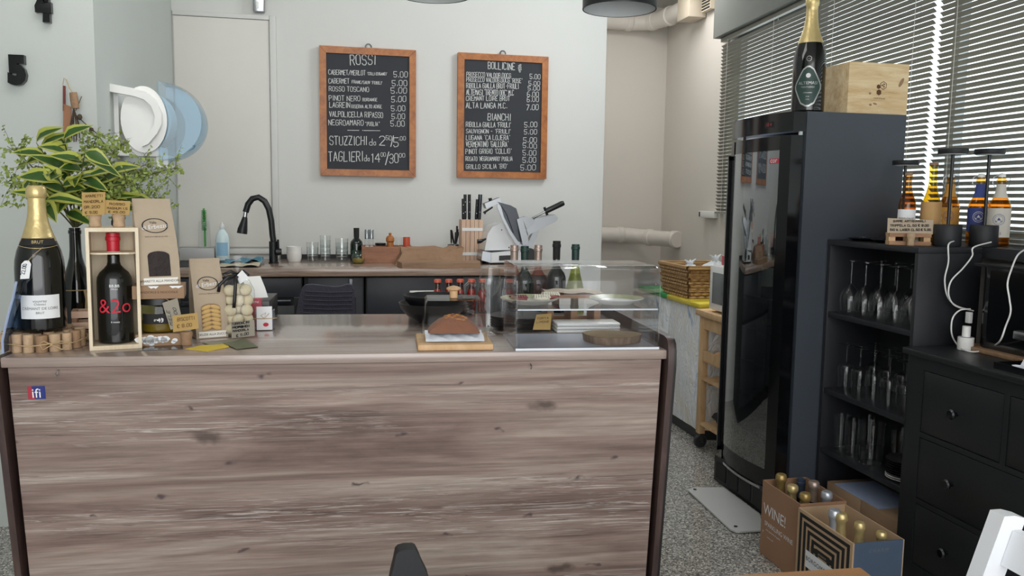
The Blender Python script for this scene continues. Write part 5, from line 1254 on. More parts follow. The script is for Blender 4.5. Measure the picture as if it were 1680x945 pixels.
# cork trivet
tc = Vector((-0.735, 2.352, CZ))
t = thing('cork_trivet', 'round trivet of upright corks tied with twine under the left sparkling bottle', 'trivet', tc)
for ring, n in ((0, 1), (0.0285, 6), (0.057, 12), (0.085, 18)):
    for k in range(n):
        a = 2*PI*k/n + ring*9
        h = random.uniform(0.040, 0.046); r_ = random.uniform(0.0128, 0.0142)
        b = MB(); b.at((ring*math.cos(a), ring*math.sin(a), 0)); b.lathe([(0, 0), (r_, 0), (r_, 0.002), (r_*0.93, h*0.5), (r_, h-0.003), (r_*0.9, h), (0, h)], 14)
        b.build('cork', 'cork' if k % 3 else 'cork_dark', t, world=False)
b = MB(); b.tube([(0.101*math.cos(2*PI*k/40), 0.101*math.sin(2*PI*k/40), 0.020+0.002*math.sin(k)) for k in range(41)], 0.0016, 5)
for s in (1, -1): b.tube([(0.045, -0.091, 0.02), (0.05+s*0.02, -0.100, 0.030), (0.055+s*0.035, -0.098, 0.022), (0.05+s*0.022, -0.099, 0.008), (0.046, -0.092, 0.019)], 0.0014, 5)
b.build('twine', 'twine', t, world=False)
# big sparkling bottle with price tag
cb = bottle('sparkling_wine_bottle', 'large dark sparkling wine bottle with gold foil and white price tag on the cork trivet', 'bottle', (-0.735, 2.345, CZ+0.047), 0.368, 0.0575, CH, 'bottle_black', 'gold_foil', 0.62, rz=R(14))
l = blabel(cb, 0.0575, 0.034, 0.094, 0.83, 'label_white')
btext(cb, l, 0.0575, [('vouvray', 0.010, 0.079), ('Ch\u00e2teau', 0.008, 0.071), ('CR\u00c9MANT DE LOIRE', 0.0095, 0.060), ('BRUT', 0.008, 0.049)], 'ink_grey')
nk = MB().patch(0.0575*0.735, 0.218, 0.236, 1.1)
for v in nk.bm.verts:
    rr = prof_r(CH, v.co.z/0.368)*0.0575+0.0018; L_ = math.hypot(v.co.x, v.co.y); v.co.x *= rr/L_; v.co.y *= rr/L_
nl = nk.build('neck_label', 'ink', cb, world=False, label='dark collar label with gold rim')
b = MB()
vs, fs = font('BRUT', 0.011)
nv = []
for v in vs:
    z = 0.227+v.y; rr = prof_r(CH, z/0.368)*0.0575+0.0028; a = -PI/2+v.x/rr; nv.append(b._v((rr*math.cos(a), rr*math.sin(a), z)))
for q in fs: b._f([nv[i] for i in q])
for zz in (0.2385, 0.2155):
    rr = prof_r(CH, zz/0.368)*0.0575+0.0022; b.tube([(rr*math.cos(-PI/2+k*0.1), rr*math.sin(-PI/2+k*0.1), zz-0.004*math.cos(k*0.2)*(1 if zz < 0.22 else 0)) for k in range(-11, 12)], 0.0008, 4)
b.build('lettering', 'gold_foil', nl, world=False)
tg = thing('price_tag', 'white price tag hanging by a thread on the left sparkling bottle', 'tag', (-0.79, 2.30, CZ+0.22))
y = 2.283
MB().pxprism([(40, 428), (47, 427), (51, 433), (48, 457), (33, 458), (35, 433)], y, 0.001).build('tag', 'label_white', tg)
b = MB(); a = gy(40, 450, y-0.0006); e = gy(44, 433, y-0.0006); strokes(b, '22.00', a, e-a, (-1, 0, -0.2), 0.009, 0.027, 0.0007); b.build('handwriting', 'ink', tg)
b = MB(); b.tube([gy(45, 429, y), gy(55, 418, y-0.002), gy(70, 406, y+0.006)], 0.0007, 5); b.build('thread', 'twine', tg)
# clear blue sleeve, kraft sheet
t = thing('plastic_sleeve', 'pale blue translucent plastic sleeve standing at the left counter edge', 'sleeve', (-0.83, 2.38, CZ))
b = MB(); f0 = [gz(3, 579, CZ), gz(8, 540, CZ)]
path = [(5, 580), (4, 560), (8, 540), (14, 515), (21, 490), (27, 462)]
rows_ = []
for k, (px, py) in enumerate(path):
    p = gy(px, py, 2.225+0.002*k); q = gy(px+30+k*2, py-18+k*2, 2.42); rows_.append([b._v(p), b._v(p*0.5+q*0.5), b._v(q)])
for a, c in zip(rows_, rows_[1:]):
    for k in range(2): b._f([a[k], a[k+1], c[k+1], c[k]], True)
ob = b.build('sleeve', 'sleeve_blue', t); sm = ob.modifiers.new('s', 'SOLIDIFY'); sm.thickness = 0.0012
b = MB(); b.tube([gy(px, py, 2.2245+0.002*k) for k, (px, py) in enumerate(path)], 0.003, 6); b.build('edge', 'paper_blue', t)
# bottle vase with sprigs
vz = Vector((-0.715, 2.585, CZ))
va = bottle('bottle_vase', 'tall black bottle used as a vase behind the left sparkling bottle', 'vase', vz, 0.30, 0.042, BG, 'bottle_black', None, rz=R(14))
b = MB(); b.tube([(0.043*math.cos(a), 0.043*math.sin(a), 0.125) for a in [2*PI*k/24 for k in range(25)]], 0.0015, 5); b.tube([(0.02, -0.039, 0.125), (0.024, -0.044, 0.10), (0.022, -0.045, 0.075), (0.028, -0.044, 0.055)], 0.004, 5); b.build('twine', 'twine', va, world=False)
def leaf(b, base, dirv, up, L_, W_):
    """variegated leaf: slot 0 green heart, slot 1 yellow margin"""
    d = Vector(dirv).normalized(); s = d.cross(Vector(up)); s = s.normalized() if s.length > 1e-5 else Vector((1, 0, 0)); n = s.cross(d)
    yk_ = random.uniform(0.35, 0.72); prof = [(0, 0.02), (0.12, 0.55), (0.32, 0.98), (0.52, 0.92), (0.75, 0.55), (0.92, 0.18), (1, 0.0)]
    rows = []
    for u, w in prof:
        c = Vector(base)+d*(L_*u)+n*(-0.22*L_*u*u+0.05*L_*math.sin(u*5))
        hw = W_/2*w; iw = hw*(yk_ if 0.05 < u < 0.9 else 0.1)
        rows.append([b._v(c+s*q+n*abs(q)*0.35) for q in (-hw, -iw, 0, iw, hw)])
    for a, c in zip(rows, rows[1:]):
        for k in range(4):
            b.mi = 1 if k in (0, 3) else 0; b._f([a[k], a[k+1], c[k+1], c[k]], True)
    b.mi = 0
vtop = vz+Vector((0, 0, 0.298))
def sprig(name, label, tips, leaves, fine, seed, group):
    rg = random.Random(seed); tip = Vector(tips)
    t = thing(name, label, 'plant', vtop, 0, group)
    base = vtop+Vector((rg.uniform(-.006, .006), rg.uniform(-.006, .006), 0.004)); mid = (base+tip)/2+Vector((0, 0, 0.06))
    pts = [base]+[base*(1-u)**2+mid*2*u*(1-u)+tip*u*u for u in [k/8 for k in range(1, 9)]]
    MB().tube(pts, [0.0026-0.0002*k for k in range(len(pts))], 6).build('stem', 'stem_brown', t)
    b = MB()
    if not fine:
        for k in range(leaves):
            u = 0.35+0.65*k/(leaves-1) if leaves > 1 else 1; i = min(len(pts)-1, int(u*8)); p = pts[i]
            ang = rg.uniform(0, 2*PI); d = (pts[i]-pts[max(0, i-1)]).normalized()
            dv = d*0.5+Vector((math.cos(ang), math.sin(ang)*0.8-0.35, rg.uniform(-0.75, 0.35)))
            leaf(b, p, dv, Vector((rg.uniform(-.3, .3), -0.9, 0.7)), rg.uniform(0.055, 0.115), rg.uniform(0.030, 0.052))
        b.build('foliage', None, t, mats=['leaf_green', 'leaf_yellow'])
    else:
        for k in range(leaves):
            u = rg.uniform(0.35, 1.0); i = min(len(pts)-2, int(u*8)); p = pts[i].lerp(pts[i+1], u*8-i if i < 8 else 1)
            dv = Vector((rg.gauss(0, 1), rg.gauss(0, 0.7), rg.gauss(0.2, 0.8))).normalized(); L_ = rg.uniform(0.03, 0.075)
            q = p+dv*L_; b.mi = 1; b.tube([p, (p+q)/2+Vector((0, 0, 0.006)), q], 0.0005, 3, cap=False); b.mi = 0
            for j in range(7):
                c = p.lerp(q, 0.3+0.7*j/6)+Vector((rg.gauss(0, .004), rg.gauss(0, .004), rg.gauss(0, .004)))
                e1 = Vector((rg.gauss(0, 1), rg.gauss(0, 1), rg.gauss(0, 1))).normalized(); e2 = e1.orthogonal().normalized(); s = rg.uniform(0.003, 0.0058)
                b._f([b._v(c+e1*s*1.5), b._v(c+e2*s), b._v(c-e1*s*1.5), b._v(c-e2*s)])
        b.build('foliage', None, t, mats=['leaf_fine', 'stem_brown'])
VS = [((40, 290), 2.50, 'lowest at the far left'), ((60, 235), 2.52, 'pointing up at the upper left'), ((105, 228), 2.50, 'at the top middle'), ((140, 250), 2.45, 'in the middle of the bunch'), ((90, 290), 2.42, 'facing the viewer above the gold foil'), ((190, 280), 2.52, 'reaching right behind the price cards'), ((225, 330), 2.55, 'drooping lowest at the right'), ((70, 330), 2.44, 'drooping just behind the gold foil')]
for k, ((px, py), yy, w) in enumerate(VS): sprig('variegated_sprig', 'green and yellow variegated leaf sprig %s' % w, gy(px, py, yy), 9, False, 20+k, 'variegated sprigs in the bottle vase')
FS = [((12, 240), 2.56, 'at the far upper left'), ((8, 300), 2.60, 'at the far left'), ((160, 222), 2.62, 'at the top centre right'), ((205, 235), 2.58, 'at the upper right'), ((240, 270), 2.60, 'in the middle right'), ((292, 275), 2.62, 'reaching farthest right'), ((275, 330), 2.66, 'drooping at the right behind the tall paper bag'), ((215, 300), 2.50, 'just above the price cards')]
for k, ((px, py), yy, w) in enumerate(FS): sprig('airy_sprig', 'fine pale green airy sprig %s' % w, gy(px, py, yy), 42, True, 50+k, 'fine airy sprigs in the bottle vase')
# small crate behind
t = thing('wooden_crate', 'small slatted crate half hidden between the sparkling bottle and boxed red wine', 'crate', (-0.62, 2.47, CZ), R(10))
b = MB()
for z in (0.002, 0.032, 0.062): b.box(-0.075, 0.02, -0.03, -0.024, z, z+0.018); b.box(-0.075, 0.02, 0.024, 0.03, z, z+0.018)
b.build('slats', 'beech', t, world=False)
b = MB()
for x in (-0.075, 0.008):
    b.box(x, x+0.012, -0.0235, 0.0235, 0.002, 0.082)
b.build('posts', 'crate_wood', t, world=False)
# pine case with red wax bottle
wl = Vector((-0.556, 2.335, CZ)); WR = R(12)
t = thing('wine_case', 'upright open pine wine case holding a red wax topped bottle', 'case', wl, WR)
W2, D2, H2 = 0.061, 0.055, 0.312
MB().box(-W2, -W2+0.008, -D2, D2, 0, H2).build('side_board', 'pine_pale', t, world=False)
MB().box(W2-0.008, W2, -D2, D2, 0, H2).build('side_board', 'pine_pale', t, world=False)
MB().box(-W2+0.0082, W2-0.0082, -D2, D2, 0, 0.011).build('base_board', 'pine_pale', t, world=False)
MB().box(-W2+0.0082, W2-0.0082, -D2, D2, H2-0.010, H2).build('top_board', 'pine_pale', t, world=False)
MB().box(-W2+0.0082, W2-0.0082, D2-0.005, D2, 0.0112, H2-0.0102).build('back_board', 'pine_pale', t, world=False)
b = MB()
n = 20; ri = 0.0185
fr_, bk_ = -D2+0.002, D2-0.0055
for z in (0.243, 0.247): pass
outer = [(-W2+0.0085, fr_), (W2-0.0085, fr_), (W2-0.0085, bk_), (-W2+0.0085, bk_)]
def ringpt(a):
    c, s = math.cos(a), math.sin(a); hx, hy = W2-0.0085, (bk_-fr_)/2; k = min(hx/abs(c) if abs(c) > 1e-6 else 9, hy/abs(s) if abs(s) > 1e-6 else 9); return (c*k, (fr_+bk_)/2+s*k)
for k in range(n):
    a0, a1 = 2*PI*k/n, 2*PI*(k+1)/n
    for z, fl in ((0.2445, 1), (0.2485, 0)):
        o0, o1 = ringpt(a0), ringpt(a1); cy = (fr_+bk_)/2
        b._f([b._v((ri*math.cos(a0), cy+ri*math.sin(a0), z)), b._v((ri*math.cos(a1), cy+ri*math.sin(a1), z)), b._v((*o1, z)), b._v((*o0, z))])
    o0, o1 = ringpt(a0), ringpt(a1); b._f([b._v((*o0, 0.2445)), b._v((*o1, 0.2445)), b._v((*o1, 0.2485)), b._v((*o0, 0.2485))])
b.build('neck_board', 'pine_pale', t, world=False)
rb = bottle('wine_bottle', 'black red wine bottle with bright red wax top inside the pine case', 'bottle', wl+Vector((0.001, -0.003, 0.0115)), 0.285, 0.0425, [(r, z) if z < 0.7 else (r*0.98, z) for r, z in BD], 'bottle_black', 'red_wax', 0.835, rz=WR)
MB().lathe([(0.0155, 0.231), (0.0165, 0.232), (0.0165, 0.237), (0.0155, 0.238)], 20).build('neck_ring', 'label_white', rb, world=False)
b = MB(); letters(b, '&2o', 0.052, on_cyl(0.0452, 0.098)); b.build('red_lettering', 'ink_red', rb, world=False)
b = MB(); letters(b, 'BB.BB', 0.010, on_cyl(0.0432, 0.151)); letters(b, 'FRIULI', 0.0055, on_cyl(0.0432, 0.143)); letters(b, 'il rosso', 0.007, on_cyl(0.0432, 0.058)); b.build('white_lettering', 'ink_white', rb, world=False)
nb = bottle('wine_bottle', 'dark bottle hidden behind the pine wine case, only its neck showing', 'bottle', (-0.617, 2.445, CZ), 0.335, 0.038, BD, 'bottle_black', 'ink', 0.8)
nb.location = (-0.575, 2.475, CZ)
# cork card holders on the case
def holder(label, px, py, z, cardpts, rows, mat, ycard, cork='cork', pos=None):
    p = pos or gz(px, py, z)
    t = thing('card_holder', label, 'card holder', (p.x, p.y, z), 0)
    b = MB(); b.at((p.x, p.y, z)); b.lathe([(0, 0), (0.0135, 0), (0.0150, 0.004), (0.0135, 0.016), (0.0150, 0.024), (0.0165, 0.030), (0.0155, 0.036), (0, 0.037)], 18); b.build('cork', cork, t)
    cy = p.y-0.004+ycard
    c = MB().pxprism(cardpts, cy, 0.0008).build('card', mat, t)
    b = MB()
    for s, xa, ya, xb, yb2, h in rows:
        a = gy(xa, ya, cy-0.0007); e = gy(xb, yb2, cy-0.0007); strokes(b, s, a, e-a, (0, 0, 1), h, (e-a).length, 0.0006)
    b.build('handwriting', 'ink_brown', c)
    return t
P('card_kraft', 'AD8F57', 0.85, noise=0.06)
zt = CZ+H2+0.0005
holder('cork card holder with the taller kraft card on top of the pine wine case', 155, 374, zt, [(134, 316), (173, 315), (172, 352), (135, 354)], [('AMARETTI', 140, 324, 168, 323, 0.006), ('MANDORLA', 138, 333, 169, 332, 0.006), ('GR.200', 138, 342, 164, 341, 0.006), ('\u20ac 9.00', 140, 351, 160, 350, 0.006)], 'card_kraft', -0.018, pos=wl+Vector((-0.036, -0.018, 0)))
holder('cork card holder with the lower kraft card on top of the pine wine case', 191, 376, zt, [(170, 328), (214, 330), (212, 353), (171, 350)], [('ROSSO', 180, 336, 205, 337, 0.005), ('MAGNUM 1.5', 176, 343, 209, 344, 0.005), ('\u20ac 45.00', 178, 349, 205, 350, 0.005)], 'card_kraft', -0.018, pos=wl+Vector((0.020, -0.015, 0)))
# jar in a carton sleeve
jl = Vector((-0.452, 2.365, CZ)); JR = R(6)
t = thing('gift_jar', 'glass jar in an open carton sleeve under the tall paper bag', 'jar', jl, JR)
MB().box(-0.058, 0.058, -0.045, 0.045, 0, 0.032, 0.001).build('carton_tray', 'kraft_dark', t, world=False)
b = MB(); rg = random.Random(3)
for k in range(16):
    x = rg.uniform(-0.05, 0.048); z = rg.uniform(0.006, 0.028); r_ = rg.uniform(0.003, 0.008) if k > 5 else rg.uniform(0.007, 0.009)
    if k < 6: x = -0.05+k*0.013; z = 0.018
    b._f([b._v((x+r_*1.3*math.cos(a)*rg.uniform(.8, 1.2), -0.0458, min(0.0315, max(0.001, z+r_*math.sin(a))))) for a in [2*PI*i/9 for i in range(9)]])
b.build('white_print', 'label_white', t, world=False)
b = MB(); letters(b, 'di Primo raccolto', 0.011, on_plane((-0.012, -0.0464, 0.014), (1, 0, 0), (0, 0, 1))); b.build('lettering', 'ink_grey', t, world=False)
MB().lathe([(0, 0.034), (0.048, 0.034), (0.051, 0.040), (0.051, 0.078), (0.046, 0.090), (0.046, 0.104), (0.048, 0.106)], 32, sy=0.85).build('jar_glass', 'jar_glass', t, world=False)
MB().lathe([(0, 0.036), (0.046, 0.036), (0.049, 0.041), (0.049, 0.066), (0, 0.066)], 32, sy=0.85).build('contents', 'amber_oil', t, world=False)
MB().lathe([(0.0475, 0.1065), (0.051, 0.108), (0.051, 0.124), (0, 0.125)], 32, sy=0.85).build('lid', 'black_satin', t, world=False)
lb = MB().patch(0.0518, 0.058, 0.085, 0.9); lb.bm.transform(Matrix.Diagonal((1, 0.87, 1, 1))); lb = lb.build('label', 'ink', t, world=False)
b = MB(); letters(b, '43', 0.016, lambda x, y: Vector(on_cyl(0.0525, 0.068)(x+0.004, y))*1.0); letters(b, 'grammi', 0.008, on_cyl(0.0525, 0.070), 1.0)
b.bm.transform(Matrix.Diagonal((1, 0.88, 1, 1))); b.build('lettering', 'ink_white', lb, world=False)
MB().box(-0.062, 0.064, -0.050, 0.046, 0.1255, 0.160, 0.001).build('carton_sleeve', 'kraft_dark', t, world=False)
b = MB(); letters(b, 'MANDORLE E NOCCIOLE', 0.0085, on_plane((0.0, -0.0508, 0.143), (1, 0, 0), (0, 0, 1))); b.build('sleeve_lettering', 'ink_brown', t, world=False)
b = MB()
for x0_, x1_ in ((-0.024, 0.003), (0.028, 0.062)): b._f([b._v((x, -0.0507, z)) for x, z in ((x0_, 0.1595), (x0_+0.008, 0.153), (x0_+0.015, 0.155), ((x0_+x1_)/2+0.006, 0.1525), (x1_, 0.1595))])
b.build('white_tear', 'label_white', t, world=False)
tg = thing('price_tag', 'grey paper tag hanging on the glass jar', 'tag', gy(283, 515, 2.30)); yt = 2.3135
MB().pxprism([(266, 497), (291, 489), (301, 535), (280, 541)], yt, 0.0009).build('tag', 'card_grey', tg)
b = MB(); a = gy(284, 534, yt-0.0006); e = gy(276, 503, yt-0.0006); strokes(b, 'MIELE', a, e-a, (-1, 0, 0.3), 0.008, 0.04, 0.0006); a = gy(293, 525, yt-0.0006); e = gy(287, 500, yt-0.0006); strokes(b, '6.00', a, e-a, (-1, 0, 0.3), 0.008, 0.032, 0.0006); b.build('handwriting', 'ink', tg)
MB().tube([gy(281, 496, yt), gy(270, 489, yt+0.01), gy(258, 487, yt+0.015)], 0.0007, 5).build('thread', 'twine', tg)
# paper bags
def paper_bag(label, loc, rz, W, D, H, lean, win, wz, caption):
    t = thing('paper_bag', label, 'bag', loc, rz, 'brown paper biscuit bags')
    hw, hd = W/2, D/2; b = MB()
    def lp(z, w, d, dx, gus):
        return [b._v(p) for p in ((dx-w, -d, z), (dx+w, -d, z), (dx+w-gus, 0, z), (dx+w, d, z), (dx-w, d, z), (dx-w+gus, 0, z))]
    L_ = [lp(0, hw, hd, 0, 0), lp(H*0.30, hw*1.02, hd, lean*0.25, 0.001), lp(H*0.52, hw*1.0, hd*0.85, lean*0.5, 0.006), lp(H*0.75, hw*0.97, hd*0.45, lean*0.75, 0.015), lp(H*0.93, hw*0.94, hd*0.12, lean, 0.02), lp(H, hw*0.94, hd*0.10, lean, 0.02)]
    b._f(L_[0][::-1])
    for p, q in zip(L_, L_[1:]):
        for k in range(6): b._f([p[k], p[(k+1) % 6], q[(k+1) % 6], q[k]])
    b._f(L_[-1]); bag = b.build('bag', 'kraft', t, world=False)
    z0, z1, w0 = wz
    fx = lambda z: lean*z/H
    arch = [(-w0, z0), (w0, z0), (w0, z1-0.012)]+[(w0*math.cos(a), z1-0.012+0.012*math.sin(a)) for a in [PI*k/8 for k in range(1, 8)]]+[(-w0, z1-0.012)]
    yf = -hd-0.001
    MB().prism([(x+fx(z), yf, z) for x, z in arch], (0, 0.0006, 0)).build('window', 'chocolate' if win == 'dark' else 'kraft_dark', bag, world=False, label='clear window showing dark biscuits' if win == 'dark' else 'window showing stacked biscuits')
    if win != 'dark':
        n = 0
        for c in range(2):
            for k in range(6):
                z = z0+0.006+k*(z1-z0-0.012)/5.4; x = (-w0*0.48 if c == 0 else w0*0.48)
                b = MB(); b.at((x+fx(z), yf-0.002, z), (0, R(-18 if c == 0 else 18), 0)); b.ball((0, 0, 0), w0*0.56, 0.0035, 0.0062, 12); b.build('biscuit', 'biscuit', bag, world=False)
    l = MB().box(-hw*0.86, hw*0.86, yf-0.0008, yf, 0.003, 0.020).build('label', 'paper', bag, world=False)
    b = MB(); letters(b, caption, 0.0085, on_plane((0, yf-0.0014, 0.0115), (1, 0, 0), (0, 0, 1)), 0.95); b.build('lettering', 'ink', l, world=False)
    # oval mark on the sloping upper front
    def up(x, z):   # point on front surface (x, z measured along front)
        zz = z
        pr = [(H*0.30, hd), (H*0.52, hd*0.85), (H*0.75, hd*0.45), (H*0.93, hd*0.12)]
        d = hd
        for (a, da), (c, dc) in zip(pr, pr[1:]):
            if a <= zz <= c: d = da+(dc-da)*(zz-a)/(c-a)
        return Vector((x+fx(zz), -d-0.0016, zz))
    zc = H*0.69; b = MB()
    for r0, r1 in ((1.0, 0.90),):
        for k in range(28):
            a0, a1 = 2*PI*k/28, 2*PI*(k+1)/28
            b._f([b._v(up(0.033*W/0.1*r*math.cos(a), zc+0.019*r*math.sin(a))) for r, a in ((r0, a0), (r0, a1), (r1, a1), (r1, a0))])
    letters(b, 'Valle', 0.009, lambda x, y: up(x*1.0-0.004, zc+0.008+y)); b.build('oval_mark', 'ink', bag, world=False)
    b = MB(); letters(b, 'di Erbezzo', 0.0155, lambda x, y: up(x, zc-0.003+y+0.12*x)); b.build('mark_lettering', 'label_white', bag, world=False)
    b = MB(); letters(b, 'pasticceria artigianale dal 1970', 0.0045, lambda x, y: up(x, H*0.565+y)); b.build('small_print', 'ink_brown', bag, world=False)
    return t
pa = gz(268, 466, CZ+0.1605)
paper_bag('tall brown paper bag with a dark window standing on the glass jar carton', (-0.452, 2.355, CZ+0.1605), R(22), 0.098, 0.064, 0.226, -0.012, 'dark', (0.024, 0.090, 0.027), 'AMARETTI ALLA MANDORLA')
paper_bag('brown paper bag with a window of stacked biscuits beside the almond bag', (-0.340, 2.458, CZ), R(22), 0.086, 0.060, 0.222, -0.010, 'stack', (0.024, 0.098, 0.026), 'DELIZIE ALLA ZUCCA')
holder('cork card holder with the BISCOTTI price card before the paper bags', 306, 562, CZ, [(283, 518), (324, 513), (326, 539), (284, 545)], [('BISCOTTI', 291, 527, 319, 524, 0.0085), ('\u20ac 8.00', 291, 538, 315, 535, 0.0085)], 'card_kraft', -0.015, 'cork_dark', pos=Vector((gy(306, 560, 2.325).x, 2.325, CZ)))
# almond bag
ab = Vector((-0.262, 2.463, CZ))
t = thing('almond_bag', 'clear bag of pale almond sweets tied with a black ribbon', 'bag', ab, R(6))
b = MB(); rings = []
for z, w, d in ((0.0, 0.040, 0.026), (0.004, 0.044, 0.030), (0.07, 0.047, 0.033), (0.13, 0.045, 0.030), (0.158, 0.032, 0.022), (0.172, 0.012, 0.010), (0.18, 0.008, 0.008), (0.19, 0.013, 0.010), (0.212, 0.022, 0.012), (0.228, 0.027, 0.013)):
    rings.append([b._v((w*math.cos(2*PI*k/20)*(1+0.04*math.sin(5*k)), d*math.sin(2*PI*k/20)*(1+0.06*math.cos(7*k)), z)) for k in range(20)])
for p, q in zip(rings, rings[1:]):
    for k in range(20): b._f([p[k], p[(k+1) % 20], q[(k+1) % 20], q[k]], True)
b._f(rings[0][::-1]); b.build('cellophane', 'cello', t, world=False)
rg = random.Random(11); k = 0
for lv in range(5):
    for (x, y) in ((-0.0215, -0.006), (0.0215, -0.006), (0.0, 0.012)) if lv % 2 == 0 else ((0.0, -0.009), (-0.024, 0.006), (0.024, 0.006)):
        b = MB(); b.at((x+rg.uniform(-.002, .002), y, 0.021+lv*0.0275+rg.uniform(-.002, .002)), (rg.uniform(-1, 1), rg.uniform(-1, 1), 0)); b.ball((0, 0, 0), rg.uniform(0.0175, 0.0195), rg.uniform(0.014, 0.017), rg.uniform(0.0155, 0.0185), 12); b.build('sweet', 'almond', t, world=False)
b = MB(); b.tube([(0.011*math.cos(2*PI*k/16), 0.011*math.sin(2*PI*k/16), 0.176) for k in range(17)], 0.004, 6)
def strip(b, pts, w, nrm):
    r = []
    for i, p in enumerate(pts):
        tt = Vector(pts[min(i+1, len(pts)-1)])-Vector(pts[max(0, i-1)]); s = tt.normalized().cross(Vector(nrm)).normalized()*w; r.append([b._v(Vector(p)-s), b._v(Vector(p)+s)])
    for p, q in zip(r, r[1:]): b._f([p[0], p[1], q[1], q[0]], True)
for pts in ([(0, -0.016, 0.176), (-0.006, -0.034, 0.165), (-0.007, -0.037, 0.14), (-0.010, -0.038, 0.105), (-0.012, -0.038, 0.085)], [(0, -0.016, 0.176), (-0.025, -0.026, 0.172), (-0.048, -0.03, 0.150), (-0.052, -0.03, 0.130)], [(0.0, -0.016, 0.176), (-0.018, -0.022, 0.186), (-0.038, -0.024, 0.178), (-0.028, -0.026, 0.166), (0, -0.017, 0.175)], [(0, -0.016, 0.176), (0.014, -0.022, 0.187), (0.028, -0.022, 0.176), (0.018, -0.024, 0.164), (0, -0.017, 0.174)]): strip(b, pts, 0.0045, (0, -1, 0))
rbn = b.build('ribbon', 'ribbon_black', t, world=False); sm = rbn.modifiers.new('s', 'SOLIDIFY'); sm.thickness = 0.0008
MB().prism([(0.006, -0.020, 0.150), (0.030, -0.028, 0.168), (0.012, -0.024, 0.190), (-0.004, -0.018, 0.172)], (0, 0.0008, 0)).build('tag', 'label_white', t, world=False)
t2 = thing('price_card', 'handwritten pale price card leaning on the almond bag', 'card', (-0.245, 2.41, CZ))
yc = 2.395
MB().pxprism([(379, 528), (417, 525), (418, 551), (380, 555)], yc, 0.0009).build('card', 'card_grey', t2)
b = MB()
for s, xa, ya, xb, yb2, h in (('TORRONCINI', 380, 534, 409, 530, 0.0065), ('MORBIDI', 382, 539, 409, 536, 0.005), ('MANDORLA', 382, 545, 408, 542, 0.0055), ('\u20ac 11.00', 388, 553, 408, 549, 0.007)):
    a = gy(xa, ya, yc-0.0006); e = gy(xb, yb2, yc-0.0006); strokes(b, s, a, e-a, (0, 0, 1), h, (e-a).length, 0.0008 if s != 'MORBIDI' else 0.0012)
b.build('handwriting', 'ink', t2)
# leaflets
for lab, pts, m_, z in (('yellow leaflet lying flat before the paper bags', [(303, 573), (330, 567), (372, 564), (376, 570), (340, 577)], 'card_yellow', 0.0),
                        ('dark green leaflet lying flat below the almond bag', [(366, 563), (402, 557), (424, 569), (388, 573)], 'card_green', 0.002), ('grey green leaflet lying flat left of the almond bag', [(330, 562), (368, 558), (398, 556), (372, 564), (345, 566)], 'card_grey', 0.0012),
                        ('glossy dark card lying flat before the glass jar', [(225, 576), (232, 570), (300, 567), (300, 573)], 'black_gloss', 0.0)):
    b = MB(); b.prism([gz(*q, CZ+z) for q in pts], (0, 0, 0.001)); o = b.build('leaflet', m_); tag(rebase(o, gz(*pts[0], CZ+z)), lab, 'leaflet')
# clear sweet box with white card
t = thing('favor_box', 'small clear box with a white card tied with string beside the almond bag', 'box', (-0.2, 2.575, CZ), R(4))
MB().box(-0.030, 0.030, -0.024, 0.024, 0, 0.058, 0.002).build('clear_box', 'acrylic', t, world=False)
MB().box(-0.023, 0.023, -0.018, 0.018, 0.002, 0.054).build('contents', 'paper_blue', t, world=False)
MB().box(-0.022, 0.022, -0.0262, -0.0247, 0.002, 0.072).build('card', 'label_white', t, world=False)
b = MB(); b.tube([(-0.032, -0.0272, 0.037), (0, -0.028, 0.036), (0.036, -0.0272, 0.037)], 0.0012, 5); b.tube([(0, -0.028, 0.036), (-0.010, -0.029, 0.046), (0.004, -0.029, 0.054), (0, -0.028, 0.037), (0.014, -0.029, 0.052)], 0.0009, 5); b.build('string', 'twine', t, world=False)
b = MB(); b.at((0.004, -0.0267, 0.018)); b._f([b._v((0.008*math.cos(2*PI*k/14), 0, 0.006*math.sin(2*PI*k/14))) for k in range(14)]); b.build('red_mark', 'ink_red', t, world=False)
t = thing('cash_drawer', 'low black box behind the almond bag', 'box', (-0.27, 2.78, CZ), R(-3))
MB().box(-0.10, 0.085, -0.11, 0.10, 0, 0.075, 0.003).build('case', 'black_plastic', t, world=False)
MB().box(-0.095, 0.08, -0.1125, -0.1105, 0.008, 0.060).build('front_panel', 'black_satin', t, world=False)
o = MB().box(-0.255, -0.212, 2.618, 2.655, CZ, CZ+0.086, 0.001).build('pack', 'red_box'); tag(rebase(o, (-0.235, 2.63, CZ)), 'small red pack behind the clear box beside almond bag', 'pack')
b = MB(); letters(b, 'DISPNI', 0.010, on_plane((-0.2335, 2.617, CZ+0.077), (1, 0, 0), (0, 0, 1))); b.build('lettering', 'ink_white', o)
t = thing('payment_terminal', 'white card terminal with dark screen standing on the black box', 'terminal', (gy(417, 470, 2.76).x, 2.76, CZ+0.0755), R(32))
b = MB(); b.prism([(-0.032, -0.03, 0.0), (-0.032, 0.03, 0.0), (-0.032, 0.045, 0.055), (-0.032, 0.02, 0.065), (-0.032, -0.01, 0.03)], (0.064, 0, 0)); b.build('body', 'white_plastic', t, world=False)
b = MB(); b.prism([(0.0325, -0.022, 0.004), (0.0325, 0.025, 0.004), (0.0325, 0.034, 0.042), (0.0325, -0.004, 0.022)], (0.0008, 0, 0)); b.build('side_screen', 'black_gloss', t, world=False)

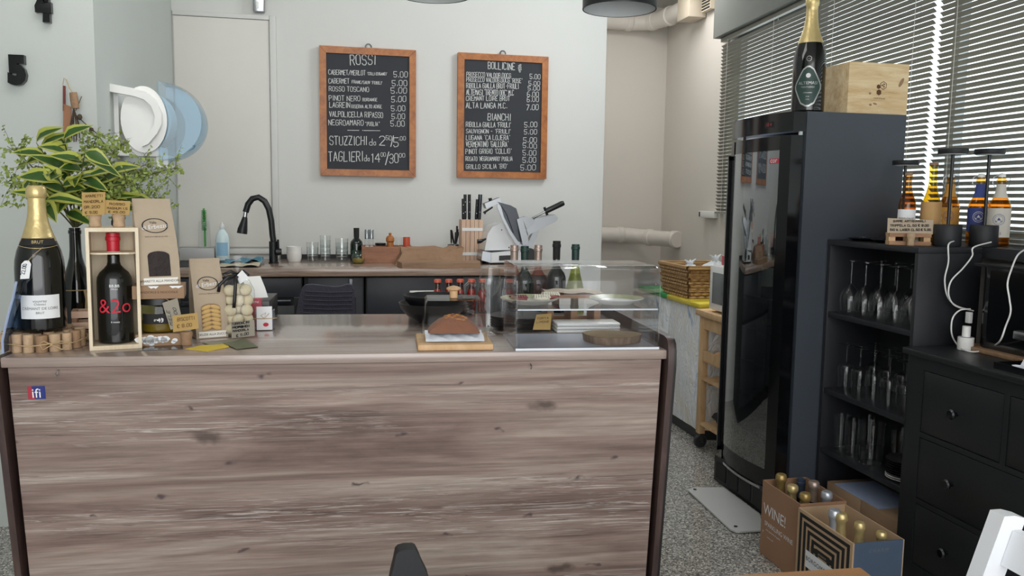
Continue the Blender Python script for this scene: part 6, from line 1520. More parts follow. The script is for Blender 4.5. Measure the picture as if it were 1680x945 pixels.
# ================================================================== right end of the bar counter
# bowls
bc_ = gz(708, 532, CZ); bc_ = Vector((bc_.x+0.01, 2.665, CZ))
def bowl(label, c, r, h, z):
    o = MB().lathe([(0, 0.0), (r*0.42, 0.0), (r*0.48, 0.006), (r*0.75, h*0.35), (r*0.94, h*0.72), (r, h), (r*0.975, h), (r*0.90, h*0.72), (r*0.70, h*0.38), (r*0.4, 0.010), (0, 0.010)], 40).build('bowl', 'black_satin'); o.location = (c.x, c.y, z); return tag(o, label, 'bowl', 'stacked black bowls')
bowl('black bowl at the bottom of the stack behind the cake dome', bc_, 0.110, 0.064, CZ)
bowl('smaller black bowl on top of the stack behind the cake dome', bc_+Vector((0.002, 0, 0)), 0.096, 0.060, CZ+0.0285)
# plates stack with white dishes
sc = Vector((0.385, 2.80, CZ))
for k in range(6):
    o = MB().lathe([(0, 0), (0.055, 0), (0.085, 0.008), (0.086, 0.0095), (0.055, 0.003), (0, 0.003)], 40).build('plate', 'black_satin'); o.location = sc+Vector((0, 0, k*0.0093)); tag(o, 'black plate behind the cake dome, %s up in the stack' % O5[k], 'plate', 'black plates behind the cake dome')
t = thing('oval_tray', 'shallow black oval tray on the plates behind the cake dome', 'tray', sc+Vector((0.012, 0.0, 0.057)))
MB().lathe([(0, 0), (0.075, 0), (0.085, 0.008), (0.083, 0.009), (0.073, 0.002), (0, 0.002)], 40, sy=0.7).build('tray', 'black_satin', t, world=False)
for k in range(2):
    o = MB().box(-0.065+0.008*k, 0.065-0.012*k, -0.045, 0.045, 0, 0.009, 0.003).build('serving_dish', 'porcelain'); o.location = sc+Vector((-0.062, 0.105, 0.058+k*0.0095)); o.location.z = CZ+k*0.0095; tag(o, ['white rectangular dish under the other, left behind the cake dome', 'white rectangular dish on top, left behind the cake dome'][k], 'dish', 'white rectangular dishes')
ws = thing('bottle_stand', 'low black riser under white dishes behind the cake dome', 'stand', sc+Vector((-0.062, 0.105, 0)))
MB().box(-0.06, 0.058, -0.04, 0.04, 0, 0.052, 0.002).build('riser', 'black_plastic', ws, world=False)
for o in [q for q in bpy.data.objects if q.name.startswith('serving_dish') and q.get('group') == 'white rectangular dishes']: o.location.z += 0.0525
for k, px in enumerate((718, 736, 755, 773, 791)):
    c = gy(px, 480, 2.885+0.004*(k % 2)); t = thing('juice_bottle', 'tiny red drink bottle with red cap, %s from the left behind the cake dome' % O5[k], 'bottle', (c.x, 2.885, CZ), 0, 'tiny red capped bottles')
    MB().lathe([(0, 0), (0.0145, 0), (0.0155, 0.003), (0.0155, 0.072), (0.010, 0.090), (0.0095, 0.104), (0.0105, 0.105)], 18).build('bottle_glass', 'rose_glass', t, world=False)
    MB().lathe([(0, 0.002), (0.0143, 0.004), (0.0143, 0.070), (0.010, 0.080), (0, 0.080)], 18).build('drink', 'red_drink', t, world=False)
    MB().lathe([(0.0100, 0.1052), (0.0125, 0.106), (0.0125, 0.115), (0.011, 0.117), (0, 0.117)], 18).build('cap', 'red_cap', t, world=False)
# cake dome
kd = thing('cake_dome', 'square glass cake dome with wooden knob over a loaf cake', 'cake stand', cw(1.105, 0.115, CZ), CA)
MB().box(-0.100, 0.100, -0.095, 0.095, 0, 0.017, 0.004).build('base_board', 'birch', kd, world=False)
b = MB(); lo = [(-0.086, -0.084), (0.086, -0.084), (0.086, 0.084), (-0.086, 0.084)]; hi = [(x*0.90, y*0.88) for x, y in lo]
def rr_(pts, r, z, n=5):
    out = []
    for i in range(4):
        p = Vector(pts[i]); a = (Vector(pts[i-1])-p).normalized(); c = (Vector(pts[(i+1) % 4])-p).normalized()
        s, e, o_ = p+a*r, p+c*r, p+(a+c)*r
        for k in range(n+1):
            an = k/n*PI/2; q = o_ - c*r*math.cos(an) - a*r*math.sin(an); out.append((q.x, q.y, z))
    return out
R0 = [b._v(p) for p in rr_(lo, 0.012, 0.0185)]; R1 = [b._v(p) for p in rr_(hi, 0.012, 0.122)]; R2 = [b._v(p) for p in rr_([(x*0.93, y*0.93) for x, y in hi], 0.012, 0.129)]
for p, q in ((R0, R1), (R1, R2)):
    for k in range(len(p)): b._f([p[k], p[(k+1) % len(p)], q[(k+1) % len(p)], q[k]], True)
b._f(R2); b.build('glass_cover', 'dome_glass', kd, world=False)
MB().lathe([(0, 0.1295), (0.011, 0.1295), (0.011, 0.148), (0.019, 0.152), (0.020, 0.156), (0.012, 0.160), (0, 0.163)], 20).build('knob', 'birch', kd, world=False)
nb_ = thing('napkin', 'shiny white paper napkin under the loaf cake in the glass dome', 'napkin', kd.location+Vector((0, 0, 0.0175)), CA)
b = MB(); G_ = []
for i in range(15):
    G_.append([b._v((-0.078+0.156*i/14, -0.072+0.144*j/14, 0.003+0.022*(1-abs(j-7)/9)*(0.7+0.3*math.sin(i*1.7+j))*(1 if 1 <= j <= 13 else 0.15))) for j in range(15)])
for i in range(14):
    for j in range(14): b._f([G_[i][j], G_[i+1][j], G_[i+1][j+1], G_[i][j+1]], True)
b.build('paper', 'napkin', nb_, world=False)
kk = thing('loaf_cake', 'golden brown loaf cake under the square glass dome', 'cake', kd.location+Vector((0, 0, 0.038)), CA)
b = MB(); rg = random.Random(5); N1, N2 = 22, 12; G_ = []
for i in range(N1+1):
    u = -1+2*i/N1; row = []
    for j in range(N2+1):
        v = -1+2*j/N2; h = 0.046*(max(0, 1-u*u)**0.62)*(max(0, 1-v*v)**0.5)*(0.85+0.15*math.cos(u*2.2)); row.append(b._v((u*0.070*(0.9 if abs(v) > 0.9 else 1), v*0.046, h+rg.uniform(-.0016, .0016)*(h > 0.004))))
    G_.append(row)
for i in range(N1):
    for j in range(N2): b._f([G_[i][j], G_[i+1][j], G_[i+1][j+1], G_[i][j+1]], True)
b._f([r[0] for r in G_]); b._f([r[-1] for r in G_][::-1]); b._f(list(reversed(G_[0]))); b._f(G_[-1]); b.build('crumb', 'cake', kk, world=False)
b = MB()
for k in range(26): 
    u = rg.uniform(-0.35, 0.5); v = rg.uniform(-0.6, 0.3); h = 0.046*(1-u*u)**0.62*(1-v*v)**0.5*(0.85+0.15*math.cos(u*2.2)); b.ball((u*0.07, v*0.046, h-0.0005), 0.005, 0.004, 0.0022, 6)
b.build('sugar_crust', 'cake_sugar', kk, world=False)
# wine glass and jug
wg = gz(800, 548, CZ)
o = MB().lathe([(0.034, 0.0), (0.034, 0.002), (0.010, 0.005), (0.0042, 0.010), (0.0042, 0.105), (0.008, 0.112), (0.024, 0.128), (0.0315, 0.150), (0.0315, 0.165), (0.027, 0.200)], 30).build('wine_glass', 'clear_glass'); o.location = (0.452, 2.40, CZ); tag(o, 'upright stemmed wine glass beside the cake dome', 'glass')
j = thing('glass_jug', 'clear straight glass jug with handle behind the upright wine glass', 'jug', (0.475, 2.545, CZ))
MB().lathe([(0, 0.004), (0.036, 0.004), (0.040, 0.0), (0.042, 0.004), (0.042, 0.145), (0.044, 0.150)], 28).build('jug_body', 'clear_glass', j, world=False)
MB().tube([(-0.043, 0, 0.130), (-0.062, 0, 0.140), (-0.074, 0, 0.128), (-0.074, 0, 0.080), (-0.062, 0, 0.050), (-0.043, 0, 0.045)], 0.005, 8).build('handle', 'clear_glass', j, world=False)
for k, (x, y) in enumerate(((0.535, 2.60), (0.55, 2.52))):
    o = MB().lathe([(0, 0.005), (0.024, 0.005), (0.027, 0), (0.031, 0.005), (0.033, 0.14)], 22).build('tumbler', 'clear_glass'); o.location = (x, y, CZ); tag(o, ['tall clear tumbler behind the left side of the acrylic case, rear one', 'tall clear tumbler behind the left side of the acrylic case, front one'][k], 'glass', 'clear tumblers by the acrylic case')
# acrylic display case
AX0, AX1, AY0, AY1, AH = 1.262, 1.655, 0.010, 0.262, 0.222
dc = thing('display_case', 'clear acrylic two level display case at the right end of the counter', 'display case', cw((AX0+AX1)/2, (AY0+AY1)/2, CZ), CA)
def cl_(b, name, mat, par, label=None): return cloc(b, name, mat, par, label)
def sidep(x):
    r = 0.05; pr = [(AY0, 0.004), (AY1, 0.004), (AY1, AH)]
    for k in range(7): a = PI/2+PI/2*k/6; pr.append((AY0+r+r*math.cos(a), AH-r+r*math.sin(a)))
    b = MB(); b.prism([(x, y, CZ+z) for y, z in pr], (0.004, 0, 0)); return b
b = MB(); b.box(AX0, AX1, AY0, AY1, CZ, CZ+0.004); cl_(b, 'case_floor', 'acrylic_reflection', dc, 'clear floor sheet with pale reflection in its colour')
cl_(sidep(AX0), 'side_sheet', 'acrylic', dc); cl_(sidep(AX1-0.004), 'side_sheet', 'acrylic', dc)
b = MB(); rws = []
pr = [(AY0+0.001, CZ+0.006), (AY0+0.001, CZ+AH-0.05)]+[(AY0+0.051+0.05*math.cos(PI/2+PI/2*(6-k)/6), CZ+AH-0.05+0.05*math.sin(PI/2+PI/2*(6-k)/6)) for k in range(1, 7)]+[(AY0+0.10, CZ+AH)]
for y, z in pr: rws.append([b._v((AX0+0.005, y, z)), b._v((AX1-0.005, y, z))])
for p, q in zip(rws, rws[1:]): b._f([p[0], p[1], q[1], q[0]], True)
ob = cl_(b, 'curved_front', 'acrylic', dc); sm = ob.modifiers.new('s', 'SOLIDIFY'); sm.thickness = 0.003; sm.offset = 1
b = MB(); b.box(AX0+0.005, AX1-0.005, AY0+0.102, AY1-0.001, CZ+AH-0.004, CZ+AH); cl_(b, 'top_sheet', 'acrylic', dc)
b = MB(); b.box(AX0+0.005, AX1-0.005, AY0+0.006, AY1-0.006, CZ+0.106, CZ+0.110); cl_(b, 'middle_shelf', 'acrylic', dc)
P('acrylic_edge', 'D7DDE4', 0.25, noise=0.02)
b = MB(); b.box(AX0, AX1, AY0-0.0012, AY0, CZ, CZ+0.006); cl_(b, 'polished_edge', 'acrylic_edge', dc, 'bright polished sheet edge')
b = MB(); b.box(AX0+0.005, AX1-0.005, AY0+0.0045, AY0+0.0055, CZ+0.106, CZ+0.110); cl_(b, 'polished_edge', 'acrylic_edge', dc, 'bright polished sheet edge')
for x in (AX0+0.010, AX1-0.012):  # thin rods added in place of highlights along the glued edges
    b = MB(); b.tube([(x, AY0+0.008, CZ+0.006), (x, AY0+0.008, CZ+0.104)], 0.0022, 8); b.ball((x, AY0+0.008, CZ+0.012), 0.004, n=8); cl_(b, 'edge_highlight', 'acrylic', dc)
    b = MB(); b.tube([(x, AY0+0.010, CZ+0.112), (x, AY0+0.010, CZ+0.168)], 0.0022, 8); b.ball((x, AY0+0.010, CZ+0.172), 0.005, n=8); cl_(b, 'edge_highlight', 'acrylic', dc)
def ctop(x, y, z): return cw(x, y, CZ+z)
def plate(label, loc, r, m1, m2, name='plate'):
    t = thing(name, label, 'plate', loc)
    MB().lathe([(0, 0), (r*0.62, 0), (r*0.66, 0.003), (r*0.96, 0.013), (r, 0.016), (r*0.98, 0.0172), (r*0.68, 0.007), (r*0.6, 0.0045), (0, 0.0045)], 44, sy=0.95).build('plate_body', m1, t, world=False)
    b = MB(); b.lathe([(r*0.975, 0.0177), (r*0.72, 0.0088), (r*0.70, 0.0084)], 44, sy=0.95); b.build('rim_pattern', m2, t, world=False)
    return t
plate('grey patterned plate of pastries on the left of the acrylic shelf', ctop(1.318, 0.135, 0.1105), 0.082, 'plate_grey', 'plate_green')
plate('green patterned plate standing empty on the right of the acrylic shelf', ctop(1.565, 0.130, 0.1105), 0.078, 'porcelain', 'plate_green')
for k, (x, y, lab, m_) in enumerate(((1.350, 0.125, 'white iced pastry in the middle of the acrylic shelf plate', 'pastry_white'), (1.382, 0.155, 'lattice topped pastry at the right of the acrylic shelf plate', 'pastry_white'), (1.285, 0.115, 'small red pastry at the left of the acrylic shelf plate', 'pastry_red'))):
    t = thing('pastry', lab, 'pastry', ctop(x, y, 0.116 if k != 1 else 0.1195), 0, 'pastries on the acrylic shelf')
    MB().lathe([(0, 0), (0.020, 0), (0.024, 0.008), (0.022, 0.013), (0, 0.015)], 18).build('pastry_base', 'pastry_red' if k != 0 else 'pastry_white', t, world=False)
    b = MB()
    for i in range(7): b.tube([(-0.022+0.007*i, -0.017, 0.014), (-0.018+0.006*i, 0, 0.019), (-0.022+0.007*i, 0.017, 0.014)], 0.0028, 6)
    b.build('icing', m_, t, world=False)
t = thing('wood_slice', 'round bark edged wood slice serving board in the acrylic case', 'board', ctop(1.55, 0.115, 0.0045), CA)
b = MB(); b2 = MB(); n = 30; rg = random.Random(8); A_ = []
for k in range(n):
    a = 2*PI*k/n; r_ = 0.080*(1+0.07*math.sin(3*a+1)+rg.uniform(-.02, .02)); A_.append((r_*math.cos(a)*1.03, r_*math.sin(a)*0.88))
lo_ = [b._v((x*0.96, y*0.96, 0)) for x, y in A_]; hi_ = [b._v((x, y, 0.021)) for x, y in A_]
for k in range(n): b._f([lo_[k], lo_[(k+1) % n], hi_[(k+1) % n], hi_[k]], True)
b._f(lo_[::-1]); b.build('bark', 'bark', t, world=False)
cc = b2._v((0, 0.0, 0.0245)); hh = [b2._v((x*0.995, y*0.995, 0.0212)) for x, y in A_]
for k in range(n): b2._f([hh[k], hh[(k+1) % n], cc], False)
b2.build('cut_face', 'slab_top', t, world=False)
t = thing('price_card', 'small kraft price card standing inside the acrylic case', 'card', ctop(1.36, 0.18, 0.0045))
pp = [(874, 541), (880, 516), (905, 514), (903, 541)]; yk = ctop(1.36, 0.165, 0).y
MB().prism([Vector((p.x, p.y, max(CZ+0.0047, p.z))) for p in [gy(*q, yk) for q in pp]], (0, 0.0008, 0)).build('card', 'card_kraft', t)
b = MB()
for s, xa, ya, xb, yb2 in (('TORTA', 881, 524, 900, 523), ('LIMONE', 880, 530, 901, 529)):
    a = gy(xa, ya, yk-0.0006); e = gy(xb, yb2, yk-0.0006); strokes(b, s, a, e-a, (0, 0, 1), 0.005, (e-a).length, 0.0005)
b.build('handwriting', 'ink_brown', t)
# behind the case
c = ctop(1.335, 0.40, 0)
for k in range(5):
    o = MB().lathe([(0, 0), (0.062, 0), (0.094, 0.007), (0.095, 0.0085), (0.06, 0.0025), (0, 0.0025)], 40).build('plate', 'black_satin'); o.location = c+Vector((0, 0, k*0.0083)); tag(o, 'black plate in the stack behind the acrylic case, %s up' % O12[k], 'plate', 'black plates behind the acrylic case')
for k in range(3):
    o = MB().box(-0.098, 0.098, -0.042, 0.042, 0, 0.010, 0.004).build('serving_dish', 'porcelain'); o.location = ctop(1.525, 0.325, 0.0005+k*0.0103); o.rotation_euler = (0, 0, CA); tag(o, 'long white dish behind the acrylic case, %s' % ['bottom of three', 'middle of three', 'top of three'][k], 'dish', 'long white dishes')
t = thing('wooden_crate', 'small wooden slatted crate behind the acrylic case on the counter', 'crate', ctop(1.505, 0.455, 0), CA)
b = MB()
for y in (-0.06, 0.052):
    b.box(-0.085, 0.085, y, y+0.008, 0.0, 0.022); b.box(-0.085, 0.085, y, y+0.008, 0.074, 0.104)
b.build('long_boards', 'crate_wood', t, world=False)
b = MB()
for x in (-0.085, -0.010, 0.065): b.box(x, x+0.020, -0.0515, 0.0515, 0.0, 0.104)
b.build('end_boards', 'crate_wood', t, world=False)
b = MB(); b.box(-0.0645, 0.0645, -0.051, 0.051, 0.001, 0.006); b.build('floor_board', 'crate_wood', t, world=False)
b = MB(); G_ = []
for i in range(9): G_.append([b._v((-0.088+0.176*i/8, -0.064+0.128*j/6, 0.1055+0.006*abs(math.sin(i*0.9+j*0.4)))) for j in range(7)])
for i in range(8):
    for j in range(6): b._f([G_[i][j], G_[i+1][j], G_[i+1][j+1], G_[i][j+1]])
o = b.build('paper_sheet', 'kraft'); o.location = t.location; o.rotation_euler = (0, 0, CA); tag(o, 'creased brown paper lying on the crate behind the acrylic case', 'paper')
BB = [(843, 2.98, 'rose_glass', 'bronze_foil', BD, 'rose bottle with pink foil, left pair behind the acrylic case', 0.315), (860, 2.985, 'bottle_darkgreen', 'label_green', BD, 'dark green topped bottle between the two pink foil bottles', 0.312), (882, 2.99, 'rose_glass', 'bronze_foil', BD, 'rose bottle with pink foil right of the dark green topped bottle', 0.315), (912, 3.0, 'bottle_black', 'ink', BD, 'black capped wine bottle second from right behind the acrylic case', 0.330), (943, 3.0, 'green_glass', 'label_green', BG, 'yellow green white wine bottle at the right behind the acrylic case', 0.318)]
for px, yy, g, f, pr, lab, H in BB:
    p = gy(px, 470, yy); bt_ = bottle('wine_bottle', lab, 'bottle', (p.x, yy, 0.9155), H, 0.037, pr, g, f, 0.80, 'wine bottles behind the display case', liquid=('green_glass', 0.66) if g == 'green_glass' else None)

# ================================================================== back worktop
BZ_ = 1.0005
def onb(px, py): return gz(px, py, BZ_)
fc = onb(449, 431); yf = 5.12
p0 = gy(449, 431, yf)
t = thing('kitchen_faucet', 'tall black gooseneck kitchen tap with pull down spray head', 'faucet', (p0.x, yf, BZ_))
b = MB(); b.at((p0.x, yf, BZ_)); b.lathe([(0, 0), (0.030, 0), (0.030, 0.006), (0.025, 0.008), (0.025, 0.128), (0.018, 0.132)], 24); b.build('body', 'black_satin', t)
pts = [gy(*q, yf) for q in ((449, 398), (447, 385), (445, 362), (441, 343), (434, 330), (424, 323.5), (414, 326), (407, 335), (403, 348))]
MB().tube(pts, 0.0178, 16).build('gooseneck', 'black_satin', t)
MB().tube([gy(403, 348, yf), gy(402, 356, yf)], 0.0135, 14).build('ring', 'chrome', t)
MB().tube([gy(402, 356, yf), gy(401, 362, yf), gy(398, 376, yf), gy(397, 383, yf)], [0.0135, 0.018, 0.028, 0.030], 18).build('spray_head', 'black_satin', t)
h = MB().tube([gy(451, 414, yf), gy(456, 413, yf-0.02), gy(462, 413, yf-0.02)], [0.018, 0.022, 0.018], 14).build('valve', 'black_satin', t)
MB().tube([gy(457, 412, yf-0.02), gy(456, 393, yf-0.02)], 0.006, 8).build('lever', 'black_satin', h)
sk = thing('sink', 'black inset sink in the back worktop beside the tap', 'sink', (-0.62, 5.1, 0.94))
b = MB(); b.box(-0.88, -0.42, 4.86, 5.30, 1.0003, 1.004); b.build('sink_rim', 'black_matt', sk)
o = MB().box(-0.90, -0.70, 5.33, 5.455, BZ_, 1.075, 0.004).build('storage_box', 'metal_sheet'); tag(rebase(o, (-0.8, 5.4, BZ_)), 'low grey box at the left end of the back worktop', 'box')
p = gy(336, 412, 5.39)
t = thing('brush_glass', 'tall clear glass holding a bottle brush on the grey box', 'glass', (p.x, 5.39, 1.0755))
MB().lathe([(0, 0.004), (0.033, 0.004), (0.035, 0), (0.037, 0.004), (0.031, 0.16)], 22).build('glass', 'clear_glass', t, world=False)
t = thing('bottle_brush', 'green bottle brush standing in the tall clear glass', 'brush', (p.x, 5.39, 1.0805))
MB().tube([(0.004, 0, 0.002), (0.003, 0, 0.12), (0, 0, 0.235)], 0.006, 8).build('handle', 'green_brush', t, world=False)
b = MB()
for k in range(14): b.lathe([(0.007, 0.10+k*0.009), (0.019, 0.104+k*0.009), (0.007, 0.107+k*0.009)], 12)
b.build('bristles', 'green_brush', t, world=False)
p = gy(366, 424, 5.36)
t = thing('soap_bottle', 'pale blue dish soap bottle left of the tap', 'bottle', (p.x, 5.345, BZ_))
MB().lathe([(0, 0), (0.038, 0), (0.041, 0.005), (0.041, 0.12), (0.034, 0.16), (0.018, 0.185), (0.013, 0.188), (0.013, 0.20)], 26, sy=0.65).build('bottle_body', 'soap_blue', t, world=False)
MB().lathe([(0.0145, 0.2), (0.0145, 0.216), (0.006, 0.220), (0.005, 0.232), (0, 0.232)], 18).build('cap', 'white_plastic', t, world=False)
b = MB().patch(0.0418, 0.03, 0.11, 0.9); b.bm.transform(Matrix.Diagonal((1, 0.66, 1, 1))); b.build('label', 'label_blue', t, world=False)
def wavy(name, label, cat, x0, x1, y0, y1, z, mat, amp, seed, fx=3.1):
    b = MB(); rg = random.Random(seed); G_ = []
    for i in range(17): G_.append([b._v((x0+(x1-x0)*i/16+rg.uniform(-.004, .004), y0+(y1-y0)*j/8, z+0.003+amp*abs(math.sin(i*0.45*fx/3+j*0.35+seed))*(0.4+0.6*i/16))) for j in range(9)])
    for i in range(16):
        for j in range(8): b._f([G_[i][j], G_[i+1][j], G_[i+1][j+1], G_[i][j+1]], True)
    o = b.build(name, mat); sm = o.modifiers.new('s', 'SOLIDIFY'); sm.thickness = 0.003; return tag(rebase(o, ((x0+x1)/2, (y0+y1)/2, z)), label, cat)
wavy('dish_cloth', 'crumpled blue dish cloth beside the tap', 'cloth', -0.62, -0.40, 5.02, 5.22, 1.0045, 'cloth_blue', 0.030, 2)
wavy('tea_towel', 'cream towel lying flat along the front of the sink', 'towel', -0.62, -0.40, 4.80, 4.99, 1.0045, 'cloth_cream', 0.012, 5)
for k in range(2):
    p = gy(483, 429, 5.25); o = MB().lathe([(0, 0.003), (0.034, 0.003), (0.036, 0), (0.043, 0.02), (0.046, 0.062), (0.044, 0.062), (0.040, 0.02), (0, 0.006)], 26).build('cup', 'porcelain'); o.location = (p.x, 5.25, BZ_+k*0.030); tag(o, ['lower white cup of the stacked pair right of the tap', 'upper white cup of the stacked pair right of the tap'][k], 'cup', 'stacked white cups')
def gstack(px, y, n, r, h, step, name, labs, grp):
    p = gy(px, 429, y)
    for k in range(n):
        o = MB().lathe([(0, 0.006), (r*0.78, 0.006), (r*0.82, 0), (r*0.86, 0.006), (r, h), (r*0.96, h), (r*0.80, 0.008)], 22).build(name, 'clear_glass'); o.location = (p.x, y, BZ_+k*step); tag(o, labs % ['bottom', 'second', 'third', 'top'][k if n > 2 else (0 if k == 0 else 3)], 'glass', grp)
gstack(513, 5.25, 2, 0.037, 0.088, 0.030, 'tumbler', '%s clear tumbler of the low stack right of the white cups', 'stacked tumblers on the back worktop')
gstack(534, 5.25, 4, 0.033, 0.075, 0.028, 'tumbler', '%s clear tumbler of the tallest narrow stack', 'stacked tumblers on the back worktop')
gstack(561, 5.25, 4, 0.040, 0.068, 0.0245, 'tumbler', '%s clear tumbler of the wide stack beside the dark oil bottle', 'stacked tumblers on the back worktop')
p = gy(585, 428, 5.27)
t = bottle('oil_bottle', 'short dark green oil bottle beside the stacked tumblers', 'bottle', (p.x, 5.27, BZ_), 0.205, 0.039, [(0, 0.01), (0.8, 0), (1, 0.02), (1, 0.52), (0.9, 0.60), (0.6, 0.66), (0.42, 0.70), (0.42, 1.0), (0, 1.0)], 'bottle_darkgreen', 'ink', 0.72)
blabel(t, 0.039, 0.02, 0.07, 0.9, 'label_green')
p = gy(588, 432, 5.10)
t = thing('glass_jar', 'small clear round jar in front of the dark oil bottle', 'jar', (p.x, 5.10, BZ_))
MB().lathe([(0, 0.003), (0.030, 0.003), (0.038, 0.014), (0.040, 0.035), (0.034, 0.052), (0.030, 0.058), (0.034, 0.066)], 24).build('jar', 'clear_glass', t, world=False)
MB().lathe([(0, 0.004), (0.028, 0.005), (0.034, 0.016), (0.035, 0.028), (0, 0.030)], 20).build('contents', 'amber_oil', t, world=False)
# oak tray box with condiments
xa, xb = gy(594, 430, 5.12).x, gy(678, 430, 5.12).x
t = thing('condiment_box', 'reddish oak open box of condiments on the back worktop', 'box', ((xa+xb)/2, 5.20, BZ_))
z1 = BZ_+0.098
MB().box(xa, xb, 5.12, 5.134, BZ_, z1).build('front_board', 'box_oak', t); MB().box(xa, xb, 5.316, 5.33, BZ_, z1).build('back_board', 'box_oak', t)
for x in (xa, xb-0.012): MB().box(x, x+0.012, 5.1345, 5.3155, BZ_, z1).build('side_board', 'box_oak', t)
MB().box(xa+0.0125, xb-0.0125, 5.1345, 5.3155, BZ_, BZ_+0.008).build('base_board', 'box_oak', t)
zc = BZ_+0.009
def inbox(px): return gy(px, 400, 5.22).x
for px, lab in ((602, 'left salt shaker with steel top standing in the oak box'), (609.5, 'right salt shaker with steel top standing in the oak box')):
    t = thing('shaker', lab, 'shaker', (inbox(px), 5.22, zc), 0, 'shakers in the oak box')
    MB().lathe([(0, 0), (0.012, 0), (0.013, 0.003), (0.013, 0.13)], 16).build('glass', 'clear_glass', t, world=False); MB().lathe([(0, 0.002), (0.011, 0.003), (0.011, 0.09), (0, 0.09)], 14).build('contents', 'paper', t, world=False); MB().lathe([(0.0135, 0.131), (0.0135, 0.186), (0.011, 0.190), (0, 0.190)], 18).build('top', 'steel', t, world=False)
t = thing('spice_jar', 'squat jar with black lid standing in the oak box', 'jar', (inbox(624), 5.20, zc)); MB().lathe([(0, 0), (0.028, 0), (0.030, 0.004), (0.030, 0.088), (0.026, 0.092)], 20).build('glass', 'clear_glass', t, world=False); MB().lathe([(0.031, 0.0925), (0.033, 0.096), (0.033, 0.108), (0, 0.110)], 22).build('lid', 'black_satin', t, world=False)
t = thing('pepper_mill', 'round wooden pepper mill standing in the oak box', 'mill', (inbox(640), 5.22, zc)); MB().lathe([(0, 0), (0.024, 0), (0.024, 0.01), (0.018, 0.05), (0.022, 0.10), (0.020, 0.112), (0.026, 0.118), (0.026, 0.138), (0.018, 0.150), (0.007, 0.154), (0.007, 0.158), (0.010, 0.164), (0.006, 0.170), (0, 0.171)], 24).build('wood_body', 'frame_wood_core', t, world=False)
for px, m_, lab in ((654, 'clear_glass', 'short clear glass right of the pepper mill in the oak box'), (667, 'red_cap', 'short red candle glass in the oak box')):
    o = MB().lathe([(0, 0.004), (0.020, 0.004), (0.021, 0), (0.022, 0.004), (0.022, 0.144)], 20).build('candle_glass', m_); o.location = (inbox(px), 5.22, zc); tag(o, lab, 'glass')
# brown crumpled bag
t = thing('paper_bag', 'large crumpled brown paper bag lying on the back worktop', 'bag', (0.60, 5.02, BZ_))
b = MB(); rg = random.Random(4)
top = [(650, 428), (655, 416), (662, 404), (672, 404), (690, 405), (710, 405), (730, 404), (745, 402), (757, 401)]
bot = [(650, 431), (660, 433), (672, 435), (690, 435), (705, 434), (720, 432), (735, 431), (746, 430), (757, 429)]
cols_ = []
for (a, c) in zip(top, bot):
    T = gy(a[0], a[1], 5.02); B_ = gy(c[0], c[1], 4.93); col = []
    zt = max(T.z, BZ_+0.02)
    for k in range(9):
        u = k/8; an = PI*u
        yy_ = 4.94+0.22*u; zz_ = BZ_+0.001+(zt-BZ_)*math.sin(an)**0.55 if 0 < k < 8 else BZ_+0.001
        col.append(b._v((T.x+rg.uniform(-.018, .018), yy_+rg.uniform(-.012, .012)*(0 < k < 8), zz_+rg.uniform(-.022, .006)*(0 < k < 8))))
    cols_.append(col)
for p, q in zip(cols_, cols_[1:]):
    for k in range(8):
        if (k % 2): b._f([p[k], q[k], q[k+1]]); b._f([p[k], q[k+1], p[k+1]])
        else: b._f([p[k], q[k], p[k+1]]); b._f([q[k], q[k+1], p[k+1]])
b._f(cols_[0]); b._f(cols_[-1][::-1]); b.build('bag', 'bag_kraft', t)
# thick board
pL = gz(657, 446, 1.03); 
t = thing('chopping_board', 'thick brown wooden chopping board on the back worktop edge', 'board', (0.60, 4.82, BZ_))
b = MB(); b.prism([(0.385, 4.73, BZ_), (0.835, 4.73, BZ_), (0.86, 4.90, BZ_), (0.37, 4.90, BZ_)], (0, 0, 0.030)); b.build('board', 'walnut_board', t)
# utensil cup
p = gy(745, 404, 5.36)
t = thing('utensil_cup', 'steel cup of small knives and forks left of the knife block', 'cup', (p.x, 5.36, BZ_)); MB().lathe([(0, 0.003), (0.040, 0.003), (0.040, 0), (0.043, 0.10)], 22).build('cup', 'steel', t, world=False)
rg = random.Random(9)
for k in range(7):
    a = rg.uniform(-0.22, 0.22); x = -0.03+0.01*k; h = rg.uniform(0.17, 0.215)
    t = thing('small_knife', 'small knife handle in the steel cup, %s from the left' % O12[k], 'knife', (p.x+x*0.6, 5.36+rg.uniform(-.015, .015), BZ_+0.008), 0, 'cutlery in the steel cup')
    MB().tube([(0, 0, 0), (a*0.10, 0, h*0.55)], 0.003, 6).build('blade', 'steel', t, world=False); MB().tube([(a*0.10, 0, h*0.55), (a*0.2, 0, h)], [0.005, 0.0065], 8).build('handle', 'dark_steel' if k % 2 else 'black_satin', t, world=False)
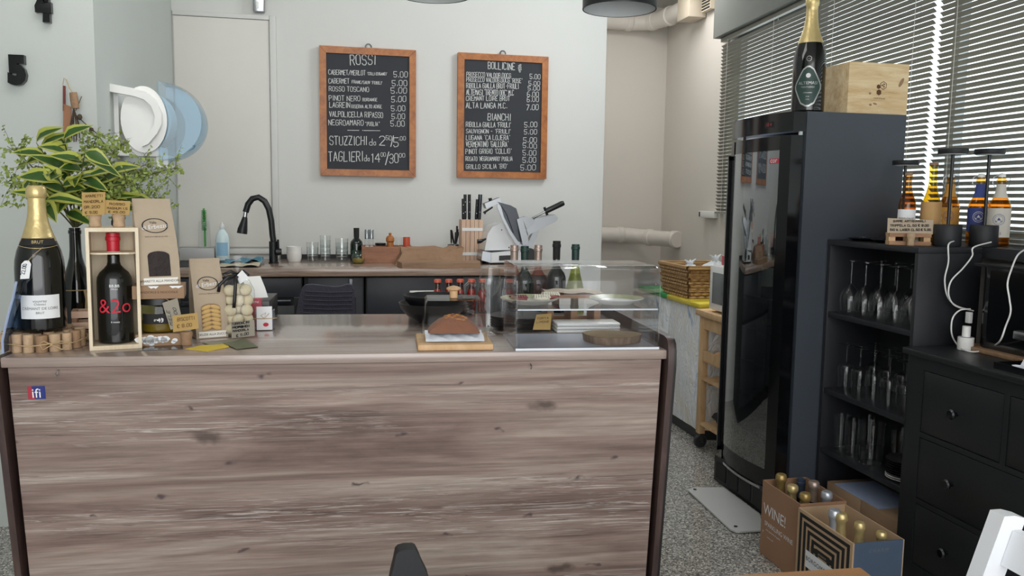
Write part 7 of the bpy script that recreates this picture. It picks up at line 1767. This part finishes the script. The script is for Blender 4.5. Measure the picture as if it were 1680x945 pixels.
# knife block
x0, x1 = gy(757, 420, 5.18).x, gy(792, 420, 5.18).x; kb0, kb1 = 5.18, 5.30
t = thing('knife_block', 'beech knife block with two white bands and dark knives', 'knife block', ((x0+x1)/2, 5.24, BZ_))
nsl = 5
for k in range(nsl):
    a = x0+(x1-x0)*k/nsl; c = x0+(x1-x0)*(k+1)/nsl
    MB().box(a+0.0012, c-0.0012, kb0, kb1, BZ_, BZ_+0.265).build('slab', 'beech', t)
b = MB()
for k in range(1, nsl): b.box(x0+(x1-x0)*k/nsl-0.0012, x0+(x1-x0)*k/nsl+0.0012, kb0+0.004, kb1, BZ_, BZ_+0.262)
b.build('slots', 'ink', t)
for z in (0.195, 0.042): MB().box(x0+0.003, x1-0.003, kb0-0.003, kb0-0.0005, BZ_+z, BZ_+z+0.019).build('band', 'white_plastic', t)
for k, (px, top_, w, m_) in enumerate(((760, 326, 0.010, 'black_satin'), (763, 319, 0.010, 'black_satin'), (770, 319, 0.010, 'black_satin'), (781, 327, 0.009, 'black_satin'), (786, 319, 0.013, 'dark_steel'))):
    a = gy(px, 356, 5.24); c = gy(px+(2 if k > 2 else 0), top_, 5.24)
    t = thing('kitchen_knife', 'kitchen knife handle in the beech block, %s from the left' % O5[k], 'knife', (a.x, 5.24, BZ_+0.2655), 0, 'knives in the beech block')
    MB().tube([(0, 0, 0.0), (0, 0, 0.012), ((c.x-a.x), 0, c.z-BZ_-0.2655)], [w*0.8, w, w*1.05], 10).build('handle', m_, t, world=False)
    b = MB()
    for u in (0.3, 0.7): b.ball(((c.x-a.x)*u, -w, (c.z-BZ_-0.2655)*u), 0.003, n=6)
    b.build('rivets', 'chrome', t, world=False)
# slicer
ys_ = 5.02
t = thing('meat_slicer', 'white and steel electric meat slicer at the right of the back worktop', 'slicer', gy(840, 438, ys_))
def sp_(pts, y, d, name, mat, par=t, label=None): return MB().pxprism(pts, y, d).build(name, mat, par, label=label)
sp_([(806, 415), (876, 408), (876, 430), (806, 431)], ys_-0.03, 0.26, 'base', 'slicer_white'); 
sp_([(792, 412), (806, 414.5), (806, 431.5), (790, 427)], ys_-0.025, 0.25, 'base_end', 'steel')
sp_([(819, 419.5), (842, 418.5), (842, 427), (819, 427.5)], ys_-0.034, 0.0035, 'control_panel', 'black_satin')
sp_([(795, 411), (800, 384), (808, 372), (822, 366), (828, 370), (846, 410)], ys_, 0.20, 'motor_housing', 'slicer_white')
for q in ((823, 377), (835, 406)): 
    p = gy(*q, ys_-0.002); b = MB(); b.ball((p.x, p.y, p.z), 0.004, n=6); b.build('screw', 'ink', t)
b = MB(); p = gy(868, 418, ys_-0.032); b.at((p.x, p.y, p.z), (R(90), 0, 0)); b.cyl(0.042, 0, 0.02, 28); b.build('thickness_dial', 'black_satin', t)
# blade disc: tilted
c = gy(838, 371, ys_-0.02); b = MB()
ax = Vector((-0.62, -0.62, 0.36)).normalized(); u_ = Vector((0.42, 0.1, 0.9)); u_ = (u_-ax*u_.dot(ax)).normalized(); v_ = ax.cross(u_)
E = [(816, 330), (826, 333), (838, 347), (852, 372), (862, 392), (866, 402), (858, 407), (848, 403), (836, 384), (824, 360), (816, 341)]
disc = [gy(q[0], q[1], ys_-0.035) for q in E]
b.prism(disc, (0, 0.012, 0)); bl = b.build('blade', 'steel', t)
E2 = [(822, 338), (832, 346), (844, 366), (856, 391), (858, 399), (850, 396), (838, 378), (827, 356)]
sp_(E2, ys_-0.038, 0.0025, 'blade_cover', 'dark_steel', bl)
sp_([(816, 331), (838, 337), (847, 342), (852, 358), (850, 372), (843, 382), (832, 352), (822, 336)], ys_-0.055, 0.015, 'guard_plate', 'dark_steel')
sp_([(848, 360), (857, 356), (866, 390), (868, 400), (858, 402), (854, 385)], ys_-0.075, 0.03, 'blade_rim_guard', 'steel')
sp_([(862, 372), (880, 358), (912, 352), (915, 358), (914, 362), (867, 386)], ys_-0.05, 0.16, 'carriage', 'alu')
sp_([(857, 357), (862, 355), (870, 356), (878, 362), (864, 376)], ys_-0.06, 0.05, 'carriage_bracket', 'steel')
MB().tube([gy(868, 362, ys_-0.03), gy(880, 355, ys_-0.05), gy(895, 347, ys_-0.06)], 0.0065, 10).build('handle_arm', 'steel', t)
MB().tube([gy(895, 347, ys_-0.06), gy(897, 346, ys_-0.06), gy(922, 334, ys_-0.07), gy(925, 333, ys_-0.07)], [0.014, 0.016, 0.017, 0.014], 14).build('handle_grip', 'black_satin', t)
MB().tube([gy(893, 340, ys_-0.06), gy(898, 353, ys_-0.06)], 0.008, 8).build('handle_collar', 'black_satin', t)
sp_([(876, 378), (886, 375), (872, 408), (862, 408)], ys_+0.02, 0.06, 'carriage_post', 'alu')
sp_([(795, 334), (820, 324), (823, 332), (798, 342)], ys_-0.05, 0.08, 'sharpener', 'alu')
MB().tube([gy(805, 331, ys_-0.03), gy(804, 325, ys_-0.03)], [0.010, 0.012], 10).build('sharpener_knob', 'black_satin', t)
MB().tube([gy(808, 340, ys_-0.05), gy(797, 347, ys_-0.06), gy(794, 350, ys_-0.06)], [0.005, 0.006, 0.011], 10).build('lock_knob', 'black_satin', t)
MB().tube([gy(797, 392, ys_-0.01), gy(788, 396, ys_-0.03), gy(783, 396, ys_-0.03)], [0.005, 0.012, 0.014], 10).build('side_knob', 'black_satin', t)
for q in ((803, 432), (870, 431)):
    p = gy(*q, ys_); b = MB()
    for yy_ in (ys_, ys_+0.18): b.at((p.x, yy_, 0)); b.cyl(0.014, BZ_, BZ_+0.024, 12)
    b.build('foot', 'black_satin', t)

# ================================================================== fabric chair behind the counter
yc = 3.75
t = thing('office_chair', 'dark ribbed fabric chair back between the bar counter and back worktop', 'chair', (0.0, 3.9, 0))
pts = [(482, 545), (486, 512), (490, 490), (495, 474), (501, 468), (512, 467), (530, 469), (548, 471), (560, 470), (570, 466.5), (577, 468), (581, 475), (583, 495), (584, 545)]
b = MB(); b.pxprism(pts, yc, 0.045); ob = b.build('backrest', 'chair_fabric', t); 
b = MB()
for k in range(9):
    ypx = 480+k*7; b.tube([gy(500-k*0.7, ypx-2, yc-0.002), gy(540, ypx, yc-0.002), gy(578, ypx-1, yc-0.002)], 0.0035, 5)
b.build('stitch_ribs', 'chair_fabric', ob)
cx = gy(534, 545, yc).x
MB().box(cx-0.20, cx+0.20, yc-0.02, yc+0.42, 0.42, 0.49, 0.02).build('seat', 'chair_fabric', t)
for x in (cx-0.12, cx+0.12): MB().box(x-0.015, x+0.015, yc+0.046, yc+0.058, 0.40, 0.95).build('back_support', 'black_satin', t)
for x in (cx-0.17, cx+0.17):
    for y in (yc+0.03, yc+0.37): MB().cyl(0.013, 0, 0.42, 12, c=(x, y)).build('leg', 'black_satin', t)
